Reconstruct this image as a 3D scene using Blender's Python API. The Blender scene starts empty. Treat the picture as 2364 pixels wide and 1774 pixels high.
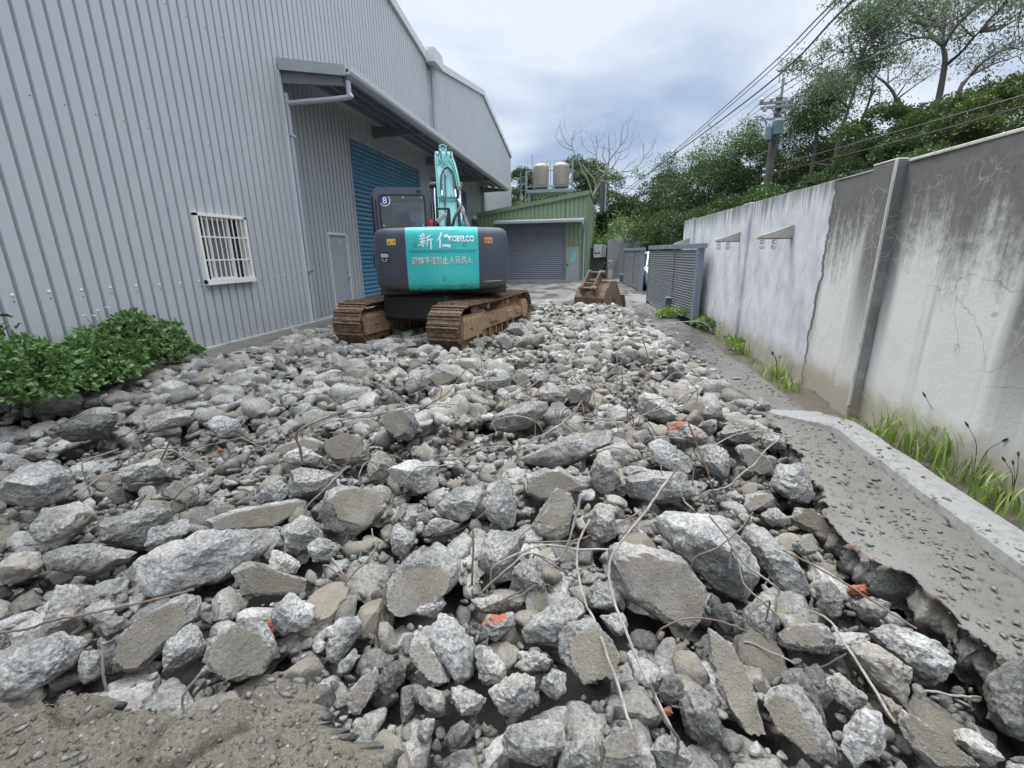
import bpy, bmesh, math, random
import numpy as np
from mathutils import Vector, Matrix
R = math.radians
scene = bpy.context.scene
col = scene.collection

# ------------------------------------------------------------------ camera
SW, SH = 2364.0, 1774.0            # pixel frame of the measurements below
FPX = 1059.64
PITCH, ROLL, YAW = R(15.942), R(-0.841), R(10.063)
EYE = np.array([0.0, 0.0, 1.65])
_f0 = np.array([-math.sin(YAW), math.cos(YAW), 0.0]); _r0 = np.array([math.cos(YAW), math.sin(YAW), 0.0]); _u0 = np.array([0, 0, 1.0])
CF = _f0*math.cos(PITCH) - _u0*math.sin(PITCH); _uc = _u0*math.cos(PITCH) + _f0*math.sin(PITCH)
CR = _r0*math.cos(ROLL) + _uc*math.sin(ROLL); CU = _uc*math.cos(ROLL) - _r0*math.sin(ROLL)
cam_data = bpy.data.cameras.new('camera'); cam = bpy.data.objects.new('camera', cam_data); col.objects.link(cam)
cam_data.sensor_width = 36.0; cam_data.lens = 36.0*FPX/SW
cam_data.clip_start = 0.05; cam_data.clip_end = 3000.0
m = Matrix.Identity(4)
for i in range(3):
    m[i][0] = CR[i]; m[i][1] = CU[i]; m[i][2] = -CF[i]; m[i][3] = EYE[i]
cam.matrix_world = m
scene.camera = cam

# ------------------------------------------------------------------ world: overcast sky, one soft sun
SUN_EL, SUN_AZ = 66.0, 310.0       # azimuth clockwise from +Y
world = bpy.data.worlds.new('World'); scene.world = world; world.use_nodes = True
wt = world.node_tree; wt.nodes.clear()
def wn(t): return wt.nodes.new(t)
wo = wn('ShaderNodeOutputWorld'); bg = wn('ShaderNodeBackground'); sky = wn('ShaderNodeTexSky')
sky.sky_type = 'NISHITA'; sky.sun_disc = False; sky.sun_elevation = R(SUN_EL); sky.sun_rotation = R(SUN_AZ); sky.air_density = 1.0; sky.dust_density = 2.0
SKY_STRENGTH = 0.10
tc = wn('ShaderNodeTexCoord'); sp = wn('ShaderNodeSeparateXYZ'); wt.links.new(tc.outputs['Generated'], sp.inputs[0])
# project the cloud sheet on a plane overhead so that the clouds flatten to the horizon
zc = wn('ShaderNodeMath'); zc.operation = 'MAXIMUM'; zc.inputs[1].default_value = 0.0; wt.links.new(sp.outputs[2], zc.inputs[0])
za = wn('ShaderNodeMath'); za.operation = 'ADD'; za.inputs[1].default_value = 0.22; wt.links.new(zc.outputs[0], za.inputs[0])
dv = wn('ShaderNodeVectorMath'); dv.operation = 'DIVIDE'; cb = wn('ShaderNodeCombineXYZ')
for i in range(3): wt.links.new(za.outputs[0], cb.inputs[i])
wt.links.new(tc.outputs['Generated'], dv.inputs[0]); wt.links.new(cb.outputs[0], dv.inputs[1])
n1 = wn('ShaderNodeTexNoise'); n1.inputs['Scale'].default_value = 1.15; n1.inputs['Detail'].default_value = 5.0; n1.inputs['Roughness'].default_value = 0.5; n1.inputs['Distortion'].default_value = 0.3
wt.links.new(dv.outputs[0], n1.inputs['Vector'])
rp = wn('ShaderNodeValToRGB'); wt.links.new(n1.outputs['Fac'], rp.inputs['Fac'])
e = rp.color_ramp.elements
e[0].position = 0.36; e[0].color = (4.0, 5.1, 7.1, 1); e[1].position = 0.60; e[1].color = (8.3, 9.0, 10.0, 1)
mx = wn('ShaderNodeMix'); mx.data_type = 'RGBA'; mx.inputs['Factor'].default_value = 0.93
wt.links.new(sky.outputs[0], mx.inputs['A']); wt.links.new(rp.outputs[0], mx.inputs['B'])
# an overcast sky is brighter overhead than at the horizon
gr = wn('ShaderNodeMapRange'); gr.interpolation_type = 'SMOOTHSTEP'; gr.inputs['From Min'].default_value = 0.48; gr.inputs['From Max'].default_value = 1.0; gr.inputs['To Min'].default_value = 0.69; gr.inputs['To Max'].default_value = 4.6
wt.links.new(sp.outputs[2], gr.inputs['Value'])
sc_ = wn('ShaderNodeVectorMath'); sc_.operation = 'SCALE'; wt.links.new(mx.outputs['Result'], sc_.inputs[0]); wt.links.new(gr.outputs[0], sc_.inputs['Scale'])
# the thick cloud overhead is a neutral white, only the breaks lower down are bluish
tn = wn('ShaderNodeMix'); tn.data_type = 'RGBA'; tn.inputs['A'].default_value = (1, 1, 1, 1); tn.inputs['B'].default_value = (1.06, 1.0, 0.945, 1)
tf_ = wn('ShaderNodeMapRange'); tf_.inputs['From Min'].default_value = 0.35; tf_.inputs['From Max'].default_value = 0.75; wt.links.new(sp.outputs[2], tf_.inputs['Value']); wt.links.new(tf_.outputs[0], tn.inputs['Factor'])
tm = wn('ShaderNodeVectorMath'); tm.operation = 'MULTIPLY'; wt.links.new(sc_.outputs[0], tm.inputs[0]); wt.links.new(tn.outputs['Result'], tm.inputs[1])
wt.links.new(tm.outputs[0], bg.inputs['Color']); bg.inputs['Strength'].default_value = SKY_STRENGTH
wt.links.new(bg.outputs[0], wo.inputs[0])
sun_data = bpy.data.lights.new('sun', 'SUN'); sun = bpy.data.objects.new('sun', sun_data); col.objects.link(sun)
sun_data.energy = 1.5; sun_data.angle = R(22); sun_data.color = (1.0, 0.96, 0.90)
sun.rotation_euler = (R(90-SUN_EL), 0, R(180-SUN_AZ)); sun.location = (0, 0, 30)
scene.view_settings.view_transform = 'Standard'; scene.view_settings.look = 'None'; scene.view_settings.gamma = 1.0
scene.view_settings.use_curve_mapping = False
scene.view_settings.exposure = 0.58
scene.cycles.use_denoising = True
scene.cycles.max_bounces = 6

# ------------------------------------------------------------------ measuring helpers (pixel of the photo -> point in the place)
def ray(x, y): return CF + CR*(x-SW/2)/FPX - CU*(y-SH/2)/FPX
def at_z(x, y, z=0.0): d = ray(x, y); return EYE + d*((z-EYE[2])/d[2])
def at_y(x, y, Y): d = ray(x, y); return EYE + d*((Y-EYE[1])/d[1])
def proj(P):
    q = np.asarray(P, float) - EYE; dep = q@CF
    return SW/2 + FPX*(q@CR)/dep, SH/2 - FPX*(q@CU)/dep, dep

# ------------------------------------------------------------------ noise in numpy
def pnoise(P, seed=0):
    rng = np.random.RandomState(seed); perm = rng.permutation(256); perm = np.concatenate([perm, perm, perm])
    g = rng.normal(size=(256, 3)); g /= np.linalg.norm(g, axis=1)[:, None]
    P = np.asarray(P, float); i = np.floor(P).astype(int); f = P - i; u = f*f*f*(f*(f*6-15)+10); i &= 255
    def h(dx, dy, dz):
        k = perm[perm[perm[(i[:, 0]+dx) & 255] + ((i[:, 1]+dy) & 255)] + ((i[:, 2]+dz) & 255)]
        return g[k, 0]*(f[:, 0]-dx) + g[k, 1]*(f[:, 1]-dy) + g[k, 2]*(f[:, 2]-dz)
    x0 = h(0,0,0)+u[:,0]*(h(1,0,0)-h(0,0,0)); x1 = h(0,1,0)+u[:,0]*(h(1,1,0)-h(0,1,0))
    x2 = h(0,0,1)+u[:,0]*(h(1,0,1)-h(0,0,1)); x3 = h(0,1,1)+u[:,0]*(h(1,1,1)-h(0,1,1))
    y0 = x0+u[:,1]*(x1-x0); y1 = x2+u[:,1]*(x3-x2)
    return 1.5*(y0+u[:,2]*(y1-y0))
def fbm(P, octv=4, seed=0, lac=2.1, gain=0.5):
    s = 0; a = 1.0; P = np.asarray(P, float)
    for o in range(octv):
        s = s + a*pnoise(P + o*17.3, seed+o); a *= gain; P = P*lac
    return s
def p2(x, y): return np.stack([x, y, np.zeros_like(x)], 1)
def sstep(a, b, x): t = np.clip((x-a)/(b-a), 0, 1); return t*t*(3-2*t)

# ------------------------------------------------------------------ mesh helpers
def mesh_from(name, V, F, mats=(), smooth=False, fmat=None, attr=None):
    me = bpy.data.meshes.new(name)
    V = np.asarray(V, np.float32)
    if isinstance(F, np.ndarray):
        n, k = F.shape; me.vertices.add(len(V)); me.vertices.foreach_set('co', V.ravel())
        me.loops.add(n*k); me.loops.foreach_set('vertex_index', F.astype(np.int32).ravel())
        me.polygons.add(n); me.polygons.foreach_set('loop_start', np.arange(0, n*k, k, dtype=np.int32))
        me.update(calc_edges=True)
    else:
        me.from_pydata(V.tolist(), [], F); me.update()
    for mm in mats: me.materials.append(mm)
    if fmat is not None: me.polygons.foreach_set('material_index', np.asarray(fmat, np.int32))
    if smooth: me.polygons.foreach_set('use_smooth', np.ones(len(me.polygons), bool))
    if attr is not None:
        a = me.color_attributes.new('tint', 'FLOAT_COLOR', 'POINT')
        c = np.ones((len(V), 4), np.float32); c[:, :3] = attr; a.data.foreach_set('color', c.ravel())
    me.update()
    return me
def link(name, me, parent=None):
    o = bpy.data.objects.new(name, me); col.objects.link(o)
    if parent is not None: o.parent = parent
    return o
def tag(o, label=None, cat=None, group=None, kind=None):
    if label: o['label'] = label
    if cat: o['category'] = cat
    if group: o['group'] = group
    if kind: o['kind'] = kind
    return o
def empty(name, loc=(0, 0, 0), rz=0.0):
    o = bpy.data.objects.new(name, None); col.objects.link(o); o.location = loc; o.rotation_euler = (0, 0, rz); o.empty_display_size = 0.2
    return o
class MB:
    def __init__(s): s.v = []; s.f = []
    def add(s, V, F):
        b = len(s.v); s.v.extend([tuple(map(float, p)) for p in V]); s.f.extend([tuple(i+b for i in f) for f in F]); return s
    def box(s, x0, x1, y0, y1, z0, z1, bev=0.0):
        return s.obox(((x0+x1)/2, (y0+y1)/2, (z0+z1)/2), (abs(x1-x0)/2, abs(y1-y0)/2, abs(z1-z0)/2), None, bev)
    def obox(s, c, h, M=None, bev=0.0):
        c = np.array(c, float); h = np.array(h, float); M = np.eye(3) if M is None else np.asarray(M, float)
        bev = min(bev, 0.45*h.min())
        if bev <= 0:
            V = [(sx*h[0], sy*h[1], sz*h[2]) for sz in (-1, 1) for sy in (-1, 1) for sx in (-1, 1)]
            F = [(0,2,3,1), (4,5,7,6), (0,1,5,4), (2,6,7,3), (0,4,6,2), (1,3,7,5)]
        else:
            V = []; ix = {}
            for sx in (-1, 1):
                for sy in (-1, 1):
                    for sz in (-1, 1):
                        for ax in range(3):
                            p = [sx*(h[0]-bev), sy*(h[1]-bev), sz*(h[2]-bev)]; p[ax] = (sx, sy, sz)[ax]*h[ax]
                            ix[(sx, sy, sz, ax)] = len(V); V.append(p)
            F = []
            for ax in range(3):
                o1, o2 = [(1, 2), (2, 0), (0, 1)][ax]
                for sg in (-1, 1):
                    q = []
                    for a, b in ((-1, -1), (1, -1), (1, 1), (-1, 1)):
                        t = [0, 0, 0]; t[ax] = sg; t[o1] = a; t[o2] = b; q.append(ix[(t[0], t[1], t[2], ax)])
                    F.append(tuple(q) if sg > 0 else tuple(q[::-1]))
                for a in (-1, 1):
                    for b in (-1, 1):   # edge running along ax
                        t0 = [0, 0, 0]; t0[ax] = -1; t0[o1] = a; t0[o2] = b; t1 = list(t0); t1[ax] = 1
                        q = [ix[(*t0, o1)], ix[(*t1, o1)], ix[(*t1, o2)], ix[(*t0, o2)]]
                        F.append(tuple(q) if a*b < 0 else tuple(q[::-1]))
            for sx in (-1, 1):
                for sy in (-1, 1):
                    for sz in (-1, 1):
                        q = [ix[(sx, sy, sz, k)] for k in range(3)]; F.append(tuple(q) if sx*sy*sz > 0 else tuple(q[::-1]))
        V = [c + M@np.array(p) for p in V]
        return s.add(V, F)
    def bar(s, a, b, w, h=None, up=(0, 0, 1), bev=0.0):
        a = np.array(a, float); b = np.array(b, float); h = w if h is None else h; d = b-a; L = np.linalg.norm(d); d /= L
        up = np.array(up, float); x = np.cross(d, up)
        if np.linalg.norm(x) < 1e-4: x = np.cross(d, (1, 0, 0))
        x /= np.linalg.norm(x); z = np.cross(x, d)
        return s.obox((a+b)/2, (w/2, L/2, h/2), np.stack([x, d, z], 1), bev)
    def tube(s, pts, r, n=8, cap=True, closed=False):
        P = np.array(pts, float); k = len(P); r = np.broadcast_to(np.asarray(r, float), (k,))
        T = np.gradient(P, axis=0) if k > 2 else np.repeat((P[1:]-P[:1]), k, 0)
        T /= np.linalg.norm(T, axis=1)[:, None]+1e-12
        u = np.cross(T[0], (0, 0, 1)); 
        if np.linalg.norm(u) < 1e-3: u = np.cross(T[0], (1, 0, 0))
        V = []; 
        for i in range(k):
            u = u - T[i]*(u@T[i]); u /= np.linalg.norm(u)+1e-12; w = np.cross(T[i], u)
            for j in range(n):
                a = 2*math.pi*j/n; V.append(P[i] + r[i]*(math.cos(a)*u + math.sin(a)*w))
        F = [(i*n+j, i*n+(j+1) % n, (i+1)*n+(j+1) % n, (i+1)*n+j) for i in range(k-1) for j in range(n)]
        if cap: F += [tuple(range(n))[::-1], tuple((k-1)*n+j for j in range(n))]
        return s.add(V, F)
    def cyl(s, a, b, r, n=16, r2=None): return s.tube([a, b], [r, r if r2 is None else r2], n)
    def lathe(s, prof, c=(0, 0, 0), n=24, axis='z'):
        V = []; k = len(prof)
        for (r, h) in prof:
            for j in range(n):
                a = 2*math.pi*j/n; p = (r*math.cos(a), r*math.sin(a), h)
                if axis == 'x': p = (h, r*math.cos(a), r*math.sin(a))
                if axis == 'y': p = (r*math.sin(a), h, r*math.cos(a))
                V.append((c[0]+p[0], c[1]+p[1], c[2]+p[2]))
        F = [(i*n+j, i*n+(j+1) % n, (i+1)*n+(j+1) % n, (i+1)*n+j) for i in range(k-1) for j in range(n)]
        F += [tuple(range(n))[::-1], tuple((k-1)*n+j for j in range(n))]
        return s.add(V, F)
    def prism(s, poly, f0, f1):
        """poly: list of 2D points; f0/f1 map a 2D point to the two end faces"""
        n = len(poly); V = [f0(p) for p in poly] + [f1(p) for p in poly]
        F = [tuple(range(n))[::-1], tuple(range(n, 2*n))] + [(i, (i+1) % n, n+(i+1) % n, n+i) for i in range(n)]
        return s.add(V, F)
    def build(s, name, mat, parent=None, smooth=False, fix=True):
        me = mesh_from(name, np.array(s.v).reshape(-1, 3), s.f, [mat] if mat else [], smooth)
        if fix:
            b = bmesh.new(); b.from_mesh(me); bmesh.ops.recalc_face_normals(b, faces=b.faces); b.to_mesh(me); b.free()
        if smooth: me.set_sharp_from_angle(angle=R(38))
        return link(name, me, parent)
def spline(pts, n=6):
    P = np.array(pts, float)
    if len(P) < 3: return P
    Q = np.vstack([2*P[0]-P[1], P, 2*P[-1]-P[-2]]); out = []
    for i in range(1, len(Q)-2):
        for t in np.linspace(0, 1, n, endpoint=False):
            a, b, c, d = Q[i-1], Q[i], Q[i+1], Q[i+2]
            out.append(0.5*((2*b)+(-a+c)*t+(2*a-5*b+4*c-d)*t*t+(-a+3*b-3*c+d)*t**3))
    out.append(P[-1]); return np.array(out)
# ------------------------------------------------------------------ materials
class Mat:
    def __init__(s, name, base=(.5, .5, .5), rough=.7, metal=0.0, spec=0.5):
        s.m = bpy.data.materials.new(name); s.m.use_nodes = True; s.nt = s.m.node_tree; s.b = s.nt.nodes['Principled BSDF']
        s.b.inputs['Base Color'].default_value = (*base, 1); s.b.inputs['Roughness'].default_value = rough; s.b.inputs['Metallic'].default_value = metal
        s.b.inputs['Specular IOR Level'].default_value = spec; s._c = {}
    def n(s, t, **kw):
        nd = s.nt.nodes.new(t)
        for k, v in kw.items(): setattr(nd, k, v)
        return nd
    def l(s, a, b): s.nt.links.new(a, b)
    def pos(s, scale=(1, 1, 1), mode='Position'):
        key = (scale, mode)
        if key not in s._c:
            if mode == 'Position': o = s.n('ShaderNodeNewGeometry').outputs['Position']
            else: o = s.n('ShaderNodeTexCoord').outputs[mode]
            v = s.n('ShaderNodeVectorMath', operation='MULTIPLY'); v.inputs[1].default_value = scale; s.l(o, v.inputs[0]); s._c[key] = v.outputs[0]
        return s._c[key]
    def noise(s, scale=5, detail=4, rough=.55, stretch=(1, 1, 1), mode='Position', dist=0.0, out='Fac'):
        nd = s.n('ShaderNodeTexNoise'); nd.inputs['Scale'].default_value = scale; nd.inputs['Detail'].default_value = detail; nd.inputs['Roughness'].default_value = rough; nd.inputs['Distortion'].default_value = dist
        s.l(s.pos(stretch, mode), nd.inputs['Vector']); return nd.outputs[out]
    def vor(s, scale=20, feature='F1', stretch=(1, 1, 1), mode='Position', out='Distance', vec=None):
        nd = s.n('ShaderNodeTexVoronoi', feature=feature); nd.inputs['Scale'].default_value = scale
        s.l(vec if vec is not None else s.pos(stretch, mode), nd.inputs['Vector']); return nd.outputs[out]
    def ramp(s, fac, stops, interp='LINEAR'):
        nd = s.n('ShaderNodeValToRGB'); nd.color_ramp.interpolation = interp; s.l(fac, nd.inputs['Fac']); el = nd.color_ramp.elements
        while len(el) < len(stops): el.new(0.5)
        for e_, (p, c) in zip(el, stops):
            e_.position = p; e_.color = (c, c, c, 1) if isinstance(c, (int, float)) else (*c, 1)
        return nd.outputs['Color']
    def mix(s, fac, a, b, mode='MIX'):
        nd = s.n('ShaderNodeMix', data_type='RGBA', blend_type=mode)
        def put(v, sock):
            if isinstance(v, (int, float)): sock.default_value = v if sock.type == 'VALUE' else (v, v, v, 1)
            elif isinstance(v, tuple): sock.default_value = (*v, 1)
            else: s.l(v, sock)
        put(fac, nd.inputs['Factor']); put(a, nd.inputs['A']); put(b, nd.inputs['B']); return nd.outputs['Result']
    def math(s, op, a, b=0.0, c=None):
        nd = s.n('ShaderNodeMath', operation=op)
        for i, v in enumerate((a, b) if c is None else (a, b, c)):
            if isinstance(v, (int, float)): nd.inputs[i].default_value = v
            else: s.l(v, nd.inputs[i])
        return nd.outputs[0]
    def xyz(s, mode='Position'):
        nd = s.n('ShaderNodeSeparateXYZ'); s.l(s.pos((1, 1, 1), mode), nd.inputs[0]); return nd.outputs
    def rng(s, v, a, b, c=0.0, d=1.0, smooth=True):
        nd = s.n('ShaderNodeMapRange', interpolation_type='SMOOTHSTEP' if smooth else 'LINEAR'); s.l(v, nd.inputs['Value'])
        for k, x in zip(('From Min', 'From Max', 'To Min', 'To Max'), (a, b, c, d)): nd.inputs[k].default_value = x
        return nd.outputs['Result']
    def attr(s, name='tint'):
        a = s.n('ShaderNodeAttribute', attribute_name=name); sep = s.n('ShaderNodeSeparateColor'); s.l(a.outputs['Color'], sep.inputs[0]); return sep.outputs
    def col(s, c): s.l(c, s.b.inputs['Base Color']); return s
    def rgh(s, v): s.l(v, s.b.inputs['Roughness']); return s
    def bump(s, h, strength=.5, dist=.01):
        nd = s.n('ShaderNodeBump'); nd.inputs['Strength'].default_value = strength; nd.inputs['Distance'].default_value = dist; s.l(h, nd.inputs['Height'])
        prev = s.b.inputs['Normal'].links
        if prev: s.l(prev[0].from_socket, nd.inputs['Normal'])
        s.l(nd.outputs['Normal'], s.b.inputs['Normal']); return s

def weathered(name, base, rough=.5, var=.15, dirt=(.10, .085, .065), dirt_amt=.25, scale=3.0, metal=0.0, streak=False, spec=.5, bump=0.0, mode='Position'):
    M = Mat(name, base, rough, metal, spec)
    dk = tuple(c*(1-var) for c in base); lt = tuple(min(1, c*(1+var)) for c in base)
    c = M.mix(M.noise(scale, 4, mode=mode), dk, lt)
    d = M.noise(scale*2.3, 6, .65, (1, 1, .25) if streak else (1, 1, 1), mode=mode)
    c = M.mix(M.ramp(d, [(.5, 0.0), (.78, dirt_amt)]), c, dirt)
    M.col(c); M.rgh(M.ramp(M.noise(scale*1.7, 3, mode=mode), [(.3, max(.05, rough-.12)), (.7, min(1, rough+.12))]))
    if bump: M.bump(M.noise(scale*14, 4, .6, mode=mode), bump, .004)
    return M.m

# broken concrete: tint.r = dusty cast face, tint.g = per piece random, tint.b = brick / rust patch
def concrete_mat():
    M = Mat('broken_concrete', rough=.92, spec=.25)
    a = M.attr()
    big = M.noise(5, 3, .55)
    base = M.mix(M.ramp(big, [(.30, 0.0), (.70, 1.0)]), (.150, .149, .140), (.395, .388, .362))
    base = M.mix(M.ramp(M.noise(31, 5, .7), [(.35, 0.0), (.7, 1.0)]), base, (.60, .605, .60), 'MIX') if False else base
    fine = M.ramp(M.noise(55, 6, .72), [(.36, .5), (.5, 1.0), (.66, 1.5)])
    base = M.mix(1.0, base, fine, 'MULTIPLY')
    # aggregate stones and pits
    vd = M.vor(62, out='Distance'); vc = M.n('ShaderNodeSeparateColor'); M.l(M.vor(62, out='Color'), vc.inputs[0])
    peb = M.math('MULTIPLY', M.rng(vd, .40, .26), M.math('GREATER_THAN', vc.outputs[0], .66))
    pebc = M.ramp(vc.outputs[1], [(0, (.17, .18, .18)), (.45, (.33, .34, .34)), (.8, (.52, .51, .48)), (1, (.40, .30, .20))])
    base = M.mix(M.math('MULTIPLY', peb, .55), base, pebc)
    # per piece tone
    base = M.mix(1.0, base, M.ramp(a[1], [(0, (.42, .42, .405)), (.35, (.76, .755, .73)), (.75, (1.06, 1.06, 1.05)), (1, (1.26, 1.26, 1.24))]), 'MULTIPLY')
    tan = M.ramp(M.noise(2.6, 4, .6), [(.52, 0.0), (.70, .55)])
    base = M.mix(tan, base, (.36, .31, .235))
    # dusty cast face
    dust = M.mix(M.noise(9, 5, .6), (.115, .102, .078), (.265, .236, .185))
    dust = M.mix(1.0, dust, M.ramp(M.noise(120, 3, .6), [(.35, .84), (.65, 1.16)]), 'MULTIPLY')
    dust = M.mix(1.0, dust, M.ramp(a[1], [(0, .8), (1, 1.35)]), 'MULTIPLY')
    base = M.mix(a[0], base, dust)
    brick = M.mix(M.noise(24, 4, .6), (.26, .085, .045), (.42, .165, .09))
    base = M.mix(a[2], base, brick)
    M.col(base)
    h = M.math('ADD', M.math('MULTIPLY', M.noise(70, 6, .7), 1.0), M.math('MULTIPLY', peb, .25))
    M.bump(h, .85, .012); M.bump(M.noise(260, 3, .6), .5, .003)
    return M.m
M_ROCK = concrete_mat()

def bed_mat():
    M = Mat('crushed_debris', rough=.95, spec=.2)
    c = M.mix(M.noise(22, 6, .7), (.022, .022, .021), (.10, .098, .092)); c = M.mix(M.ramp(M.noise(2.2, 3), [(.45, 0.0), (.65, .5)]), c, (.085, .072, .055))
    M.col(c); M.bump(M.noise(48, 6, .72), 1.0, .03); return M.m
M_BED = bed_mat()

def ground_mat():
    # tint.r mud on the surface, tint.g wetness, tint.b pale raw concrete
    M = Mat('yard_concrete', rough=.8, spec=.4); a = M.attr()
    c = M.mix(M.noise(3.2, 5, .62), (.098, .094, .084), (.195, .186, .166))
    c = M.mix(1.0, c, M.ramp(M.noise(95, 4, .7), [(.34, .66), (.66, 1.25)]), 'MULTIPLY')
    pale = M.mix(M.noise(5, 5, .6), (.20, .197, .18), (.31, .303, .28)); c = M.mix(a[2], c, pale)
    mud = M.mix(M.noise(8, 6, .65), (.080, .073, .060), (.185, .168, .135)); c = M.mix(M.math('MULTIPLY', a[0], M.ramp(M.noise(2.6, 6, .7), [(.36, .12), (.62, .85)])), c, mud)
    # dark flakes and chips lying about
    v = M.vor(34, out='Distance'); vc = M.n('ShaderNodeSeparateColor'); M.l(M.vor(34, out='Color'), vc.inputs[0])
    ch = M.math('MULTIPLY', M.rng(v, .34, .22), M.math('GREATER_THAN', vc.outputs[0], .80))
    c = M.mix(M.math('MULTIPLY', ch, .6), c, (.075, .072, .066))
    wet = M.math('MULTIPLY', a[1], M.ramp(M.noise(.55, 5, .6, (1.6, .8, 1)), [(.38, 0.0), (.58, 1.0)]))
    c = M.mix(M.math('MULTIPLY', wet, .55), c, (.07, .067, .062))
    M.col(c); M.rgh(M.rng(wet, 0, 1, .86, .16, False))
    M.bump(M.noise(110, 5, .7), .45, .006); M.bump(M.math('MULTIPLY', ch, 1.0), .5, .006); return M.m
M_GROUND = ground_mat()
def soil_mat():
    M = Mat('dried_mud', rough=.95, spec=.2)
    c = M.mix(M.noise(6, 6, .65), (.066, .058, .045), (.165, .146, .115)); c = M.mix(1.0, c, M.ramp(M.noise(80, 5, .72), [(.35, .62), (.65, 1.32)]), 'MULTIPLY')
    v = M.vor(46, out='Distance'); vc = M.n('ShaderNodeSeparateColor'); M.l(M.vor(46, out='Color'), vc.inputs[0])
    ch = M.math('MULTIPLY', M.rng(v, .36, .2), M.math('GREATER_THAN', vc.outputs[0], .78)); c = M.mix(M.math('MULTIPLY', ch, .7), c, M.ramp(vc.outputs[1], [(0, (.07, .066, .06)), (.7, (.2, .19, .17)), (1, (.42, .41, .38))]))
    M.col(c); M.bump(M.noise(40, 6, .7), .55, .015); M.bump(ch, .6, .008); return M.m
M_SOIL = soil_mat()
M_SLABSIDE = track_mat('fractured_slab_side', (.075, .074, .070), (.225, .22, .205), (.13, .12, .10)) if False else None

# painted steel cladding
def cladding(name, base, rough=.38):
    M = Mat(name, base, rough, 0.0, .5)
    c = M.mix(M.noise(.5, 4, .6, (1, 1, .35)), tuple(x*.93 for x in base), tuple(min(1, x*1.05) for x in base))
    c = M.mix(M.ramp(M.noise(2.2, 6, .65, (1, 1, .12)), [(.56, 0.0), (.85, .22)]), c, (.20, .195, .18))
    # splash dirt near the ground
    z = M.xyz()[2]; low = M.math('MULTIPLY', M.rng(z, .9, -.05), M.ramp(M.noise(4, 5, .6), [(.3, .2), (.7, .75)])); c = M.mix(M.math('MULTIPLY', low, .35), c, (.17, .15, .12))
    M.col(c); M.rgh(M.ramp(M.noise(1.4, 4), [(.3, rough-.06), (.7, rough+.10)])); return M.m
M_CLAD = cladding('grey_steel_cladding', (.44, .455, .465))
M_CLAD2 = cladding('grey_steel_cladding_bay', (.375, .385, .395), .45)
M_TRIM = weathered('pale_grey_flashing', (.56, .58, .58), .4, .06, dirt_amt=.2)
M_FASCIA = weathered('grey_fascia_sheet', (.34, .36, .36), .4, .08, dirt_amt=.2)
M_GUTTER = weathered('galvanised_gutter', (.50, .52, .53), .38, .1, dirt_amt=.35, scale=4)
M_STEEL = weathered('grey_painted_steel', (.17, .175, .19), .5, .12, dirt_amt=.2)
M_PIPE = weathered('grey_plastic_pipe', (.36, .38, .42), .4, .06, dirt_amt=.15)
M_BLUE = weathered('blue_roller_shutter', (.052, .165, .26), .30, .06, (.10, .13, .15), .0, scale=.6)
M_GREYSH = weathered('grey_roller_shutter', (.19, .205, .235), .36, .12, dirt_amt=.25, streak=True)
M_GATE = weathered('slate_gate_panel', (.165, .18, .19), .45, .10, dirt_amt=.3, scale=5)
M_GATEP = weathered('blue_grey_gate_post', (.20, .235, .275), .45, .10, dirt_amt=.25, scale=5)
M_DOOR = weathered('grey_steel_door', (.30, .32, .345), .42, .08, (.45, .46, .47), .25, scale=4)
M_WHITE = weathered('white_painted_metal', (.76, .75, .69), .4, .05, (.4, .38, .32), .2, scale=8)
M_CHROME = Mat('bright_metal', (.62, .62, .62), .22, 1.0).m
M_GREEN = cladding('green_steel_cladding', (.215, .285, .18), .42)
M_GREENT = weathered('green_flashing', (.165, .23, .135), .42, .08, dirt_amt=.25)
M_TEAL = None
def teal_mat():
    M = Mat('turquoise_paint', (.03, .47, .42), .42)
    c = M.mix(M.noise(2.0, 4, .6, mode='Object'), (.028, .40, .37), (.045, .52, .47))
    c = M.mix(M.ramp(M.noise(7, 6, .7, (1, 1, .35), mode='Object'), [(.60, 0.0), (.80, .55)]), c, (.12, .22, .18))
    c = M.mix(M.ramp(M.noise(26, 5, .7, mode='Object'), [(.68, 0.0), (.76, .75)]), c, (.10, .06, .035))
    z = M.xyz('Object')[2]; c = M.mix(M.math('MULTIPLY', M.rng(z, 1.16, .98), M.ramp(M.noise(11, 5, .7, (1, 1, 2.2), mode='Object'), [(.46, 0.0), (.62, .85)])), c, (.085, .075, .055))
    c = M.mix(M.ramp(M.noise(1.3, 5, .7, mode='Object'), [(.5, 0.0), (.66, .5)]), c, (.07, .56, .50))
    M.col(c); M.rgh(M.ramp(M.noise(4, 4, mode='Object'), [(.3, .32), (.7, .55)])); return M.m
M_TEAL = teal_mat()
def teal_boom():
    M = Mat('faded_turquoise_paint', (.16, .56, .52), .45)
    c = M.mix(M.noise(2.5, 4, .6, mode='Object'), (.052, .265, .25), (.108, .375, .35))
    c = M.mix(M.ramp(M.noise(9, 6, .7, (1, 1, .3), mode='Object'), [(.57, 0.0), (.75, .7)]), c, (.085, .105, .085))
    c = M.mix(M.ramp(M.noise(30, 5, .7, mode='Object'), [(.66, 0.0), (.74, .8)]), c, (.12, .062, .03))
    M.col(c); return M.m
M_BOOM = teal_boom()
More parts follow.
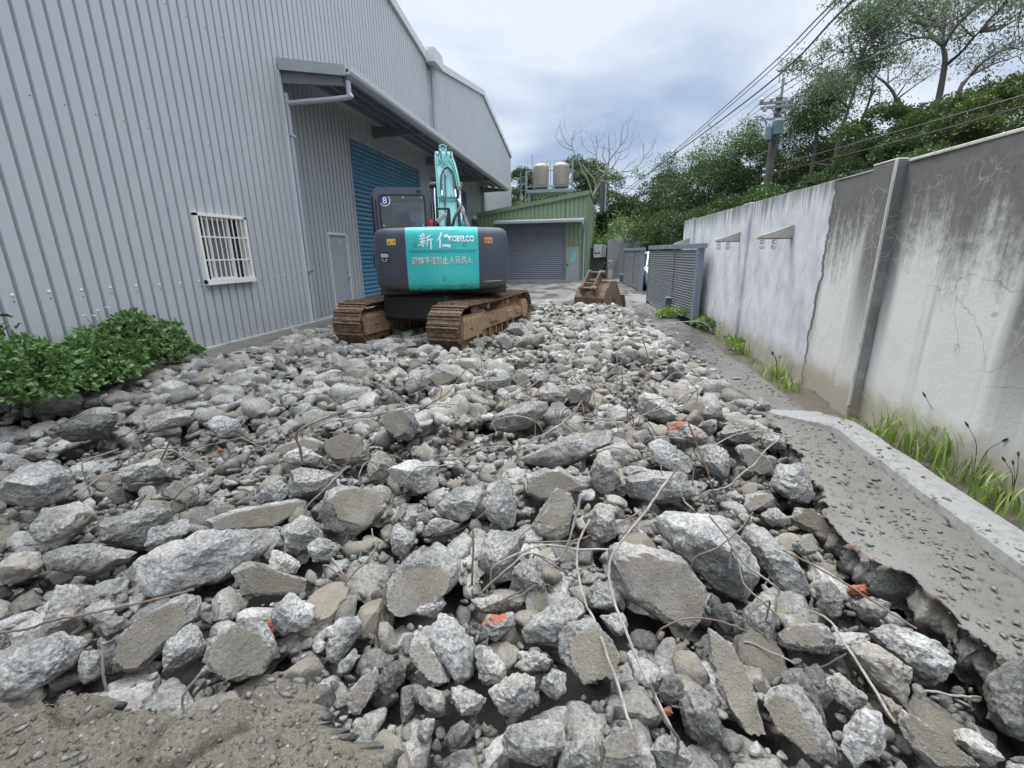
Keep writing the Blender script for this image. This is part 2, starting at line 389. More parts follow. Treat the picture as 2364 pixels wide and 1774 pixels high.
def dark_body():
    M = Mat('charcoal_blue_paint', (.05, .058, .075), .45)
    c = M.mix(M.noise(2.2, 5, .6, mode='Object'), (.038, .046, .062), (.066, .074, .092))
    z = M.xyz('Object')[2]
    c = M.mix(M.math('MULTIPLY', M.rng(z, 1.35, 1.0), M.ramp(M.noise(5, 5, .65, mode='Object'), [(.35, 0.0), (.65, .8)])), c, (.085, .066, .05))
    c = M.mix(M.ramp(M.noise(16, 6, .7, (1, 1, .4), mode='Object'), [(.64, 0.0), (.76, .5)]), c, (.12, .11, .10))
    M.col(c); M.rgh(M.ramp(M.noise(5, 4, mode='Object'), [(.3, .34), (.7, .6)])); return M.m
M_DARK = dark_body()
M_CABGREY = weathered('cab_grey_paint', (.085, .09, .115), .42, .12, dirt_amt=.25, scale=4)
M_BLACK = Mat('black_rubber', (.018, .018, .02), .55).m
M_HOSE = weathered('black_hydraulic_hose', (.02, .02, .021), .5, .2, (.08, .07, .06), .4, scale=9)
M_ROD2 = None
M_SHADOWSTEEL = Mat('greasy_shaded_steel', (.022, .02, .019), .6).m  # near-black; also carries the painted shade under the excavator
def track_mat(name, a, b, dust):
    M = Mat(name, a, .75, 0.0, .35); c = M.mix(M.noise(6, 5, .65), a, b); c = M.mix(M.ramp(M.noise(13, 6, .7), [(.42, 0.0), (.62, .85)]), c, dust)
    M.col(c); M.bump(M.noise(40, 6, .7), .7, .012); return M.m
M_TRACK = track_mat('rusty_track_steel', (.050, .034, .025), (.15, .10, .068), (.25, .165, .10))
M_FRAME = track_mat('mud_caked_frame', (.27, .182, .108), (.385, .272, .172), (.20, .125, .07))
M_MUD = track_mat('packed_brown_mud', (.13, .078, .045), (.25, .155, .092), (.17, .10, .06))
M_BUCKET = track_mat('rusty_bucket_steel', (.085, .054, .033), (.165, .112, .072), (.21, .158, .112))
M_RED = Mat('red_beacon_lens', (.45, .012, .02), .25).m
M_YEL = Mat('yellow_sticker', (.72, .50, .12), .45).m
M_ORG = Mat('orange_sticker', (.62, .25, .07), .45).m
M_LETTER = weathered('white_sticker_film', (.80, .82, .82), .45, .05, dirt_amt=.15, scale=10)
M_LETTERB = weathered('worn_pale_lettering', (.66, .60, .58), .5, .1, (.2, .45, .42), .35, scale=16, mode='Object')
M_INK = Mat('black_print', (.02, .02, .02), .5).m
M_NAVY = Mat('navy_sticker', (.035, .04, .22), .4).m
M_GLASS = None
def glass():
    M = Mat('cab_glass', (.55, .62, .62), .03); M.b.inputs['Alpha'].default_value = 1
    nt = M.nt; tr = M.n('ShaderNodeBsdfTransparent'); tr.inputs[0].default_value = (.62, .68, .67, 1); gl = M.n('ShaderNodeBsdfGlossy'); gl.inputs['Roughness'].default_value = .03
    fr = M.n('ShaderNodeFresnel'); fr.inputs[0].default_value = 1.5; mx_ = M.n('ShaderNodeMixShader'); M.l(M.math('ADD', fr.outputs[0], .10), mx_.inputs[0]); M.l(tr.outputs[0], mx_.inputs[1]); M.l(gl.outputs[0], mx_.inputs[2])
    M.l(mx_.outputs[0], nt.nodes['Material Output'].inputs[0]); return M.m
M_GLASS = glass()
M_PANE = Mat('dark_window_glass', (.02, .024, .028), .06).m
M_PANE2 = weathered('frosted_window_glass', (.16, .18, .185), .25, .15)
def steel_tank():
    M = Mat('stainless_tank_steel', (.42, .37, .32), .55, .25); c = M.mix(M.noise(2.5, 4, .6, (1, 1, .4)), (.28, .235, .19), (.42, .365, .31)); M.col(c); return M.m  # tan base colour paints in what the steel reflects
M_TANK = steel_tank()
M_GALV = weathered('galvanised_frame', (.24, .265, .285), .5, .1, dirt_amt=.25, scale=6)
M_SLABSIDE = track_mat('fractured_slab_side', (.060, .060, .057), (.235, .23, .215), (.13, .12, .10)); M_SLABSIDE.node_tree.nodes['Principled BSDF'].inputs['Roughness'].default_value = .95
M_ROD2 = track_mat('rusted_rod', (.13, .105, .085), (.235, .20, .17), (.16, .085, .045))
M_REBAR = track_mat('weathered_rebar', (.24, .225, .20), (.40, .385, .36), (.20, .15, .11))
M_POLE = weathered('weathered_concrete_pole', (.105, .098, .09), .85, .25, (.045, .042, .04), .5, scale=2)
M_POLE2 = weathered('steel_crossarm', (.26, .25, .25), .6, .15)
M_TRANSF = weathered('transformer_paint', (.23, .30, .34), .5, .1, dirt_amt=.3)
M_CABLE = Mat('overhead_cable', (.085, .072, .076), .6).m
M_CABLEB = Mat('blue_sheathed_cable', (.09, .20, .26), .5).m
M_PORC = Mat('white_porcelain', (.62, .62, .60), .3).m
M_CONC = weathered('weathered_plain_concrete', (.31, .315, .29), .9, .2, (.06, .06, .055), .7, scale=1.6, streak=True, bump=.3)
M_DARKWALL = weathered('dark_mossy_wall', (.075, .085, .085), .9, .3, (.03, .035, .03), .5, scale=2)
M_CAR = Mat('white_car_paint', (.82, .83, .84), .22).m
M_TYRE = Mat('car_tyre', (.02, .02, .02), .8).m
M_BOXG = weathered('dark_green_box', (.045, .095, .085), .5, .12, dirt_amt=.3)
M_WHBOX = weathered('off_white_box', (.50, .50, .46), .6, .08, dirt_amt=.4)

def wall_mat():
    # rendered boundary wall: old panels stained black from the top with a net of pale cracks, a newer blue-grey patch further on
    M = Mat('stained_wall_render', rough=.93, spec=.2); X = M.xyz(); y, z = X[1], X[2]
    old = M.mix(M.noise(1.6, 5, .6, (1, 1, .5)), (.60, .60, .56), (.74, .735, .69))
    new = M.mix(M.ramp(M.noise(2.6, 8, .72, (1, 1, .72)), [(.36, 0.0), (.64, 1.0)]), (.52, .53, .545), (.74, .745, .745))
    new = M.mix(M.ramp(M.noise(14, 5, .7, (1, 1, .3)), [(.55, 0.0), (.75, .5)]), new, (.24, .25, .26))
    edge = M.math('ADD', y, M.math('MULTIPLY', M.math('SUBTRACT', M.noise(2.6, 5, .6, (0, 0, 1)), .5), .34))
    edge = M.math('ADD', edge, M.math('MULTIPLY', M.math('SUBTRACT', z, 1.2), .02))
    isnew = M.math('GREATER_THAN', edge, 6.45); rim = M.rng(M.math('ABSOLUTE', M.math('SUBTRACT', edge, 6.46)), .03, .008)
    # how far down the stain runs, broken into vertical streaks
    st = M.noise(3.0, 6, .62, (1, 1.0, .07)); st2 = M.noise(11, 4, .6, (1, 1, .05))
    reach = M.math('ADD', M.math('MULTIPLY', st, 1.7), M.math('MULTIPLY', st2, .55)); reach = M.math('ADD', reach, M.math('MULTIPLY', M.math('SUBTRACT', M.noise(34, 5, .7, (1, 1, .07)), .5), .7)); reach = M.math('ADD', reach, M.math('MULTIPLY', M.math('SUBTRACT', M.noise(11, 7, .75), .5), 1.1))
    depth_old = M.rng(M.math('ADD', z, reach), 2.30, 3.20)
    run = M.ramp(M.noise(1.9, 3, .55, (1, 1, .03), dist=.0), [(.54, 0.0), (.64, 1.0)])
    depth_old = M.math('MAXIMUM', depth_old, M.math('MULTIPLY', run, M.rng(z, .3, 1.3, .35, .95)))
    pil = M.rng(M.math('ABSOLUTE', M.math('SUBTRACT', y, 5.30)), .30, .16); depth_old = M.math('MAXIMUM', depth_old, M.math('MULTIPLY', pil, M.rng(M.math('ADD', z, M.math('MULTIPLY', st, 1.2)), .9, 2.2, .12, .95)))
    depth_old = M.math('MAXIMUM', depth_old, M.math('MULTIPLY', M.rng(M.math('ABSOLUTE', M.math('SUBTRACT', y, 5.235)), .035, .015), M.ramp(M.noise(5, 4), [(.3, .6), (.6, .92)])))  # return face of the pilaster darkened over its full height
    dark = M.mix(M.noise(9, 5, .65), (.070, .069, .063), (.175, .172, .158))
    wob = M.n('ShaderNodeVectorMath', operation='ADD'); nz = M.n('ShaderNodeTexNoise'); nz.inputs['Scale'].default_value = 4; M.l(M.pos(), nz.inputs['Vector'])
    sc = M.n('ShaderNodeVectorMath', operation='SCALE'); sc.inputs['Scale'].default_value = .22; M.l(nz.outputs['Color'], sc.inputs[0]); M.l(M.pos((1, 1, .72)), wob.inputs[0]); M.l(sc.outputs[0], wob.inputs[1])
    cr = M.rng(M.vor(9.0, 'DISTANCE_TO_EDGE', vec=wob.outputs[0]), .055, .014)
    cr = M.math('MULTIPLY', cr, M.ramp(M.noise(1.5, 3), [(.44, .08), (.56, 1.0)]))
    cr = M.math('MULTIPLY', cr, M.rng(z, 2.38, 2.15))
    oldc = M.mix(M.math('MULTIPLY', depth_old, .93), old, dark); oldc = M.mix(M.math('MULTIPLY', M.math('MULTIPLY', cr, depth_old), .55), oldc, (.38, .38, .355))
    hair = M.math('MULTIPLY', M.rng(M.vor(1.7, 'DISTANCE_TO_EDGE', vec=wob.outputs[0]), .006, .002), M.ramp(M.noise(.8, 2), [(.5, 0.0), (.56, 1.0)]))
    oldc = M.mix(M.math('MULTIPLY', hair, .4), oldc, (.12, .12, .11))
    drip = M.rng(M.math('ADD', z, M.math('MULTIPLY', M.noise(12, 5, .66, (1, 1, .04)), 1.3)), 2.72, 3.2)
    newc = M.mix(M.math('MULTIPLY', drip, .8), new, (.10, .10, .095))
    c = M.mix(isnew, oldc, newc); c = M.mix(M.math('MULTIPLY', rim, .85), c, (.085, .082, .075))
    foot = M.math('MULTIPLY', M.rng(M.math('SUBTRACT', z, M.math('MULTIPLY', M.noise(5, 4), .3)), .22, -.08), .75); c = M.mix(foot, c, (.33, .285, .21))
    M.col(c); M.bump(M.noise(26, 6, .66), .35, .012); M.bump(M.math('MULTIPLY', rim, -1.0), .6, .02); M.bump(M.math('MULTIPLY', M.math('MULTIPLY', cr, depth_old), .5), .3, .004); return M.m
M_WALL = wall_mat()

def leaf_mat(name, dark, light, tr=.28):
    M = Mat(name); a = M.attr(); c = M.mix(a[1], dark, light); nt = M.nt
    d = M.n('ShaderNodeBsdfDiffuse'); t = M.n('ShaderNodeBsdfTranslucent'); g = M.n('ShaderNodeBsdfGlossy'); g.inputs['Roughness'].default_value = .42; g.inputs[0].default_value = (.8, .85, .8, 1)
    M.l(c, d.inputs[0]); M.l(M.mix(.5, c, (.22, .30, .05)), t.inputs[0]); m1 = M.n('ShaderNodeMixShader'); m1.inputs[0].default_value = tr; M.l(d.outputs[0], m1.inputs[1]); M.l(t.outputs[0], m1.inputs[2])
    m2 = M.n('ShaderNodeMixShader'); m2.inputs[0].default_value = .045; M.l(m1.outputs[0], m2.inputs[1]); M.l(g.outputs[0], m2.inputs[2]); M.l(m2.outputs[0], nt.nodes['Material Output'].inputs[0]); return M.m
M_LEAF = leaf_mat('dark_broad_leaves', (.010, .026, .012), (.060, .112, .034), .18)
M_LEAFM = leaf_mat('mid_green_leaves', (.018, .045, .016), (.10, .175, .055), .2)
M_LEAFY = leaf_mat('yellow_green_leaves', (.020, .038, .012), (.115, .155, .042), .2)
M_LEAFA = leaf_mat('grey_green_feathery_leaves', (.045, .080, .055), (.125, .180, .115))
M_BUSH = leaf_mat('shrub_leaves', (.055, .125, .040), (.215, .34, .125))
M_GRASS = leaf_mat('grass_blades', (.12, .21, .035), (.36, .47, .12), .4)
M_BAMBOO = leaf_mat('bamboo_leaves', (.07, .12, .035), (.22, .28, .11))
M_BARK = weathered('grey_brown_bark', (.115, .098, .085), .9, .3, (.045, .04, .035), .5, scale=5)
M_BARKP = weathered('pale_bare_bark', (.235, .20, .185), .85, .2, (.11, .09, .08), .5, scale=4)
M_PETAL = Mat('white_petals', (.85, .85, .82), .6).m
# ------------------------------------------------------------------ ground
def inpoly(x, y, poly):
    x = np.asarray(x); y = np.asarray(y); ins = np.zeros(x.shape, bool); n = len(poly)
    for i in range(n):
        x0, y0 = poly[i]; x1, y1 = poly[(i+1) % n]
        c = ((y0 > y) != (y1 > y)) & (x < (x1-x0)*(y-y0)/(y1-y0+1e-12)+x0); ins ^= c
    return ins
BROKEN = [(1.40, .2), (1.52, 1.0), (1.74, 1.70), (1.66, 1.98), (1.69, 2.12), (1.60, 2.36), (1.52, 2.62), (1.50, 2.85), (1.58, 3.1), (1.63, 3.3), (1.58, 3.55), (1.70, 3.85), (1.74, 4.2), (1.78, 4.7), (1.66, 5.3)]
RUB = [(-2.6, .3), (-2.3, .95), (-2.0, 1.12), (-1.7, 1.08), (-1.4, 1.13), (-1.03, 1.30), (-.9, 1.17), (-.5, .98), (-.2, .2)] + BROKEN + [(1.38, 6.84), (1.22, 10.2), (.9, 12.6), (.35, 13.9), (-1.6, 14.2), (-2.6, 13.2), (-4.6, 11.8), (-5.75, 10.3), (-5.95, 8.6), (-5.9, 7.0), (-6.2, 6.1), (-7.0, 5.0), (-7.0, .2)]
PIT = [p if p not in BROKEN else (p[0]+.22, p[1]) for p in RUB]
def bed_depth(x, y):
    d = .42 - .34*sstep(2.5, 8.5, y) + .05*sstep(-4.0, 1.0, x)*(1-sstep(4, 7, y))
    return -(d + .05*pnoise(p2(x*.9, y*.9), 5))
def axis(a, b, fa, fb, step):
    far1 = -np.geomspace(1, abs(a-fa)+1, 26)[::-1][:-1]+1+fa; far2 = np.geomspace(1, abs(b-fb)+1, 26)[1:]-1+fb
    return np.concatenate([far1, np.arange(fa, fb, step), [fb], far2])
gx = axis(-900, 900, -8, 4.2, .06); gy = axis(-900, 1400, -2, 16, .06)
GX, GY = np.meshgrid(gx, gy); xs, ys = GX.ravel(), GY.ravel()
near = (xs > -8.2) & (xs < 4.4) & (ys > -2.2) & (ys < 16.2)
pit = inpoly(xs, ys, PIT) & near
gz_ = .012*fbm(p2(xs*.8, ys*.8), 3, 3)*near
gz_ = np.where(pit, bed_depth(xs, ys) + .02*pnoise(p2(xs*6, ys*6), 8), gz_)
wallx = 3.07 - .0423*ys
ditch = (xs > np.where(ys < 5.0, 2.50, 2.42 - .022*ys)) & (xs < wallx+.05) & (ys < 12.5) & near
gz_ = np.where(ditch, -.11 + .03*pnoise(p2(xs*4, ys*2), 9), gz_)
flat_ = inpoly(xs, ys, [(-6.5, -2), (-6.5, .35), (-2.9, .7), (-2.4, 1.15), (-1.2, 1.45), (-.6, 1.2), (.15, .5), (.2, -2)]) | ((xs > 1.3) & (xs < 2.2) & (ys < 5.3) & (ys > .3)); gz_ = np.where(flat_ & ~pit, -.09, gz_)
hill = 3.2*sstep(2, 16, xs-wallx)*sstep(-30, 5, ys)*(1-sstep(60, 90, ys)); gz_ = gz_ + hill*(xs > wallx+.5)
mud = np.clip(.30 + .7*(xs < -6.2) + .55*ditch + .35*(ys < 5.2)*(xs > 1.3) + .5*(np.abs(xs) > 8), 0, 1)
wet = np.clip(sstep(5.5, 8.5, ys)*(1-sstep(32, 40, ys)), 0, 1)*(~pit)*(xs > -6.6)*(~ditch)
far_ = ((xs > wallx+.2) | (xs < -7.2) | (ys > 36))
pale = .35*sstep(13, 15, ys)*(1-sstep(30, 36, ys))*(~far_)
nx, ny = len(gx), len(gy); idx = np.arange(nx*ny).reshape(ny, nx)
GF = np.stack([idx[:-1, :-1].ravel(), idx[:-1, 1:].ravel(), idx[1:, 1:].ravel(), idx[1:, :-1].ravel()], 1)
fm = np.where(pit[GF].sum(1) >= 3, 1, np.where((ditch[GF].sum(1) >= 2) | (far_[GF].sum(1) >= 2) | ((xs[GF].mean(1) < -6.35) & (ys[GF].mean(1) < 6.5)), 2, 0))
tag(link('ground', mesh_from('ground', np.stack([xs, ys, gz_], 1), GF, [M_GROUND, M_BED, M_SOIL], True, fm, np.stack([mud, wet, pale], 1))), kind='structure')

def slab(name, poly, step, top, thick, mats, attr_fn, seed, rag=.05):
    """broken slab: a sheet of small faces with a ragged, knocked-off edge"""
    P = np.array(poly); x = np.arange(P[:, 0].min()-.1, P[:, 0].max()+.1, step); y = np.arange(P[:, 1].min()-.1, P[:, 1].max()+.1, step)
    X, Y = np.meshgrid(x, y); xx, yy = X.ravel(), Y.ravel()
    jx = xx + rag*fbm(p2(xx*5, yy*5), 3, seed); jy = yy + rag*fbm(p2(xx*5, yy*5), 3, seed+7)
    ins = inpoly(jx, jy, poly).reshape(X.shape)
    Z = top(xx, yy); N = len(xx); id_ = np.arange(N).reshape(X.shape)
    cell = ins[:-1, :-1] & ins[1:, :-1] & ins[:-1, 1:] & ins[1:, 1:]
    a, b, c, d = id_[:-1, :-1][cell], id_[:-1, 1:][cell], id_[1:, 1:][cell], id_[1:, :-1][cell]
    F = np.stack([a, b, c, d], 1)
    E = np.concatenate([np.stack([a, b], 1), np.stack([b, c], 1), np.stack([c, d], 1), np.stack([d, a], 1)])
    key = {tuple(e): 1 for e in E.tolist()}; bd = [e for e in E.tolist() if (e[1], e[0]) not in key]
    V = [np.stack([xx + rag*.3*pnoise(p2(xx*31, yy*31), seed+1), yy + rag*.3*pnoise(p2(xx*31, yy*31), seed+2), Z], 1)]
    bv = sorted({i for e in bd for i in e}); mp = {v: i for i, v in enumerate(bv)}; bvv = np.array(bv); rows = 14; base = N; SF = []
    cx, cy = P.mean(0)
    for r in range(1, rows+1):
        t = r/rows; q = V[0][bvv].copy(); q[:, 2] -= thick*t
        amp = .085*fbm(np.stack([q[:, 0]*7, q[:, 1]*7, q[:, 2]*15+r*.3], 1), 5, seed+11, 2.2, .66) + .03*np.sin(t*9) + .02*t
        g = np.stack([cx-q[:, 0], cy-q[:, 1]], 1)*0; 
        q[:, 0] += amp*.8 + .028*fbm(q*22+r*.37, 3, seed+4, 2.2, .7); q[:, 1] += amp*.5; V.append(q)
    nb = len(bv)
    for e in bd:
        i, j = mp[e[0]], mp[e[1]]; pr = (e[0], e[1])
        for r in range(rows):
            n0, n1 = N+r*nb+i, N+r*nb+j; SF.append((pr[1], pr[0], n0, n1)); pr = (n0, n1)
    VV = np.concatenate(V); FF = np.concatenate([F, np.array(SF)]); at = attr_fn(VV[:, 0], VV[:, 1]).astype(float); at[N:] = (.0, .12, 0); at[N:, 1] += .35*np.clip(fbm(VV[N:]*8, 3, 3), 0, 1)
    used = np.unique(FF); rm = np.full(len(VV), -1); rm[used] = np.arange(len(used))
    return link(name, mesh_from(name, VV[used], rm[FF], mats, False, np.concatenate([np.zeros(len(F), int), np.ones(len(SF), int)]), at[used]))
SLAB_R = BROKEN + [(1.72, 5.6), (2.23, 5.45), (2.23, .2)]
tag(slab('broken_pavement', SLAB_R, .022, lambda x, y: .006 + .012*fbm(p2(x*2, y*2), 4, 21) + .004*pnoise(p2(x*30, y*30), 4), .27, [M_GROUND, M_ROCK],
    lambda x, y: np.stack([.85+0*x, 0*x, .35*sstep(.5, .0, (x-1.55))], 1), 31), kind='structure')
SLAB_L = [(-6, -1.5), (-6, .2), (-2.6, .55), (-2.3, .92), (-2.0, 1.10), (-1.7, 1.05), (-1.4, 1.09), (-1.22, 1.27), (-1.03, 1.28), (-.93, 1.13), (-.72, 1.05), (-.5, .96), (-.25, .75), (-.05, .3), (.05, -1.5)]
def dirt_top(x, y): return -.005 + .026*fbm(p2(x*2.2, y*2.2), 5, 41) + .018*np.abs(fbm(p2(x*8, y*8), 5, 43)) + .008*fbm(p2(x*24, y*24), 3, 44) - .05*np.clip(.06-np.abs(fbm(p2(x*1.7, y*1.7), 2, 47)), 0, 1)/.06*(fbm(p2(x*.9, y*.9), 2, 48) > .1)
tag(slab('caked_dirt', SLAB_L, .013, dirt_top, .32, [M_SOIL, M_ROCK], lambda x, y: np.stack([1+0*x, 0*x, 0*x], 1), 51, .035), kind='structure')
# kerb between pavement and ditch
kb = MB()
def ksec(y, k=1.0):
    xl = 2.24 if y < 4.4 else 2.24 - .42*sstep(4.4, 5.0, y); xr = 2.53 if y < 4.6 else 2.53-.14*sstep(4.6, 5.0, y)
    return [(xl, y, -.02), (xl+.02, y, .03*k+.01), (xl+.06, y, .055*k+.01), (xr-.03, y, .045*k+.01), (xr, y, .02*k), (xr, y, -.2)]
ysk = np.concatenate([np.arange(-1, 4.4, .25), np.linspace(4.4, 5.02, 9)]); KV = []
for y in ysk: KV += ksec(y, 1-.95*sstep(4.5, 5.02, y))
kn = len(ysk); kb.add([(v[0]+.008*math.sin(v[1]*9), v[1], v[2]+.004*math.sin(v[1]*13+v[0]*9)) for v in KV], [(i*6+j, i*6+j+1, i*6+7+j, i*6+6+j) for i in range(kn-1) for j in range(5)] + [tuple((kn-1)*6+j for j in range(6))])
M_KERB = weathered('raw_kerb_concrete', (.255, .252, .235), .92, .22, (.085, .08, .07), .75, scale=7, bump=.9)
tag(kb.build('kerb', M_KERB, None, True), kind='structure')
M_CHIP = weathered('dark_stone_chips', (.155, .150, .138), .9, .5, (.3, .29, .27), .5, scale=12)
# gravel and chips scattered on the pavement and the yard strip
def chips(name, n, region, smin, smax, seed, mat):
    rg = np.random.RandomState(seed); V = []; F = []; at = []
    base = np.array([(1, 0, 0), (-1, 0, 0), (0, 1, 0), (0, -1, 0), (0, 0, 1), (0, 0, -1)], float); bf = [(0, 2, 4), (2, 1, 4), (1, 3, 4), (3, 0, 4), (2, 0, 5), (1, 2, 5), (3, 1, 5), (0, 3, 5)]
    for i in range(n):
        x, y, z = region(rg); s = smin*(smax/smin)**(rg.rand()**2.2); a = rg.rand()*6.28
        q = base*np.array([s*(.6+rg.rand()), s*(.5+.6*rg.rand()), s*(.18+.3*rg.rand())])*(.75+.5*rg.rand(6, 1))
        ca, sa = math.cos(a), math.sin(a); q = np.stack([q[:, 0]*ca-q[:, 1]*sa, q[:, 0]*sa+q[:, 1]*ca, q[:, 2]], 1) + (x, y, z+s*.1)
        F += [tuple(6*i+k for k in f) for f in bf]; V.append(q); g = rg.rand(); at += [(rg.rand() < .3, g*.6, rg.rand() < .01)]*6
    return tag(link(name, mesh_from(name, np.concatenate(V), np.array(F), [mat], False, None, np.array(at, float))), kind='stuff')
def reg_pave(rg):
    while True:
        y = .9+rg.rand()*4.2; x = 1.45+rg.rand()*1.05*(rg.rand()**.35)
        if inpoly(np.array([x]), np.array([y]), SLAB_R)[0] or x > 2.24: return x, y, .012 if x < 2.24 else .066
def reg_strip(rg):
    while True:
        y = 5.2+10*rg.rand()**1.2; x = 1.2+1.1*rg.rand()**1.6
        if x < 2.35-.02*y: return x, y, .004
chips('pavement_chips', 1700, reg_pave, .003, .022, 5, M_CHIP)
chips('strip_gravel', 2600, reg_strip, .005, .032, 6, M_CHIP)
def reg_dirt(rg):
    while True:
        x = -2.6+2.5*rg.rand(); y = .7+.6*rg.rand()
        if inpoly(np.array([x]), np.array([y]), SLAB_L)[0]: return x, y, float(dirt_top(np.array([x]), np.array([y]))[0])
chips('dirt_crumbs', 1700, reg_dirt, .003, .015, 7, M_SOIL); chips('stone_flakes', 420, reg_dirt, .004, .026, 8, M_CHIP)

# ------------------------------------------------------------------ warehouse on the left
wh = empty('warehouse', (-7.0, 10.6, 0)); tag(wh, 'long grey corrugated steel warehouse with a canopied blue shutter bay', 'warehouse')
def W(v): return (v[0]+7.0, v[1]-10.6, v[2])
class WB(MB):
    def build(s, name, mat, parent=None, smooth=False, fix=True):
        s.v = [W(v) for v in s.v]; return MB.build(s, name, mat, wh if parent is None else parent, smooth, fix)
class WC(MB):          # sub-part of a warehouse part: same frame
    def build(s, name, mat, parent, smooth=False, fix=True):
        s.v = [W(v) for v in s.v]; return MB.build(s, name, mat, parent, smooth, fix)
def verge(y):
    return np.interp(y, [-8, 20.5, 21.5, 30.7, 40.3, 41], [13.9, 9.28, 9.40, 10.95, 9.22, 9.1])
def ribbed(mb, X, y0, y1, zlo, zhi, pitch=.2, depth=.055, gw=.030, sl=.010, holes=(), flip=1):
    """vertical trapezoid cladding: broad flats on plane X, narrow grooves set back"""
    yb = []; k = math.floor(y0/pitch)
    while k*pitch < y1:
        b = k*pitch
        for dy, dep in ((0, 0), (sl, depth), (sl+gw, depth), (2*sl+gw, 0)):
            yb.append((b+dy, dep))
        k += 1
    pts = [(y0, 0)] + [(y, d) for y, d in yb if y0+1e-4 < y < y1-1e-4] + [(y1, 0)]
    for hy0, hy1, hz0, hz1 in holes:
        for h in (hy0, hy1):
            if y0 < h < y1: pts.append((h, 0))
    pts = sorted(pts)
    for (ya, da), (yb_, db) in zip(pts[:-1], pts[1:]):
        ym = (ya+yb_)/2; iv = [(zlo, None)]
        for hy0, hy1, hz0, hz1 in holes:
            if hy0 < ym < hy1: iv = [(zlo, hz0), (hz1, None)] if hz0 > zlo+.01 else [(hz1, None)]
        for z0, z1 in iv:
            za = zhi(ya) if z1 is None else z1; zb = zhi(yb_) if z1 is None else z1
            if za - z0 < .01: continue
            mb.add([(X-da*flip, ya, z0), (X-db*flip, yb_, z0), (X-db*flip, yb_, zb), (X-da*flip, ya, za)], [(0, 1, 2, 3)])
WIN = (7.50, 8.70, 1.18, 2.41)
BAY0, BAY1, BX, BZ = 10.62, 30.4, -7.25, 5.72
mb = WB(); ribbed(mb, -7.0, -8, BAY0, .02, lambda y: float(verge(y)), holes=(WIN,)); ribbed(mb, -7.0, BAY0, 20.6, BZ, lambda y: float(verge(y)))
mb.build('near_wall', M_CLAD, fix=False)
mb = WB(); ribbed(mb, -7.0, 21.4, BAY1, BZ, lambda y: float(verge(y))); ribbed(mb, -7.0, BAY1, 40.3, .02, lambda y: float(verge(y)))
mb.add([(-7.0, 20.6, BZ), (-7.06, 20.6, BZ), (-7.06, 20.6, 9.25), (-7.0, 20.6, 9.25)], [(0, 1, 2, 3)]).add([(-7.06, 20.6, BZ), (-7.06, 21.4, BZ), (-7.06, 21.4, 9.3), (-7.06, 20.6, 9.3)], [(0, 1, 2, 3)])
mb.add([(-7.0, 40.3, 0), (-40, 40.3, 0), (-40, 40.3, 9.2), (-7.0, 40.3, 9.2)], [(0, 1, 2, 3)])
mb.build('far_wall', M_CLAD, fix=False)
SH1 = (13.86, 19.75, 0.0, 5.0); SH2 = (21.0, 27.1, 0.0, 5.0); DR = (12.2, 13.12, 0.0, 2.2)
mb = WB(); ribbed(mb, BX, BAY0, BAY1, .02, lambda y: BZ+.05, holes=(SH1, SH2, DR), pitch=.2); 
mb.add([(-7.0, BAY1, 0), (BX-.03, BAY1, 0), (BX-.03, BAY1, BZ), (-7.0, BAY1, BZ)], [(0, 1, 2, 3)]).add([(-7.0, BAY0, 0), (BX-.03, BAY0, 0), (BX-.03, BAY0, BZ), (-7.0, BAY0, BZ)], [(0, 1, 2, 3)]).add([(-7.0, BAY0, BZ), (-7.0, BAY1, BZ), (BX-.03, BAY1, BZ), (BX-.03, BAY0, BZ)], [(0, 1, 2, 3)])
mb.build('entrance_wall', M_CLAD2, fix=False)
mb = WB(); rs = np.array([-8, 20.5, 21.5, 30.7, 40.45])
for a, b in zip(rs[:-1], rs[1:]):
    za, zb = float(verge(a))+.02, float(verge(b))+.02; mb.add([(-6.95, a, za), (-6.95, b, zb), (-40, b, zb), (-40, a, za)], [(0, 1, 2, 3)])
mb.build('roof', M_TRIM)
mb = WB()
for a, b in ((-8, 20.55), (21.45, 30.7), (30.7, 40.42)):
    mb.bar((-6.955, a, float(verge(a))+.02), (-6.955, b, float(verge(b))+.02), .09, .30, bev=.01)
mb.build('verge_flashing', M_TRIM)
mb = WB(); mb.prism([(20.45, 9.12), (21.5, 9.12), (21.62, 9.25), (21.5, 9.62), (20.45, 9.62)], lambda p: (-6.98, p[0], p[1]), lambda p: (-6.58, p[0], p[1]-.02)); mb.build('rainwater_hopper', M_TRIM)
mb = WB(); mb.tube([(-6.9, 21.0, 9.15), (-6.9, 21.0, 5.6)], .085, 14)
for z in (6.2, 8.1): mb.lathe([(.1, z), (.1, z+.05)], (-6.9, 21.0, 0), 14)
mb.build('drain_pipe', M_PIPE, smooth=True)
mb = WB(); mb.tube(spline([(-5.43, 10.66, 5.30), (-5.43, 10.66, 5.06), (-5.50, 10.66, 4.985), (-6.92, 10.72, 4.98), (-6.985, 10.72, 4.93), (-6.985, 10.72, 4.8), (-6.985, 10.72, .02)], 5), .055, 14)
for z in (4.72, 3.7, 1.24): mb.lathe([(.062, z), (.062, z+.05)], (-6.985, 10.72, 0), 14)
mb.build('drain_pipe', M_PIPE, smooth=True)
WB().box(-7.06, -6.915, 10.64, 10.80, 4.3, 4.33).build('pipe_bracket', M_CHROME); WB().box(-7.06, -6.915, 10.64, 10.80, 1.27, 1.30).build('pipe_bracket', M_CHROME)
WB().box(-7.02, -6.985, BAY0-.07, BAY0+.012, .02, BZ).build('corner_flashing', M_TRIM); WB().box(-7.02, -6.985, 40.2, 40.33, .02, 9.1).build('corner_flashing', M_TRIM)
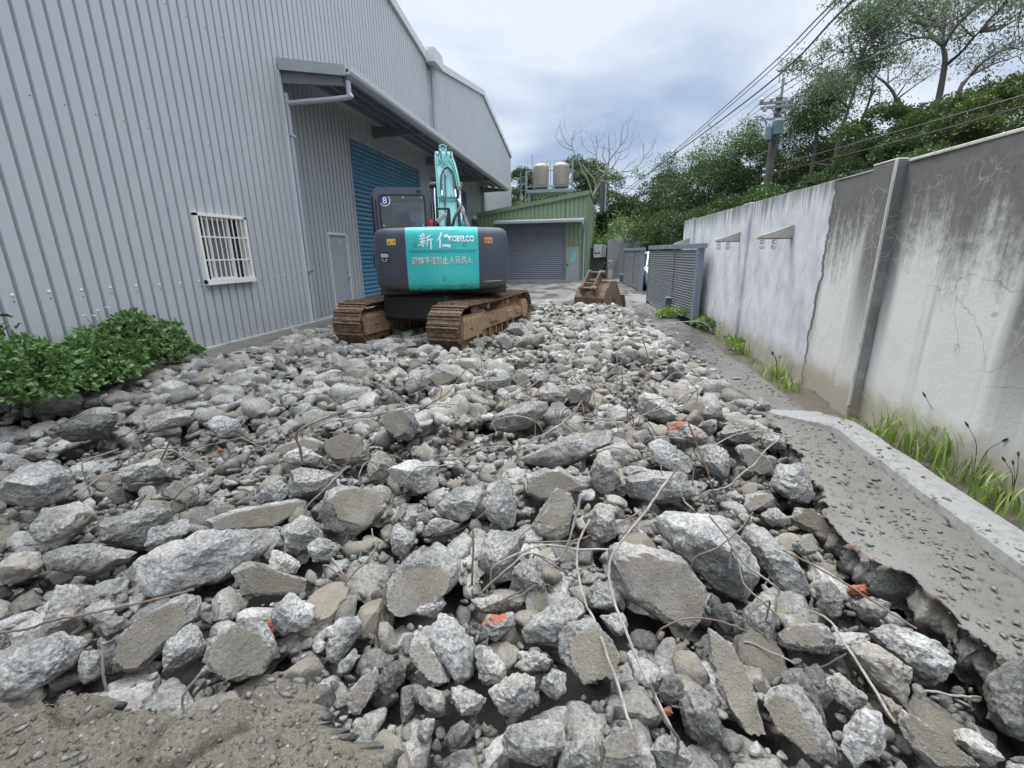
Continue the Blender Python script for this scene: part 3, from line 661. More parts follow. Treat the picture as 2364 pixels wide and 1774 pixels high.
mb = WB(); mb.box(-7.2, -6.90, -8, 40.3, -.1, .055, .01); mb.build('footing', M_CONC)
rg = random.Random(3); mb = WB(); ms = WB()
for k in range(-20, 53):
    y = k*.2+.165
    if k % 2: continue
    for z, only in ((1.24, False), (1.22, False), (3.62, True), (5.6, True), (7.4, True)):
        if WIN[0]-.1 < y < WIN[1]+.1 and z < 2.5: continue
        (mb if z == 1.24 else ms).lathe([(.018 if z == 1.24 else .009, 0), (.018 if z == 1.24 else .009, .008), (.005, .013)], (-7.0+0, y, z+rg.uniform(-.012, .012) - (.055 if z == 1.22 else 0)), 7, 'x')
mb.build('fixing_screw', M_WHITE); ms.build('sheet_screw', M_STEEL)
# canopy
ca = WB(); CY0, CY1, CXO = 10.6, 30.4, -5.42
ca.add([(-7.0, CY0, 5.80), (CXO, CY0, 5.53), (CXO, CY1, 5.53), (-7.0, CY1, 5.80), (-7.0, CY0, 5.76), (CXO, CY0, 5.49), (CXO, CY1, 5.49), (-7.0, CY1, 5.76)], [(0, 1, 2, 3), (7, 6, 5, 4), (0, 4, 5, 1), (2, 6, 7, 3)])
can = ca.build('canopy', M_STEEL)
mb = WC(); mb.prism([(-7.0, 5.60), (CXO, 5.37), (CXO, 5.575), (-7.0, 5.83)], lambda p: (p[0], CY0-.05, p[1]), lambda p: (p[0], CY0-.012, p[1])); mb.build('end_flashing', M_FASCIA, can)
mb = WC(); mb.prism([(CY0-.05, 0), (CY1, 0)] if False else [(0, 0), (.10, 0), (.13, .05), (.135, .17), (.12, .17), (.10, .06), (.03, .02), (0, .02)], lambda p: (CXO+p[0]-.01, CY0-.04, 5.40+p[1]), lambda p: (CXO+p[0]-.01, CY1, 5.40+p[1])); mb.build('gutter', M_GUTTER, can)
for y, d in ((10.70, .20), (15.6, .22), (20.6, .22), (25.6, .22), (30.2, .22)):
    mb = WC(); mb.prism([(-7.15, 5.38), (-5.55, 5.22), (-5.55, 5.46), (-7.15, 5.70)] if y < 11 else [(-7.2, 5.30), (-7.2, 5.66), (-5.5, 5.44), (-5.5, 5.34), (-6.0, 5.34)], lambda p: (p[0], y-.05, p[1]), lambda p: (p[0], y+.05, p[1])); mb.build('canopy_beam', M_STEEL, can)
for x, z in ((-6.75, 5.68), (-6.3, 5.60), (-5.85, 5.52), (-5.5, 5.45)):
    mb = WC(); mb.box(x-.035, x+.035, CY0+.1, CY1-.1, z-.1, z+.03); mb.build('purlin', M_STEEL, can)
# roller shutters
def shutter(mb, X, y0, y1, z0, z1, pitch=.125, depth=.022, along='y'):
    n = int((z1-z0)/pitch); rows = []
    for k in range(n):
        for t, d in ((0, -.3), (.09, -.3), (.13, .35), (.30, .85), (.52, 1), (.74, .86), (.95, .35)): rows.append((z0+(k+t)*pitch*(z1-z0)/(n*pitch), depth*d))
    rows.append((z1, 0)); V = []; F = []
    for z, d in rows: V += [(X+d, y0, z), (X+d, y1, z)] if along == 'y' else [(y0, X-d, z), (y1, X-d, z)]
    for i in range(len(rows)-1): F.append((2*i, 2*i+1, 2*i+3, 2*i+2))
    return mb.add(V, F)
for s in (SH1, SH2):
    mb = WB(); shutter(mb, BX-.10, s[0], s[1], .0, s[3], .135, .042); sh = mb.build('roller_shutter', M_BLUE, fix=False)
    mb = WC(); mb.box(BX-.12, BX+.03, s[0]-.05, s[0]+.03, 0, s[3]).box(BX-.12, BX+.03, s[1]-.03, s[1]+.05, 0, s[3]).box(BX-.12, BX+.02, s[0]-.05, s[1]+.05, s[3], s[3]+.05); mb.build('guide_rail', M_CLAD2, sh)
mb = WB(); mb.box(BX-.05, BX-.012, DR[0], DR[1], .02, DR[3]); dr = mb.build('door', M_DOOR)
mb = WC(); mb.box(BX-.05, BX+.03, DR[0]-.06, DR[0], 0, DR[3]+.07).box(BX-.05, BX+.03, DR[1], DR[1]+.06, 0, DR[3]+.07).box(BX-.05, BX+.03, DR[0], DR[1], DR[3], DR[3]+.07); mb.build('door_frame', M_TRIM, dr)
mb = WC(); mb.lathe([(.028, 0), (.028, .012), (.014, .02), (.014, .05), (.026, .056), (.026, .085)], (BX-.012, DR[1]-.09, 1.0), 12, 'x').lathe([(.024, 0), (.024, .014)], (BX-.012, DR[1]-.09, 1.17), 12, 'x'); mb.build('door_handle', M_CHROME, dr, True)
mb = WC(); mb.box(BX-.012, BX-.008, DR[0]+.62, DR[0]+.66, 1.98, 2.06); mb.build('paper_label', M_WHITE, dr)
# barred window
wy0, wy1, wz0, wz1 = WIN
mb = WB(); mb.box(-7.16, -6.93, wy0-.02, wy0+.035, wz0, wz1).box(-7.16, -6.93, wy1-.035, wy1+.02, wz0, wz1).box(-7.16, -6.93, wy0-.02, wy1+.02, wz1-.045, wz1+.01).box(-7.16, -6.91, wy0-.02, wy1+.02, wz0-.02, wz0+.07)
wd = mb.build('window', M_WHITE)
mb = WC(); mb.add([(-7.13, wy0, wz0), (-7.13, wy1, wz0), (-7.13, wy1, wz1), (-7.13, wy0, wz1)], [(0, 1, 2, 3)]); mb.build('pane', M_PANE, wd)
mb = WC(); mb.add([(-7.115, wy0+.36, wz0+.08), (-7.115, wy0+.86, wz0+.08), (-7.115, wy0+.86, wz1-.05), (-7.115, wy0+.36, wz1-.05)], [(0, 1, 2, 3)]); mb.build('pane', M_PANE2, wd)
mb = WC()
for y in (.30, .375, .86, .92): mb.box(-7.125, -7.095, wy0+y-.013, wy0+y+.013, wz0+.06, wz1-.04)
mb.box(-7.125, -7.085, wy0+.30, wy0+.91, wz1-.09, wz1-.05).box(-7.12, -7.085, wy0+.30, wy0+.91, wz0+.06, wz0+.10); mb.build('sash', M_WHITE, wd)
mb = WC()
for k in range(1, 10): y = wy0+(wy1-wy0)*k/10; mb.box(-6.955, -6.94, y-.009, y+.009, wz0+.02, wz1-.02)
for z in (wz0+.42, wz0+.83): mb.box(-6.958, -6.937, wy0, wy1, z-.011, z+.011)
mb.build('grille', M_WHITE, wd)

# ------------------------------------------------------------------ green lean-to shed at the end of the yard
gs = empty('green_shed', (-3.4, 27.8, 0), R(-2)); tag(gs, 'small green metal shed with sloping roof and grey roller shutter', 'shed')
class GB(MB):
    def build(s, name, mat, parent=None, smooth=False, fix=True):
        s.v = [(v[0]+3.4, v[1]-27.8, v[2]) for v in s.v]; return MB.build(s, name, mat, gs if parent is None else parent, smooth, fix)
GX0, GX1, GYF = -6.85, -.42, 27.8
def groof(x): return 4.0 + (x+6.42)*(4.93-4.0)/6.0 - .06
def ribx(mb, Y, x0, x1, zlo, zhi, pitch=.25, holes=()):
    pts = []; k = math.floor(x0/pitch)
    while k*pitch < x1:
        b = k*pitch
        for dx, d in ((0, 0), (.012, .04), (.055, .04), (.067, 0)):
            if x0 < b+dx < x1: pts.append((b+dx, d))
        k += 1
    pts = [(x0, 0)] + pts + [(x1, 0)]
    for h in holes: pts += [(h[0], 0), (h[1], 0)]
    pts = sorted(pts)
    for (a, da), (b, db) in zip(pts[:-1], pts[1:]):
        m_ = (a+b)/2; z0 = zlo
        for h in holes:
            if h[0] < m_ < h[1]: z0 = h[2]
        mb.add([(a, Y+da, z0), (b, Y+db, z0), (b, Y+db, zhi(b)), (a, Y+da, zhi(a))], [(0, 1, 2, 3)])
GSH = (-5.12, -1.72, 3.15); GDR = (-1.62, -.86, 1.98)
mb = GB(); ribx(mb, GYF, GX0, GX1, 0, groof, holes=(GSH, GDR)); mb.add([(GX1, GYF, 0), (GX1, GYF+8, 0), (GX1, GYF+8, groof(GX1)), (GX1, GYF, groof(GX1))], [(0, 1, 2, 3)]).add([(GX0, GYF, 0), (GX0, GYF+8, 0), (GX0, GYF+8, groof(GX0)), (GX0, GYF, groof(GX0))], [(0, 1, 2, 3)]); mb.build('wall', M_GREEN, fix=False)
mb = GB(); mb.prism([(GX0-.05, groof(GX0)-.02), (GX1+.06, groof(GX1)), (GX1+.06, groof(GX1)+.05), (GX0-.05, groof(GX0)+.03)], lambda p: (p[0], GYF-.1, p[1]), lambda p: (p[0], GYF+8.1, p[1])); mb.build('roof', M_GREENT)
mb = GB(); mb.prism([(GX0-.05, groof(GX0)-.17), (GX1+.06, groof(GX1)-.17), (GX1+.06, groof(GX1)+.06), (GX0-.05, groof(GX0)+.04)], lambda p: (p[0], GYF-.13, p[1]), lambda p: (p[0], GYF-.09, p[1])); mb.build('verge_flashing', M_GREENT)
mb = GB(); mb.box(GX1-.11, GX1+.02, GYF-.04, GYF-.025, 0, groof(GX1)-.1).box(GX0-.02, GX0+.1, GYF-.04, GYF-.025, 0, groof(GX0)-.1).box(GX1+.005, GX1+.02, GYF-.04, GYF+.12, 0, groof(GX1)-.1); mb.build('corner_flashing', M_GREENT)
mb = GB(); mb.prism([(GYF, 3.50), (GYF-.75, 3.36), (GYF-.75, 3.26), (GYF-.70, 3.26), (GYF-.70, 3.33), (GYF, 3.46)], lambda p: (-5.72, p[0], p[1]), lambda p: (-.62, p[0], p[1])); cn = mb.build('canopy', M_FASCIA)
mb = GB(); mb.box(-5.74, -.60, GYF-.86, GYF-.75, 3.24, 3.36); mb.build('gutter', M_FASCIA, cn)
mb = GB(); mb.tube(spline([(-.66, GYF-.8, 3.26), (-.66, GYF-.8, 3.1), (-.62, GYF-.12, 2.75), (-.62, GYF-.10, 2.6), (-.62, GYF-.10, .05)], 4), .045, 10); mb.build('drain_pipe', M_PIPE, smooth=True)
mb = GB(); shutter(mb, GYF+.06, GSH[0], GSH[1], 0.03, GSH[2], .11, .022, 'x'); sh = mb.build('roller_shutter', M_GREYSH, fix=False)
mb = GB(); mb.box(GSH[1]-.04, GSH[1]+.05, GYF-.03, GYF+.08, 0, GSH[2]).box(GSH[0]-.05, GSH[0]+.04, GYF-.03, GYF+.08, 0, GSH[2]).box(GSH[0], GSH[1], GYF-.02, GYF+.08, GSH[2], GSH[2]+.3); mb.build('guide_rail', M_STEEL, sh)
M_GDOOR = weathered('pale_green_door', (.30, .34, .29), .5, .08, dirt_amt=.25, scale=6)
mb = GB(); mb.box(GDR[0], GDR[1], GYF-.01, GYF+.03, .08, GDR[2]); dr = mb.build('door', M_GDOOR)
mb = GB(); mb.box(GDR[0]-.07, GDR[0], GYF-.03, GYF+.03, 0, GDR[2]+.07).box(GDR[1], GDR[1]+.07, GYF-.03, GYF+.03, 0, GDR[2]+.07).box(GDR[0], GDR[1], GYF-.03, GYF+.03, GDR[2], GDR[2]+.07); mb.build('door_frame', M_GREENT, dr)
M_PANEG = weathered('posters_behind_glass', (.34, .36, .35), .2, .25, (.12, .12, .13), .8, scale=7)
mb = GB(); mb.box(GDR[0]+.12, GDR[1]-.12, GYF-.018, GYF-.011, .28, 1.80); mb.build('pane', M_PANEG, dr)
mb = GB(); mb.prism([(-1.38, 1.05), (-1.06, 1.18), (-1.05, 1.66), (-1.22, 1.75), (-1.30, 1.55)], lambda p: (p[0], GYF-.02, p[1]), lambda p: (p[0], GYF-.026, p[1])); mb.build('poster', Mat('turquoise_poster', (.20, .50, .48), .5).m, dr)
mb = GB(); mb.box(GDR[0]+.03, GDR[0]+.12, GYF-.06, GYF-.012, .92, 1.0); mb.build('door_handle', M_INK, dr)
mb = GB(); mb.box(GX0+.2, GX1+.05, GYF-.3, GYF+.02, -.05, .07); mb.build('footing', M_CONC)
# two steel water tanks on a rail-fenced platform behind the shed
pf = empty('tank_platform', (-3.2, 34, 0)); tag(pf, 'grey steel tank platform with railing and ladder behind the shed', 'platform')
def PFp(mb, name, mat, par=None, smooth=False):
    mb.v = [(v[0]+3.2, v[1]-34, v[2]) for v in mb.v]; return mb.build(name, mat, par or pf, smooth)
PFp(MB().box(-4.72, -1.62, 33.3, 34.9, 5.56, 5.74), 'deck', M_GALV)
for x in (-4.55, -1.85):
    for y in (33.45, 34.75): PFp(MB().box(x-.1, x+.1, y-.1, y+.1, 0, 5.56), 'leg', M_STEEL)
mb = MB()
for x in (-4.7, -4.68+.5, -3.25, -2.85, -1.64):
    big = x in (-4.7, -3.25, -1.64); mb.box(x-(.05 if big else .02), x+(.05 if big else .02), 33.28, 33.34, 5.7, 6.95 if x != -1.64 else 7.5)
for z in (6.9, 5.95): mb.box(-4.72, -1.62, 33.29, 33.33, z-.03, z+.03)
for x in (-3.95, -3.6, -2.5, -2.15): mb.box(x-.015, x+.015, 33.3, 33.33, 5.95, 6.9)
mb.box(-4.72, -4.68, 33.3, 34.9, 6.87, 6.93).box(-1.66, -1.62, 33.3, 34.9, 6.87, 6.93); PFp(mb, 'railing', M_GALV)
mb = MB().box(-5.12, -5.07, 33.3, 33.35, 3.0, 6.9).box(-4.80, -4.75, 33.3, 33.35, 3.0, 6.9)
for z in np.arange(3.2, 6.9, .42): mb.box(-5.1, -4.77, 33.31, 33.34, z, z+.035)
PFp(mb, 'ladder', M_GALV)
PFp(MB().tube([(-4.35, 33.6, 5.7), (-4.35, 33.6, 8.0)], .02, 6), 'lightning_rod', M_GALV)
for i, (x, y, r, lab) in enumerate(((-3.80, 34.1, .535, 'stainless steel water tank on the platform, the one nearer the ladder'), (-2.44, 34.1, .555, 'stainless steel water tank on the platform, the one farther from the ladder'))):
    t = empty('water_tank', (x, y, 5.75)); tag(t, lab, 'water tank', 'steel water tanks on the platform')
    prof = [(r*.9, .28)]; 
    for k in range(15):
        z = .32+k*.078; prof += [(r-.012, z), (r, z+.026), (r, z+.05)]
    prof += [(r-.01, 1.5), (r*.93, 1.58), (r*.75, 1.66), (r*.4, 1.73), (r*.16, 1.76), (r*.16, 1.80), (r*.05, 1.81)]
    MB().lathe(prof, (0, 0, 0), 28).build('barrel', M_TANK, t, True)
    mb = MB()
    for a in range(6): ca_, sa_ = math.cos(a*1.047), math.sin(a*1.047); mb.bar((r*.85*ca_, r*.85*sa_, 0), (r*.85*ca_, r*.85*sa_, .34), .06)
    mb.lathe([(r*.98, .16), (r*.98, .2)], (0, 0, 0), 20); mb.build('stand', M_STEEL, t)
    mb = MB().tube(spline([(-.2 if i else .38, -.1, 1.62), (-.2 if i else .38, -.1, 1.86), (-.45 if i else .62, -.1, 1.88), (-.47 if i else .65, -.1, 1.6), (-.47 if i else .65, -.1, .2)], 4), .025, 6); mb.build('pipe', M_PIPE, t)

# ------------------------------------------------------------------ boundary wall on the right
TA = math.atan(.0423); WD = np.array([-math.sin(TA), math.cos(TA), 0]); WNn = np.array([-math.cos(TA), -math.sin(TA), 0])   # along the wall / towards the yard
M_FIN = weathered('pale_bracket_concrete', (.40, .385, .34), .9, .12, (.16, .13, .10), .5, scale=6)
bw = empty('boundary_wall', (3.07, 0, 0), TA); tag(bw, 'high rendered boundary wall with black rain stains and pale cracks', 'wall')
def wall_part(mb, name, mat, par=None, smooth=False): return mb.build(name, mat, par or bw, smooth)
# local frame: x to the outside, y along the wall, z up
wv = []; wf = []; ysw = np.concatenate([np.arange(-6, 14.28, .08), [14.28]]); zsw = np.concatenate([[-.35], np.arange(-.06, 2.40, .08), [2.425]])
YY, ZZ = np.meshgrid(ysw, zsw); yy_, zz_ = YY.ravel(), ZZ.ravel()
dx_ = .006*fbm(np.stack([0*yy_, yy_*1.3, zz_*1.3], 1), 4, 61) - .012*(yy_ > 6.47)
nyw, nzw = len(ysw), len(zsw); iw = np.arange(nyw*nzw).reshape(nzw, nyw)
WF = np.stack([iw[:-1, :-1].ravel(), iw[:-1, 1:].ravel(), iw[1:, 1:].ravel(), iw[1:, :-1].ravel()], 1)
link('face', mesh_from('face', np.stack([dx_, yy_, zz_], 1), WF[:, ::-1], [M_WALL], True), bw)
wall_part(MB().box(.02, .16, -6, 14.28, -.3, 2.41), 'core', M_CONC)
M_COPE = weathered('pale_coping', (.58, .57, .50), .85, .15, (.12, .12, .10), .5, scale=5)
wall_part(MB().box(-.012, .18, -6, 5.22, 2.41, 2.436, .004), 'coping', M_COPE); wall_part(MB().box(-.008, .18, 5.62, 14.28, 2.412, 2.430, .004), 'coping', M_CONC)
for y0, y1, dep in ((5.24, 5.60, .10), (9.08, 9.42, .06), (12.98, 13.30, .06), (-1.0, -.64, .1)):
    mb = MB(); n = 30
    for k in range(n):
        z0, z1 = -.2+k*2.66/n, -.2+(k+1)*2.66/n; mb.box(-dep, .01, y0, y1, z0, z1)
    me = MB().box(-dep, .02, y0, y1, -.25, 2.435, .012); wall_part(me, 'pilaster', M_WALL)
wall_part(MB().box(-.112, -.09, 5.236, 5.252, .02, 2.44), 'edge_bead', M_COPE)
wall_part(MB().box(-.102, 0, 5.24, 5.60, 2.435, 2.450, .004), 'coping', M_COPE)
wall_part(MB().box(0, .16, 14.28, 14.32, -.1, 2.45), 'end_face', M_CONC)
# lamp brackets on the wall: triangular concrete fins with two insulators hanging under each
def wl(p): return bw.matrix_basis if False else (3.07 + math.cos(TA)*p[0] - math.sin(TA)*p[1], math.sin(TA)*p[0] + math.cos(TA)*p[1], p[2])
for i, (ya, lab) in enumerate(((7.40, 'triangular concrete bracket on the grey wall, nearest the stained panel'), (9.46, 'triangular concrete bracket close beside a wall pilaster'), (13.32, 'triangular concrete bracket at the far wall end, above the gate'))):
    t = empty('wall_bracket', wl((0, ya, 1.80)), TA); tag(t, lab, 'bracket', 'concrete brackets on the boundary wall')
    L_ = .46       # the fin stands out square from the wall, deep at the wall and thin at the tip
    MB().prism([(0, 0), (0, .165), (.05, .168), (L_*.55, .095), (L_, .03), (L_, 0)], lambda p: (-p[0], -.035, p[1]), lambda p: (-p[0], .035, p[1])).build('fin', M_FIN, t)
    MB().box(-L_-.01, -.02, -.04, .04, -.014, 0).build('rusty_plate', M_BUCKET, t)
    for y, c in ((.40, M_PORC), (.24, M_PORC)):
        MB().lathe([(.012, -.02), (.03, -.03), (.04, -.06), (.022, -.075), (.04, -.10), (.034, -.14), (.015, -.15)], (-y, 0, 0), 12).build('insulator', c, t, True)
# ------------------------------------------------------------------ sliding gates
def gate(loc, az, L, H, label, knob=True):
    g = empty('sliding_gate', loc, -az); tag(g, label, 'gate', 'slate grey sliding gates')
    # local y along the gate away from the viewer, x across
    mb = MB(); n = int((H-.22)/.062); V = []; F = []; rows = []
    for k in range(n):
        for t, d in ((0, 0), (.2, .55), (.5, 1), (.8, .55)): rows.append((.14+(k+t)*(H-.22)/n, -.022*d))
    rows.append((H-.08, 0))
    for z, d in rows: V += [(d-.02, .12, z), (d-.02, L, z)]
    for i in range(len(rows)-1): F.append((2*i, 2*i+1, 2*i+3, 2*i+2))
    V2 = [(v[0]+.06 - 2*(v[0]+.02), v[1], v[2]) for v in V]; b = len(V)
    mb.add(V + V2, F + [tuple(i+b for i in f)[::-1] for f in F]); mb.build('louvre_panel', M_GATE, g, fix=False)
    mb = MB().box(-.05, .07, L*.40, L*.40+.03, .1, H-.06).box(-.05, .07, .1, L, .08, .15); mb.build('frame', M_STEEL, g)
    MB().box(-.07, .07, -.02, .12, .0, H-.04, .006).build('post', M_GATEP, g)
    MB().box(-.045, .06, L-.02, L+.05, .0, H).build('post', M_GATE, g)
    MB().box(-.075, .075, -.16, L+.05, H-.05, H+.06, .006).build('top_rail', M_GATEP, g)
    if knob:
        for y in (L*.48, L*.62): MB().lathe([(.03, 0), (.03, .06), (.015, .07)], (-.08, y, H-.01), 8, 'x').build('bolt', M_PORC, g)
    return g
gate((2.37, 11.35, 0), math.atan2(-.62, 4.7), 4.55, 1.74, 'nearer slate grey louvred gate leaf standing by the wall end')
gate((1.97, 20.4, 0), math.atan2(-.42, 5.0), 4.9, 1.72, 'farther slate grey louvred gate leaf beyond the white car', False)
for loc, lab in (((2.10, 13.25, 0), 'dark green gate motor box among the weeds by the nearer gate'), ((1.56, 26.9, 0), 'small dark green motor box by the farther gate')):
    t = empty('gate_motor', loc, R(-6)); tag(t, lab, 'motor box'); MB().box(-.14, .14, -.12, .12, .02, .40, .015).build('housing', M_BOXG, t); MB().box(-.15, .15, -.13, .13, .40, .43, .01).build('lid', M_TRANSF, t)
# wall, meter cabinet and dark panel behind the gates
fw = empty('concrete_wall', (.8, 31, 0)); tag(fw, 'streaked pale concrete wall beyond the farther gate', 'wall')
MB().prism([(0, 0), (2.0, 0), (2.0, 2.70), (.3, 2.40), (0, 2.35)], lambda p: (p[0], 0, p[1]), lambda p: (p[0], .2, p[1])).build('face', M_CONC, fw)
for x in (.18, .62, 1.1): MB().box(x, x+.1, -.06, .0, 0, 2.3).build('rib', M_CONC, fw)
dw = empty('dark_wall', (-.45, 31.4, 0)); tag(dw, 'dark mossy low wall between green shed and concrete wall', 'wall'); MB().box(0, 1.24, 0, .2, 0, 1.9, .01).build('face', M_DARKWALL, dw); MB().box(-.02, 1.26, -.03, .23, 1.9, 1.96, .01).build('coping', M_CONC, dw)
mt = empty('meter_cabinet', (-.08, 31.1, 1.28)); tag(mt, 'off white electric meter cabinet hung on the dark wall', 'cabinet')
MB().box(0, .52, -.02, .28, 0, .80, .015).build('housing', M_WHBOX, mt); MB().box(.54, .80, .02, .28, .02, .78, .015).build('housing', M_CONC, mt)
for x in (.08, .28): MB().box(x, x+.13, -.028, -.02, .22, .32).build('window', M_INK, mt)
mt = empty('utility_box', (.86, 30.7, 0)); tag(mt, 'pale weathered utility box standing at the concrete wall foot', 'cabinet'); MB().box(0, .3, 0, .2, 0, 1.1, .02).build('housing', M_WHBOX, mt); MB().box(.02, .28, -.012, 0, .55, 1.05, .004).build('door', M_CONC, mt)
# ------------------------------------------------------------------ excavator
EXO = (-3.02, 9.22, .06); AZU, AZT = R(-18.5), R(11.5)
ex = empty('excavator', EXO); tag(ex, 'turquoise and charcoal crawler excavator parked on the rubble, seen from behind', 'excavator')
def up(mb, name, mat, parent=None, smooth=False, fix=True):
    o = mb.build(name, mat, parent or ex, smooth, fix)
    if parent is None: o.rotation_euler = (0, 0, -AZU)
    return o
def un(mb, name, mat, parent=None, smooth=False):
    o = mb.build(name, mat, parent or ex, smooth)
    if parent is None: o.rotation_euler = (0, 0, -AZT)
    return o
# tracks ---------------------------------------------------------------
def track_path(n):
    y0, y1, r0, r1 = -1.50, 1.40, .375, .36; z0, z1 = .375, .40; P = []
    # counter clockwise seen from +x: bottom front -> bottom rear
    def arc(cy, cz, r, a0, a1, k): return [(cy+r*math.cos(a), cz+r*math.sin(a)) for a in np.linspace(a0, a1, k)]
    P += arc(y1, z1, r1, -math.pi/2, math.pi/2, 14); P += [(.7, .745), (0, .725), (-.7, .738)]; P += arc(y0, z0, r0, math.pi/2, 3*math.pi/2, 14); P += [(-1.0, .0), (0, -.012), (1.0, .01)]
    P = np.array(P+[P[0]]); L = np.concatenate([[0], np.cumsum(np.linalg.norm(np.diff(P, axis=0), axis=1))]); t = np.linspace(0, L[-1], n, endpoint=False)
    return np.stack([np.interp(t, L, P[:, 0]), np.interp(t, L, P[:, 1])], 1)
rg = random.Random(11)
for sx in (-1, 1):
    cx = .985*sx; hw = .30; n = 41; P = track_path(n); mb = MB()
    for i in range(n):
        a = P[i]; b = P[(i+1) % n]; c = (a+b)/2; d = b-a; L = np.linalg.norm(d); d /= L; nrm = np.array([d[1], -d[0]])
        M3 = np.array([[1, 0, 0], [0, d[0], nrm[0]], [0, d[1], nrm[1]]]); jw = rg.uniform(-.006, .006); tl = rg.uniform(-.03, .03)
        mb.obox((cx+jw, *(c)), (hw, L*.47, .012), M3, .004)
        for t, h in ((-.40, .034), (-.12, .020), (.30, .014)):
            q = c + d*L*t + nrm*(h/2+.010); mb.obox((cx+jw, *q), (hw, .011, h/2), M3, .004)
        q = c - nrm*.05
        for k in (-.09, .09): mb.obox((cx+k, *q), (.022, L*.46, .045), M3, .008)
    tr = un(mb, 'track', M_TRACK)
    o = cx+sx*0  # frame in the middle of the belt, boxes on both faces
    mb = MB()
    for f in (-1, 1):
        x1 = cx+f*.262; xa, xb = sorted((cx+f*.10, x1))
        mb.prism([(-1.68, .17), (-.62, .25), (1.16, .26), (1.16, .42), (.8, .52), (-.75, .52), (-.78, .57), (-1.60, .56), (-1.70, .45)], lambda p: (xa, *p), lambda p: (xb, *p))
        mb.box(xb-.004 if f > 0 else xa-.03, xb+.03 if f > 0 else xa+.004, -1.66, -.95, .19, .53, .012)
        mb.prism([(-1.60, .02), (-1.05, .08), (-1.0, .20), (-1.64, .20)], lambda p: (cx+f*.18-.03, *p), lambda p: (cx+f*.18+.03, *p))
        mb.prism([(-.55, .36), (-.1, .34), (-.1, .46), (-.5, .45)], lambda p: (x1-.01, *p), lambda p: (x1+f*.035, *p))
        mb.box(*sorted((x1-f*.02, x1+f*.02)), .3, .62, .30, .46, .01); mb.box(*sorted((x1-f*.02, x1+f*.03)), .82, 1.1, .34, .46, .02)
        for y in np.arange(-.8, 1.0, .3): mb.box(*sorted((x1-f*.05, x1-f*.01)), y-.02, y+.02, .08, .28, .005)
    fr = un(mb, 'track_frame', M_FRAME)
    for f in (-1, 1):
        x1 = cx+f*.262; un(MB().box(*sorted((x1, x1+f*.037)), -1.44, -1.34, .345, .360), 'slot', M_INK, fr)
    mb = MB(); yy = np.linspace(-1.15, 1.3, 26)
    V = []; 
    for i, y in enumerate(yy):
        hgt = .60+.10*math.sin(i*.4+sx)+rg.uniform(-.03, .03)*1.0; wv_ = .22+rg.uniform(-.03, .03)
        V += [(cx-wv_, y, .46), (cx-wv_*.8, y, hgt-.03), (cx, y, hgt+.02), (cx+wv_*.8, y, hgt-.03), (cx+wv_, y, .46)]
    mb.add(V, [(i*5+j, i*5+j+1, i*5+6+j, i*5+5+j) for i in range(25) for j in range(4)]); un(mb, 'mud', M_MUD, None, True)
    for y in np.arange(-.95, 1.1, .36):
        mb = MB().lathe([(.05, -.2), (.11, -.19), (.11, -.12), (.075, -.11), (.075, .11), (.11, .12), (.11, .19), (.05, .2)], (cx, y, .125), 14, 'x'); un(mb, 'track_roller', M_FRAME, None, True)
    for y in (-.5, .45): un(MB().lathe([(.02, -.24), (.055, -.23), (.055, .23), (.02, .24)], (cx, y, .64), 12, 'x'), 'carrier_roller', M_FRAME, None, True)
    un(MB().lathe([(.08, -.24), (.20, -.12), (.30, -.05), (.30, .05), (.20, .12), (.08, .24)], (cx, -1.50, .375), 20, 'x'), 'idler', M_TRACK, None, True)
    mb = MB().lathe([(.12, -.27), (.20, -.262), (.20, -.1), (.30, -.05), (.30, .05), (.20, .1), (.20, .262), (.12, .27)], (cx, 1.40, .40), 24, 'x')
    for a in range(18): mb.obox((cx, 1.40+.31*math.cos(a*.349), .40+.31*math.sin(a*.349)), (.03, .035, .035))
    un(mb, 'sprocket', M_FRAME, None, True)
mb = MB().box(-.70, .70, -1.15, 1.15, .40, .88, .05)  # enlarged black box puts the shade under the machine into colour
for sx in (-1, 1):
    for y in (-1, 1): mb.bar((sx*.4, y*.35, .55), (sx*.93, y*.85, .42), .26, .22, bev=.03)
un(mb, 'car_body', M_SHADOWSTEEL)
up(MB().lathe([(.52, .70), (.56, .74), (.56, .86), (.50, .93)], (0, 0, 0), 32), 'slew_ring', M_SHADOWSTEEL, None, True)
# counterweight --------------------------------------------------------
HALF = [(1.22, -.35), (1.22, -.62), (1.212, -.78), (1.175, -.93), (1.09, -1.06), (.95, -1.165), (.78, -1.25), (.6, -1.335), (.4, -1.41), (.2, -1.455), (0, -1.47)]
h_ = spline(HALF, 5); OUT = np.concatenate([h_, np.stack([-h_[::-1][1:, 0], h_[::-1][1:, 1]], 1)])       # right side -> rear -> left side
tg = np.gradient(OUT, axis=0); tg /= np.linalg.norm(tg, axis=1)[:, None]; NRM = np.stack([-tg[:, 1], tg[:, 0]], 1)
NRM *= np.sign((NRM*OUT).sum(1))[:, None]
def rear_y(u): k = np.argsort(OUT[:, 0]); sel = OUT[k]; return np.interp(u, sel[:, 0], sel[:, 1])
PROF = [(.96, .16), (.972, .10), (1.0, .045), (1.05, .012), (1.12, 0), (1.3, -.012), (1.6, -.014), (1.85, -.004), (1.93, .012), (1.985, .04), (2.02, .085), (2.038, .15), (2.043, .26)]
def inset(z): return np.interp(z, [p[0] for p in PROF], [p[1] for p in PROF])
V = []; F = []; no = len(OUT)
for z, s in PROF:
    q = OUT - NRM*s; V += [(x, y, z) for x, y in q] + [(-1.15, -.30, z), (1.15, -.30, z)][:0]
F = [(i*no+j, i*no+j+1, (i+1)*no+j+1, (i+1)*no+j) for i in range(len(PROF)-1) for j in range(no-1)]
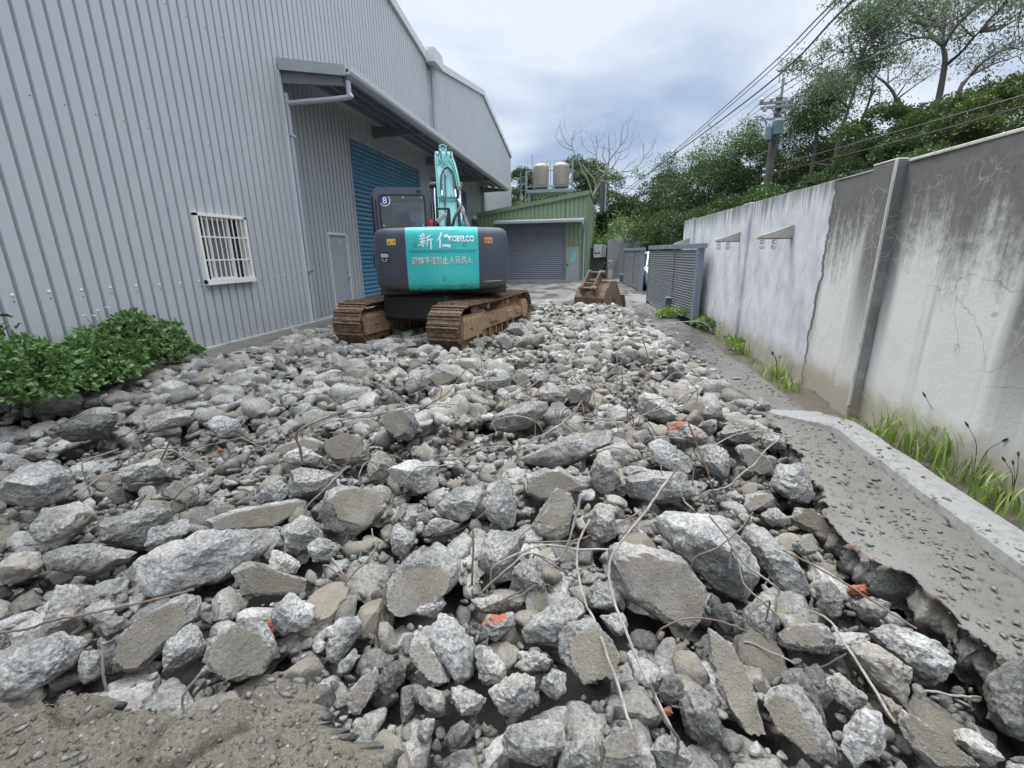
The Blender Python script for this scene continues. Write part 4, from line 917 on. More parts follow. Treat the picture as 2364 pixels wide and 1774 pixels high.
F += [tuple(range(no))[::-1], tuple((len(PROF)-1)*no+j for j in range(no))]
cwm = MB(); cwm.add(V, F); cw = up(cwm, 'counterweight', M_DARK, None, True)
def panel(u0, u1, z0, z1, off, nu=24, prof=None):
    """sheet over the rear of the counterweight, standing off its surface"""
    us = np.linspace(u0, u1, nu); zs = prof if prof is not None else np.linspace(z0, z1, 6); V = []
    for z in zs:
        for u in us:
            s = float(inset(z)); y = float(rear_y(u)); V.append((u, y+s-off, z))
    nz = len(zs); F = [(i*nu+j, i*nu+j+1, (i+1)*nu+j+1, (i+1)*nu+j) for i in range(nz-1) for j in range(nu-1)]
    b = nu*nz; bd = list(range(nu)) + [i*nu+nu-1 for i in range(1, nz)] + [(nz-1)*nu+j for j in range(nu-2, -1, -1)] + [i*nu for i in range(nz-2, 0, -1)]
    V2 = [(V[i][0], V[i][1]+off+.004, V[i][2]) for i in bd]; k = len(bd); F += [(bd[i], bd[(i+1) % k], b+(i+1) % k, b+i) for i in range(k)]
    return V+V2, F
prz = [p[0] for p in PROF if p[0] >= .972]
mb = MB(); mb.add(*panel(-.62, .62, 1.063, 0, .010, 30, [1.068, 1.12, 1.2, 1.3, 1.45, 1.6, 1.605])); mb.add(*panel(-.62, .62, 0, 0, .010, 30, [1.655, 1.66, 1.75, 1.85, 1.93, 1.985, 2.02, 2.038, 2.0425]))
mb.add(*panel(-.62, .62, 0, 0, .006, 30, [.972, 1.0, 1.05, 1.066])); mb.add(*panel(-.625, .625, 0, 0, .004, 30, [1.600, 1.66]))
mb.add(*panel(-.56, .56, 0, 0, .013, 24, [1.618, 1.624, 1.630])); mb.add(*panel(-.56, .56, 0, 0, .013, 24, [1.642, 1.646]))
tp = up(mb, 'rear_panel', M_TEAL, cw, False)
tp.data.set_sharp_from_angle(angle=R(25)); tp.data.polygons.foreach_set('use_smooth', np.ones(len(tp.data.polygons), bool))
def on_rear(u, z, off): return (u, float(rear_y(u))+float(inset(z))-off, z)
def disc(name, u, z, r, off, mat, par, n=18, ring=None):
    mb = MB(); V = [on_rear(u+r*math.cos(a), z+r*math.sin(a), off) for a in np.linspace(0, 2*math.pi, n, endpoint=False)]
    W_ = [on_rear(u+r*math.cos(a), z+r*math.sin(a), .002) for a in np.linspace(0, 2*math.pi, n, endpoint=False)]
    mb.add(V+W_, [tuple(range(n))]+[(i, (i+1) % n, n+(i+1) % n, n+i) for i in range(n)]); return mb.build(name, mat, par)
for u, z in ((-.455, 1.735), (.375, 1.738), (.0, 1.18)):
    disc('plug_rim', u, z, .034, .012, M_INK, cw); disc('plug', u, z, .026, .0145, M_TEAL, cw)
def rect_on(name, u0, u1, z0, z1, off, mat, par):
    mb = MB(); mb.add(*panel(u0, u1, z0, z1, off, 6)); return mb.build(name, mat, par)
ys_ = rect_on('warning_sticker', -.945, -.79, 1.75, 1.85, .005, M_YEL, cw); os_ = rect_on('warning_sticker', .735, .885, 1.76, 1.86, .005, M_ORG, cw)
def poly_on(name, polys, off, mat, par):
    mb = MB()
    for pl in polys:
        k = len(pl); mb.add([on_rear(u, z, off) for u, z in pl]+[on_rear(u, z, off-.004) for u, z in pl], [tuple(range(k))]+[(i, (i+1) % k, k+(i+1) % k, k+i) for i in range(k)])
    return mb.build(name, mat, par)
def ringtri(cx, cz, s, w): # warning triangle outline as three bars
    P_ = [(cx-s, cz-s*.8), (cx+s, cz-s*.8), (cx, cz+s)]; o = []
    for i in range(3):
        a = np.array(P_[i]); b = np.array(P_[(i+1) % 3]); d = (b-a)/np.linalg.norm(b-a); nn = np.array([-d[1], d[0]])*w
        o.append([tuple(a), tuple(b), tuple(b+nn), tuple(a+nn)])
    return o
poly_on('warning_mark', ringtri(-.905, 1.79, .028, .007)+[[(-.907, 1.785), (-.903, 1.785), (-.903, 1.80), (-.907, 1.80)], [(-.865, 1.80), (-.835, 1.80), (-.835, 1.806), (-.865, 1.806)], [(-.83, 1.77), (-.818, 1.77), (-.818, 1.83), (-.83, 1.83)], [(-.80, 1.765), (-.792, 1.765), (-.792, 1.832), (-.80, 1.832)]], .0075, M_INK, cw)
M_FADE = Mat('faded_orange_print', (.30, .12, .04), .5).m
poly_on('warning_mark', [[(.75, 1.775), (.79, 1.775), (.79, 1.83), (.75, 1.83)], [(.80, 1.80), (.84, 1.80), (.82, 1.84)], [(.845, 1.775), (.87, 1.775), (.87, 1.82), (.845, 1.82)]], .0075, M_FADE, cw)
rect_on('type_plate', -1.085, -.935, 1.46, 1.64, .004, M_INK, cw)
M_PLATE = weathered('worn_white_print', (.55, .56, .56), .5, .1, (.1, .1, .1), .5, scale=20, mode='Object')
poly_on('type_plate_print', [[(-1.075, 1.545), (-1.05, 1.545), (-1.05, 1.61), (-1.075, 1.61)], [(-1.046, 1.545), (-1.015, 1.545), (-1.015, 1.60), (-1.046, 1.61)], [(-1.011, 1.545), (-.985, 1.545), (-.98, 1.61), (-1.011, 1.61)], [(-.977, 1.545), (-.945, 1.545), (-.945, 1.605), (-.977, 1.60)], [(-1.065, 1.50), (-.955, 1.50), (-.955, 1.515), (-1.065, 1.515)], [(-1.05, 1.475), (-.97, 1.475), (-.97, 1.485), (-1.05, 1.485)]], .0065, M_PLATE, cw)
# lettering (mesh made from text, laid on the curved panel)
_dg = bpy.context.evaluated_depsgraph_get
def lettering(name, body, u0, u1, z0, z1, off, mat, par, shear=0.0, bold=0.0, surf=None, thick=.004):
    cu = bpy.data.curves.new('text', 'FONT'); cu.body = body; cu.resolution_u = 3; cu.offset = bold; cu.shear = shear
    o = bpy.data.objects.new('text', cu); col.objects.link(o); dg = _dg(); dg.update(); me = bpy.data.meshes.new_from_object(o.evaluated_get(dg)); bpy.data.objects.remove(o)
    n = len(me.vertices); co = np.zeros(n*3, np.float32); me.vertices.foreach_get('co', co); co = co.reshape(-1, 3)
    a, b = co.min(0), co.max(0); u = u0+(co[:, 0]-a[0])/(b[0]-a[0])*(u1-u0); z = z0+(co[:, 1]-a[1])/(b[1]-a[1])*(z1-z0)
    f = surf or (lambda u_, z_: on_rear(u_, z_, off)); P = np.array([f(float(x), float(y)) for x, y in zip(u, z)], np.float32)
    bm_ = bmesh.new(); bm_.from_mesh(me); bm_.verts.ensure_lookup_table()
    for v, p in zip(bm_.verts, P): v.co = p
    bmesh.ops.recalc_face_normals(bm_, faces=bm_.faces)
    r_ = bmesh.ops.extrude_face_region(bm_, geom=list(bm_.faces)); 
    for g_ in r_['geom']:
        if isinstance(g_, bmesh.types.BMVert): g_.co.y -= thick*.5
    me2 = bpy.data.meshes.new(name); bm_.to_mesh(me2); bm_.free(); me2.materials.append(mat); bpy.data.meshes.remove(me)
    return link(name, me2, par)
lettering('lettering', 'KOBELCO', .105, .545, 1.78, 1.885, .0125, M_LETTER, cw, bold=.035)
lettering('lettering', '迴轉半徑禁止人員進入', -.535, .505, 1.415, 1.545, .0125, M_LETTERB, cw, bold=.007)
# 新仁 as brush strokes: (points, widths)
def brush(polys, u0, z0, s, off, mat):
    mb = MB()
    for pts, w in polys:
        P_ = spline([(p[0], p[1]) for p in pts], 4)[:, :2] if len(pts) > 2 else np.array(pts, float); k = len(P_); w_ = np.interp(np.linspace(0, 1, k), np.linspace(0, 1, len(w)), w)
        T_ = np.gradient(P_, axis=0); T_ /= np.linalg.norm(T_, axis=1)[:, None]; N_ = np.stack([-T_[:, 1], T_[:, 0]], 1)
        L_ = P_+N_*w_[:, None]*.66; R_ = P_-N_*w_[:, None]*.66
        V = [on_rear(u0+p[0]*s, z0+p[1]*s, off) for p in L_]+[on_rear(u0+p[0]*s, z0+p[1]*s, off) for p in R_]
        V2 = [(v[0], v[1]+.006, v[2]) for v in V]; b = len(V)
        F = [(i, i+1, k+i+1, k+i) for i in range(k-1)]+[(i, i+1, b+i+1, b+i) for i in range(k-1)]+[(k+i, k+i+1, b+k+i+1, b+k+i) for i in range(k-1)]+[(0, k, b+k, b), (k-1, 2*k-1, b+2*k-1, b+k-1)]
        mb.add(V+V2, F)
    return mb.build('lettering', mat, cw)
XIN = [([(.30, 1.0), (.36, .90)], [.09, .05]), ([(.08, .80), (.50, .86)], [.07, .05]), ([(.18, .76), (.22, .64)], [.06, .05]), ([(.42, .80), (.36, .66)], [.06, .05]), ([(.04, .58), (.52, .64)], [.07, .05]), ([(.08, .40), (.52, .47)], [.07, .05]),
       ([(.29, .58), (.30, .30), (.27, .06), (.20, .14)], [.08, .07, .07, .03]), ([(.22, .40), (.12, .22), (-.16, .10)], [.07, .06, .02]), ([(.36, .36), (.44, .26)], [.06, .07]),
       ([(.92, .88), (.70, .74), (.60, .66)], [.03, .07, .08]), ([(.66, .72), (.64, .42), (.54, .08)], [.07, .07, .03]), ([(.64, .52), (1.02, .56)], [.08, .07]), ([(.86, .56), (.87, .2), (.86, -.14)], [.08, .08, .06])]
REN = [([(.46, 1.0), (.34, .72), (.10, .42)], [.10, .09, .03]), ([(.32, .68), (.33, .3), (.30, -.06)], [.09, .10, .08]), ([(.62, .76), (.92, .80)], [.11, .16]), ([(.48, .10), (.78, .12), (1.06, .06)], [.10, .12, .17])]
brush(XIN, -.395, 1.70, .235, .0125, M_LETTER); brush(REN, -.115, 1.70, .235, .0125, M_LETTER)
# house ----------------------------------------------------------------
mb = MB().box(.42, 1.18, -.62, 1.15, 1.02, 1.92, .03).box(-1.18, -.2, -.5, .0, 1.02, 1.90, .03).box(-.2, .45, -.62, .55, 1.02, 1.80, .03); up(mb, 'engine_housing', M_DARK)
mb = MB().box(-1.15, 1.15, -1.0, 1.25, .88, 1.02, .02); up(mb, 'revolving_frame', M_SHADOWSTEEL)
mb = MB()
for k in range(14):
    z = 1.15+.052*k; mb.lathe([(.012, 0), (.012, .012), (.004, .018)], (1.222, -.55, z), 8, 'x')
up(mb, 'vent_rivet', M_PORC, cw)
rect_on('scuff_strip', .72, 1.06, 1.098, 1.112, .006, weathered('scuffed_bare_paint', (.42, .40, .38), .5, .2, (.06, .06, .07), .6, scale=18, mode='Object'), cw)
# cab ------------------------------------------------------------------
def rrect(x0, x1, z0, z1, r, k=5):
    o = []
    for cx_, cz_, a0 in ((x1-r, z1-r, 0), (x0+r, z1-r, 90), (x0+r, z0+r, 180), (x1-r, z0+r, 270)):
        for a in np.linspace(a0, a0+90, k): o.append((cx_+r*math.cos(R(a)), cz_+r*math.sin(R(a))))
    return o
def ring(mb, A, B, y0, y1):
    n = len(A); V = [(p[0], y0, p[1]) for p in A]+[(p[0], y0, p[1]) for p in B]+[(p[0], y1, p[1]) for p in A]+[(p[0], y1, p[1]) for p in B]
    F = []
    for i in range(n):
        j = (i+1) % n; F += [(i, j, n+j, n+i), (2*n+i, 3*n+i, 3*n+j, 2*n+j), (i, 2*n+i, 2*n+j, j), (n+i, n+j, 3*n+j, 3*n+i)]
    return mb.add(V, F)
CX0, CX1, CY_, CYF, CZ0, CZ1 = -1.19, -.18, -.56, 1.18, 1.0, 2.76
mb = MB(); OUTC = rrect(CX0, CX1, CZ0, CZ1, .10, 6); INC = rrect(CX0+.10, CX1-.09, 2.045, 2.635, .07, 6); ring(mb, OUTC, INC, CY_, CY_+.06)
ring(mb, OUTC, rrect(CX0+.08, CX1-.08, CZ0+.3, CZ1-.10, .07, 6), CYF-.06, CYF)
for x in (CX0, CX1-.06):
    mb.box(x+.002, x+.058, CY_+.06, CYF-.06, CZ0, 1.75).box(x+.002, x+.058, CY_+.06, CYF-.06, CZ1-.16, CZ1-.06).box(x+.002, x+.058, CY_+.06, CY_+.16, 1.75, CZ1-.16).box(x+.002, x+.058, .35, .43, 1.75, CZ1-.16)
mb.box(CX0+.09, CX1-.09, CY_+.06, CYF-.06, CZ1-.03, CZ1-.003).box(CX0+.06, CX1-.06, CY_+.06, CYF-.06, CZ0, CZ0+.04)
for a, b in ((CX0+.03, CX0+.09), (CX1-.09, CX1-.03)): mb.box(a, b, CY_+.06, CYF-.06, CZ1-.09, CZ1-.02, .02)
cab = up(mb, 'cab', M_CABGREY)
mb = MB(); ring(mb, rrect(CX0+.095, CX1-.085, 2.04, 2.64, .075, 6), rrect(CX0+.125, CX1-.115, 2.07, 2.61, .06, 6), CY_-.012, CY_+.02); up(mb, 'window_gasket', M_BLACK, cab)
n_ = 24; g = rrect(CX0+.12, CX1-.11, 2.065, 2.615, .06, 6); mb = MB().add([(p[0], CY_+.004, p[1]) for p in g], [tuple(range(len(g)))]); up(mb, 'rear_window', M_GLASS, cab, fix=False)
g = rrect(CX0+.08, CX1-.08, CZ0+.3, CZ1-.10, .07, 6); up(MB().add([(p[0], CYF-.03, p[1]) for p in g], [tuple(range(len(g)))]), 'front_window', M_GLASS, cab, fix=False)
for x in (CX0+.02, CX1-.02): up(MB().add([(x, CY_+.16, 1.75), (x, CYF-.06, 1.75), (x, CYF-.06, CZ1-.16), (x, CY_+.16, CZ1-.16)], [(0, 1, 2, 3)]), 'side_window', M_GLASS, cab, fix=False)
for u, z in ((CX0+.155, 2.10), (CX1-.14, 2.10), (CX0+.53, 2.585), (CX1-.145, 2.585)): up(MB().lathe([(.014, 0), (.014, -.012)], (u, CY_-.002, z), 10, 'y'), 'window_stud', M_PORC, cab)
up(MB().box(CX0+.03, CX0+.055, CY_-.02, CY_+.06, 1.3, 2.55), 'rain_channel', M_BLACK, cab); up(MB().box(CX1-.24, CX1-.16, CY_-.012, CY_, 2.675, 2.71), 'roof_vent', M_BLACK, cab)
mb = MB().box(CX0-.045, CX0-.005, CY_+.02, CY_+.10, 1.15, 2.62, .012); up(mb, 'hand_rail', M_BLACK, cab)
mb = MB().box(-.92, -.52, -.12, .36, 1.42, 1.56, .04).box(-.92, -.52, -.20, -.06, 1.52, 2.12, .05).prism([(-.88, 2.12), (-.56, 2.12), (-.60, 2.36), (-.84, 2.36)], lambda p: (p[0], -.19, p[1]), lambda p: (p[0], -.09, p[1])); up(mb, 'seat', M_BLACK, cab)
mb = MB().box(CX0+.10, CX0+.30, CY_+.10, CY_+.4, 1.04, 2.5, .02).box(CX0+.1, CX1-.1, CY_+.07, CY_+.35, 1.04, 2.10); up(mb, 'cab_lining', M_BLACK, cab)
# round number sticker inside the window: 8
def on_glass(u, z): return (u, CY_-.0035, z)
def gdisc(name, u, z, r, mat, off):
    n = 28; mb = MB(); V = [(u+r*math.cos(a), CY_-off, z+r*math.sin(a)) for a in np.linspace(0, 2*math.pi, n, endpoint=False)]; V2 = [(v[0], CY_+.002, v[2]) for v in V]
    mb.add(V+V2, [tuple(range(n))]+[(i, (i+1) % n, n+(i+1) % n, n+i) for i in range(n)]); return up(mb, name, mat, cab)
gdisc('number_sticker', CX0+.205, 2.535, .098, M_LETTER, .003); gdisc('number_sticker', CX0+.205, 2.535, .083, M_NAVY, .005)
lettering('number_lettering', '8', CX0+.168, CX0+.242, 2.478, 2.594, 0, M_LETTER, cab, bold=.0, surf=lambda u, z: (u, CY_-.007, z))
# beacon, exhaust, antenna, mirror
bcn = MB().lathe([(.055, 2.02), (.055, 2.075)], (-.19, -.66, 0), 16); b0 = up(bcn, 'beacon', M_STEEL)
up(MB().lathe([(.045, 2.075), (.048, 2.11), (.043, 2.165), (.03, 2.19), (.01, 2.195)], (-.19, -.66, 0), 16), 'beacon_lens', M_RED, b0, True)
up(MB().tube([(-.155, -.6, 2.0), (-.155, -.6, 2.75)], .008, 6), 'antenna', M_INK)
up(MB().tube(spline([(.62, -.45, 1.9), (.62, -.45, 2.14), (.63, -.46, 2.2), (.64, -.52, 2.24)], 4), .045, 12).lathe([(.03, 2.13), (.055, 2.17), (.058, 2.22), (.03, 2.26)], (.635, -.48, 0), 12), 'exhaust_pipe', M_SHADOWSTEEL, None, True)
mb = MB().tube(spline([(-1.22, .3, 1.7), (-1.34, .3, 1.72), (-1.36, .3, 1.62)], 4), .014, 6).box(-1.39, -1.30, .28, .31, 1.36, 1.62, .02); up(mb, 'mirror', M_BLACK)
mb = MB().obox((.02, .34, 2.30), (.04, .02, .13), np.array(Matrix.Rotation(R(48), 3, 'Y')), .018); up(mb, 'mirror', M_WHBOX)
# boom -----------------------------------------------------------------
BXC, BW_ = .165, .185
LOW = [(.18, 1.42), (.62, 1.40), (1.22, 2.42), (1.92, 3.42), (2.6, 3.62), (4.15, 3.02), (4.2, 3.2), (3.0, 3.86), (2.2, 4.02), (1.72, 3.86), (1.30, 3.34), (.86, 2.72), (.38, 2.08)]
mb = MB().prism(LOW, lambda p: (BXC-BW_, p[0], p[1]), lambda p: (BXC+BW_, p[0], p[1])); bo = up(mb, 'boom', M_BOOM); bo.scale = (1, 1, .968)
mb = MB()
for x in (BXC-BW_, BXC+BW_): mb.prism([(p[0], p[1]) for p in LOW], lambda p: (x-.012, p[0], p[1]), lambda p: (x+.012, p[0], p[1]))
up(mb, 'boom_side_plate', M_BOOM, bo)
# hydraulic tubes along the back of the boom
back = np.array([(.38, 2.08), (.86, 2.72), (1.30, 3.34), (1.66, 3.80)]); nb_ = np.array([-.80, .60])
def bk(t, off=.03, x=0.0):
    s = np.interp(t, [0, 1, 2, 3], back[:, 0]), np.interp(t, [0, 1, 2, 3], back[:, 1]); return (BXC+x, s[0]+nb_[0]*off, s[1]+nb_[1]*off)
def line(name, pts, r, mat, par=bo, n=8): return up(MB().tube(spline(pts, 6), r, n), name, mat, par, True)
line('hydraulic_tube', [bk(-0, .035, -.175), bk(1.6, .035, -.19), bk(2.75, .04, -.20), bk(2.98, .04, -.20)], .016, M_BOOM)
line('hydraulic_tube', [bk(1.45, .08, .285), bk(1.9, .09, .255), bk(2.5, .07, .215), bk(2.9, .06, .165)], .024, M_BOOM)
line('hydraulic_tube', [bk(1.5, .06, .235), bk(2.0, .06, .215), bk(2.25, .06, .13), bk(2.6, .06, .0), bk(2.7, .06, -.03), bk(2.98, .05, -.03)], .016, M_BOOM)
line('hydraulic_tube', [bk(1.7, .05, .225), bk(2.1, .055, .19), bk(2.4, .06, .07), bk(2.6, .07, -.07), bk(2.75, .06, -.10), bk(3.0, .05, -.10)], .014, M_BOOM)
line('hydraulic_tube', [bk(2.1, .045, .20), bk(2.35, .05, .12), bk(2.65, .05, .06), bk(2.95, .05, .05)], .017, M_BOOM)
line('hydraulic_tube', [bk(2.2, .045, .21), bk(2.5, .05, .16), bk(2.7, .05, .11), bk(3.02, .05, .10)], .015, M_BOOM)
line('hydraulic_hose', [bk(1.15, .045, -.10), bk(1.5, .06, -.11), bk(1.9, .10, -.085), bk(2.15, .12, -.01), bk(2.2, .12, .07), bk(2.0, .10, .15), bk(1.7, .07, .17), bk(1.3, .05, .185)], .022, M_HOSE)
line('hydraulic_hose', [bk(.0, .04, -.03), bk(.6, .05, -.045), bk(1.2, .05, -.03), bk(1.9, .05, -.02), bk(2.3, .05, -.03)], .010, M_HOSE)
line('hydraulic_hose', [bk(.2, .045, -.07), bk(.9, .045, -.06), bk(1.15, .05, -.04)], .008, M_HOSE); line('hydraulic_hose', [bk(1.15, .04, -.01), bk(1.7, .05, -.01), bk(2.0, .05, .02), bk(2.15, .05, .07)], .006, M_HOSE)
line('hydraulic_hose', [bk(.1, .05, .06), bk(.35, .16, .14), bk(.62, .16, .24), bk(.78, .10, .27), bk(.95, .06, .24)], .030, M_HOSE)
line('hydraulic_hose', [(BXC+.44, .0, 2.0), bk(.35, .18, .34), bk(.62, .14, .28), bk(.8, .1, .26), bk(1.0, .06, .24)], .030, M_HOSE)
line('hydraulic_hose', [(BXC+.36, .0, 1.95), bk(.3, .2, .33), bk(.55, .16, .27), bk(.72, .1, .24)], .024, M_HOSE)
line('hand_grip', [bk(.85, .05, .27), bk(.8, .06, .31), bk(.7, .07, .335), bk(.45, .08, .33), bk(.35, .06, .29)], .018, M_BOOM)
mb = MB().obox(bk(1.12, .045, .0), (.205, .016, .022)); 
for x in (-.10, -.05, .09): mb.obox(bk(1.14, .06, x), (.016, .03, .035))
up(mb, 'hose_clamp', M_BOOM, bo)
mb = MB()
for x, t in ((-.10, 1.22), (-.10, 1.3), (.185, 1.35), (.185, 1.22), (.24, 1.0), (.27, .98)): mb.cyl(bk(t-.07, .05, x), bk(t+.06, .05, x), .026, 10)
up(mb, 'hose_coupling', M_CHROME, bo, True)
mb = MB().obox(bk(1.47, .06, .27), (.05, .04, .045), None, .01).obox(bk(1.50, .08, .30), (.03, .04, .025), None, .01); up(mb, 'valve_block', M_REBAR, bo)
mb = MB().cyl((BXC-.10, 1.80, 3.80), (BXC+.10, 1.80, 3.80), .075, 14); up(mb, 'pivot_pin', M_SHADOWSTEEL, bo, True)
mb = MB().prism([(1.60, 3.72), (1.98, 3.86), (2.02, 4.04), (1.80, 4.06), (1.62, 3.92)], lambda p: (BXC-.085, p[0], p[1]), lambda p: (BXC-.055, p[0], p[1])).prism([(1.60, 3.72), (1.98, 3.86), (2.02, 4.04), (1.80, 4.06), (1.62, 3.92)], lambda p: (BXC+.04, p[0], p[1]), lambda p: (BXC+.07, p[0], p[1]))
up(mb, 'cylinder_lug', M_BOOM, bo)
for k, (x, z0, z1) in enumerate(((-.145, 3.66, 4.06), (-.09, 3.62, 3.86), (-.03, 3.62, 3.84), (.05, 3.62, 3.78), (.10, 3.60, 3.76))):
    line('hydraulic_tube', [(BXC+x*.95, 1.50, z0-.06), (BXC+x*.8, 1.60, z0+.1), (BXC+x*.62, 1.72, z1)], .014, M_BOOM)
line('hydraulic_tube', [(BXC-.09, 1.70, 3.93), (BXC-.07, 1.72, 4.03), (BXC+.0, 1.74, 4.06), (BXC+.05, 1.72, 4.01)], .022, M_BOOM)
line('hydraulic_hose', [(BXC+.06, 1.66, 3.98), (BXC+.12, 1.66, 4.02), (BXC+.15, 1.6, 3.94), (BXC+.13, 1.52, 3.74)], .012, M_HOSE)
line('hydraulic_hose', [(BXC-.18, 1.58, 3.86), (BXC-.13, 1.60, 3.80), (BXC-.10, 1.62, 3.92)], .010, M_HOSE)
for sx, x in ((-1, BXC-.27), (1, BXC+.30)):    # boom lift cylinders on both sides
    a, b = np.array((x, .66, 1.42)), np.array((x-.02*sx, 1.20, 3.02)); d = (b-a)/np.linalg.norm(b-a)
    c = up(MB().cyl(a, a+d*.86, .062, 16).cyl(a+d*.80, a+d*.88, .072, 16), 'boom_cylinder', M_BOOM if sx > 0 else M_CABGREY, None, True)
    up(MB().cyl(a+d*.86, b, .036, 12), 'cylinder_rod', M_CHROME, c, True); up(MB().cyl(b-(.07, 0, 0), b+(.07, 0, 0), .075, 14), 'rod_eye', M_SHADOWSTEEL, c, True)
up(MB().cyl((BXC-.36, 1.20, 3.02), (BXC+.36, 1.20, 3.02), .045, 12), 'boom_pin', M_SHADOWSTEEL, None, True)
mb = MB().prism([(.02, 1.75), (.30, 1.75), (.32, 2.45), (.22, 2.62), (.10, 2.62), (.06, 2.45)], lambda p: (p[0]-.02, -.15, p[1]*1.0-.12), lambda p: (p[0]-.02, -.09, p[1]-.12)) if False else MB().prism([(.06, 1.9), (.21, 1.9), (.20, 2.44), (.145, 2.46), (.125, 2.28)], lambda p: (p[0], .06, p[1]), lambda p: (p[0], .12, p[1])).box(-.08, .19, .06, .11, 2.43, 2.47, .01)
up(mb, 'hose_guard', M_SHADOWSTEEL)
mb = MB().prism([(.5, 1.85), (4.1, 3.28), (4.25, 3.12), (1.2, 2.0)][:0] or [(2.55, 3.92), (3.85, 3.62), (3.88, 3.74), (2.58, 4.06)], lambda p: (BXC-.07, p[0], p[1]), lambda p: (BXC+.07, p[0], p[1])); up(mb, 'arm_cylinder', M_BOOM)
mb = MB().prism([(3.72, 3.70), (4.1, 3.62), (4.36, 3.12), (3.98, .82), (3.74, .80), (3.86, 2.9)], lambda p: (BXC-.13, p[0], p[1]), lambda p: (BXC+.13, p[0], p[1])); up(mb, 'arm', M_BOOM)
mb = MB().prism([(3.62, .95), (4.1, .95), (4.06, .42), (3.92, .40), (3.90, -.02), (3.84, -.02), (3.82, .40), (3.68, .42)], lambda p: (BXC-.15, p[0], p[1]), lambda p: (BXC+.15, p[0], p[1])); up(mb, 'breaker', M_SHADOWSTEEL)

# ------------------------------------------------------------------ detached bucket on the ground
bk_az = R(-28); bu = empty('excavator_bucket', (.14, 13.75, .06), -R(33)); bu.scale = (1.06, 1.1, .84); tag(bu, 'rusty brown digging bucket lying on the rubble edge before the shed', 'bucket')
# local: x across the bucket, y away from the viewer; profile in (y, z): closed back shell with a mouth to the far side
hw = .47
prof = [(-.10, .93), (-.30, .70), (-.44, .40), (-.42, .12), (-.26, .0), (.05, -.02), (.52, .03)]
inn = [(p[0]+.03, p[1]+.03 if i else p[1]) for i, p in enumerate(prof)]
mb = MB(); k = len(prof)
poly = prof + [(.52, .06), (.05, .02), (-.23, .04), (-.38, .14), (-.40, .39), (-.26, .67), (-.06, .90)]
tw = lambda p: hw*(1 - .12*p[1])
mb.prism(poly, lambda p: (-tw(p), *p), lambda p: (tw(p), *p)); mb.box(-hw*.9, hw*.9, -.14, .16, .88, .95, .02)
bs = mb.build('shell', M_BUCKET, bu)
for s in (-1, 1):
    side = [(-.10, .93), (-.30, .70), (-.44, .40), (-.42, .12), (-.26, .0), (.05, -.02), (.52, .03), (.50, .16), (.18, .92)]
    mb = MB().prism(side, lambda p: (s*(tw(p)-.005), *p), lambda p: (s*(tw(p)+.025), *p)); mb.prism([(.50, .05), (.42, .45), (.48, .46), (.60, .10)], lambda p: (s*(hw-.03), *p), lambda p: (s*(hw+.05), *p))
    mb.prism([(-.38, .10), (-.2, .02), (.2, .02), (.2, .10), (-.2, .12), (-.34, .2)], lambda p: (s*(tw(p)+.02), *p), lambda p: (s*(tw(p)+.05), *p)).obox((s*(hw-.0), .06, .33), (.03, .09, .03)).obox((s*(hw-.0), .0, .44), (.03, .03, .08))
    mb.build('side_plate', M_BUCKET, bu)
mb = MB()
for x in (-.40, -.2, 0, .2, .40): mb.prism([(.48, -.02), (.74, .0), (.74, .03), (.48, .09)], lambda p: (x-.045, *p), lambda p: (x+.045, *p))
mb.build('tooth', M_TRACK, bu)
for s in (-.22, .14):
    mb = MB().prism([(-.42, .48), (-.52, .62), (-.55, .72), (-.44, .80), (-.20, 1.20), (-.14, 1.28), (-.04, 1.26), (-.02, 1.17), (-.14, .92), (-.30, .68)], lambda p: (s-.022, *p), lambda p: (s+.022, *p))
    mb.cyl((s-.035, -.46, .72), (s+.035, -.46, .72), .085, 16).cyl((s-.035, -.10, 1.21), (s+.035, -.10, 1.21), .085, 16); mb.build('hanger_ear', M_BUCKET, bu)
for y, z in ((-.46, .72), (-.10, 1.21)): MB().cyl((-.30, y, z), (.27, y, z), .035, 12).cyl((.17, y, z), (.27, y, z), .065, 14).build('pin', M_BUCKET, bu, True)
MB().box(-.22, .14, -.36, -.30, .66, .90, .01).box(-.24, .16, -.16, -.12, .92, .96, .01).build('cross_plate', M_BUCKET, bu)
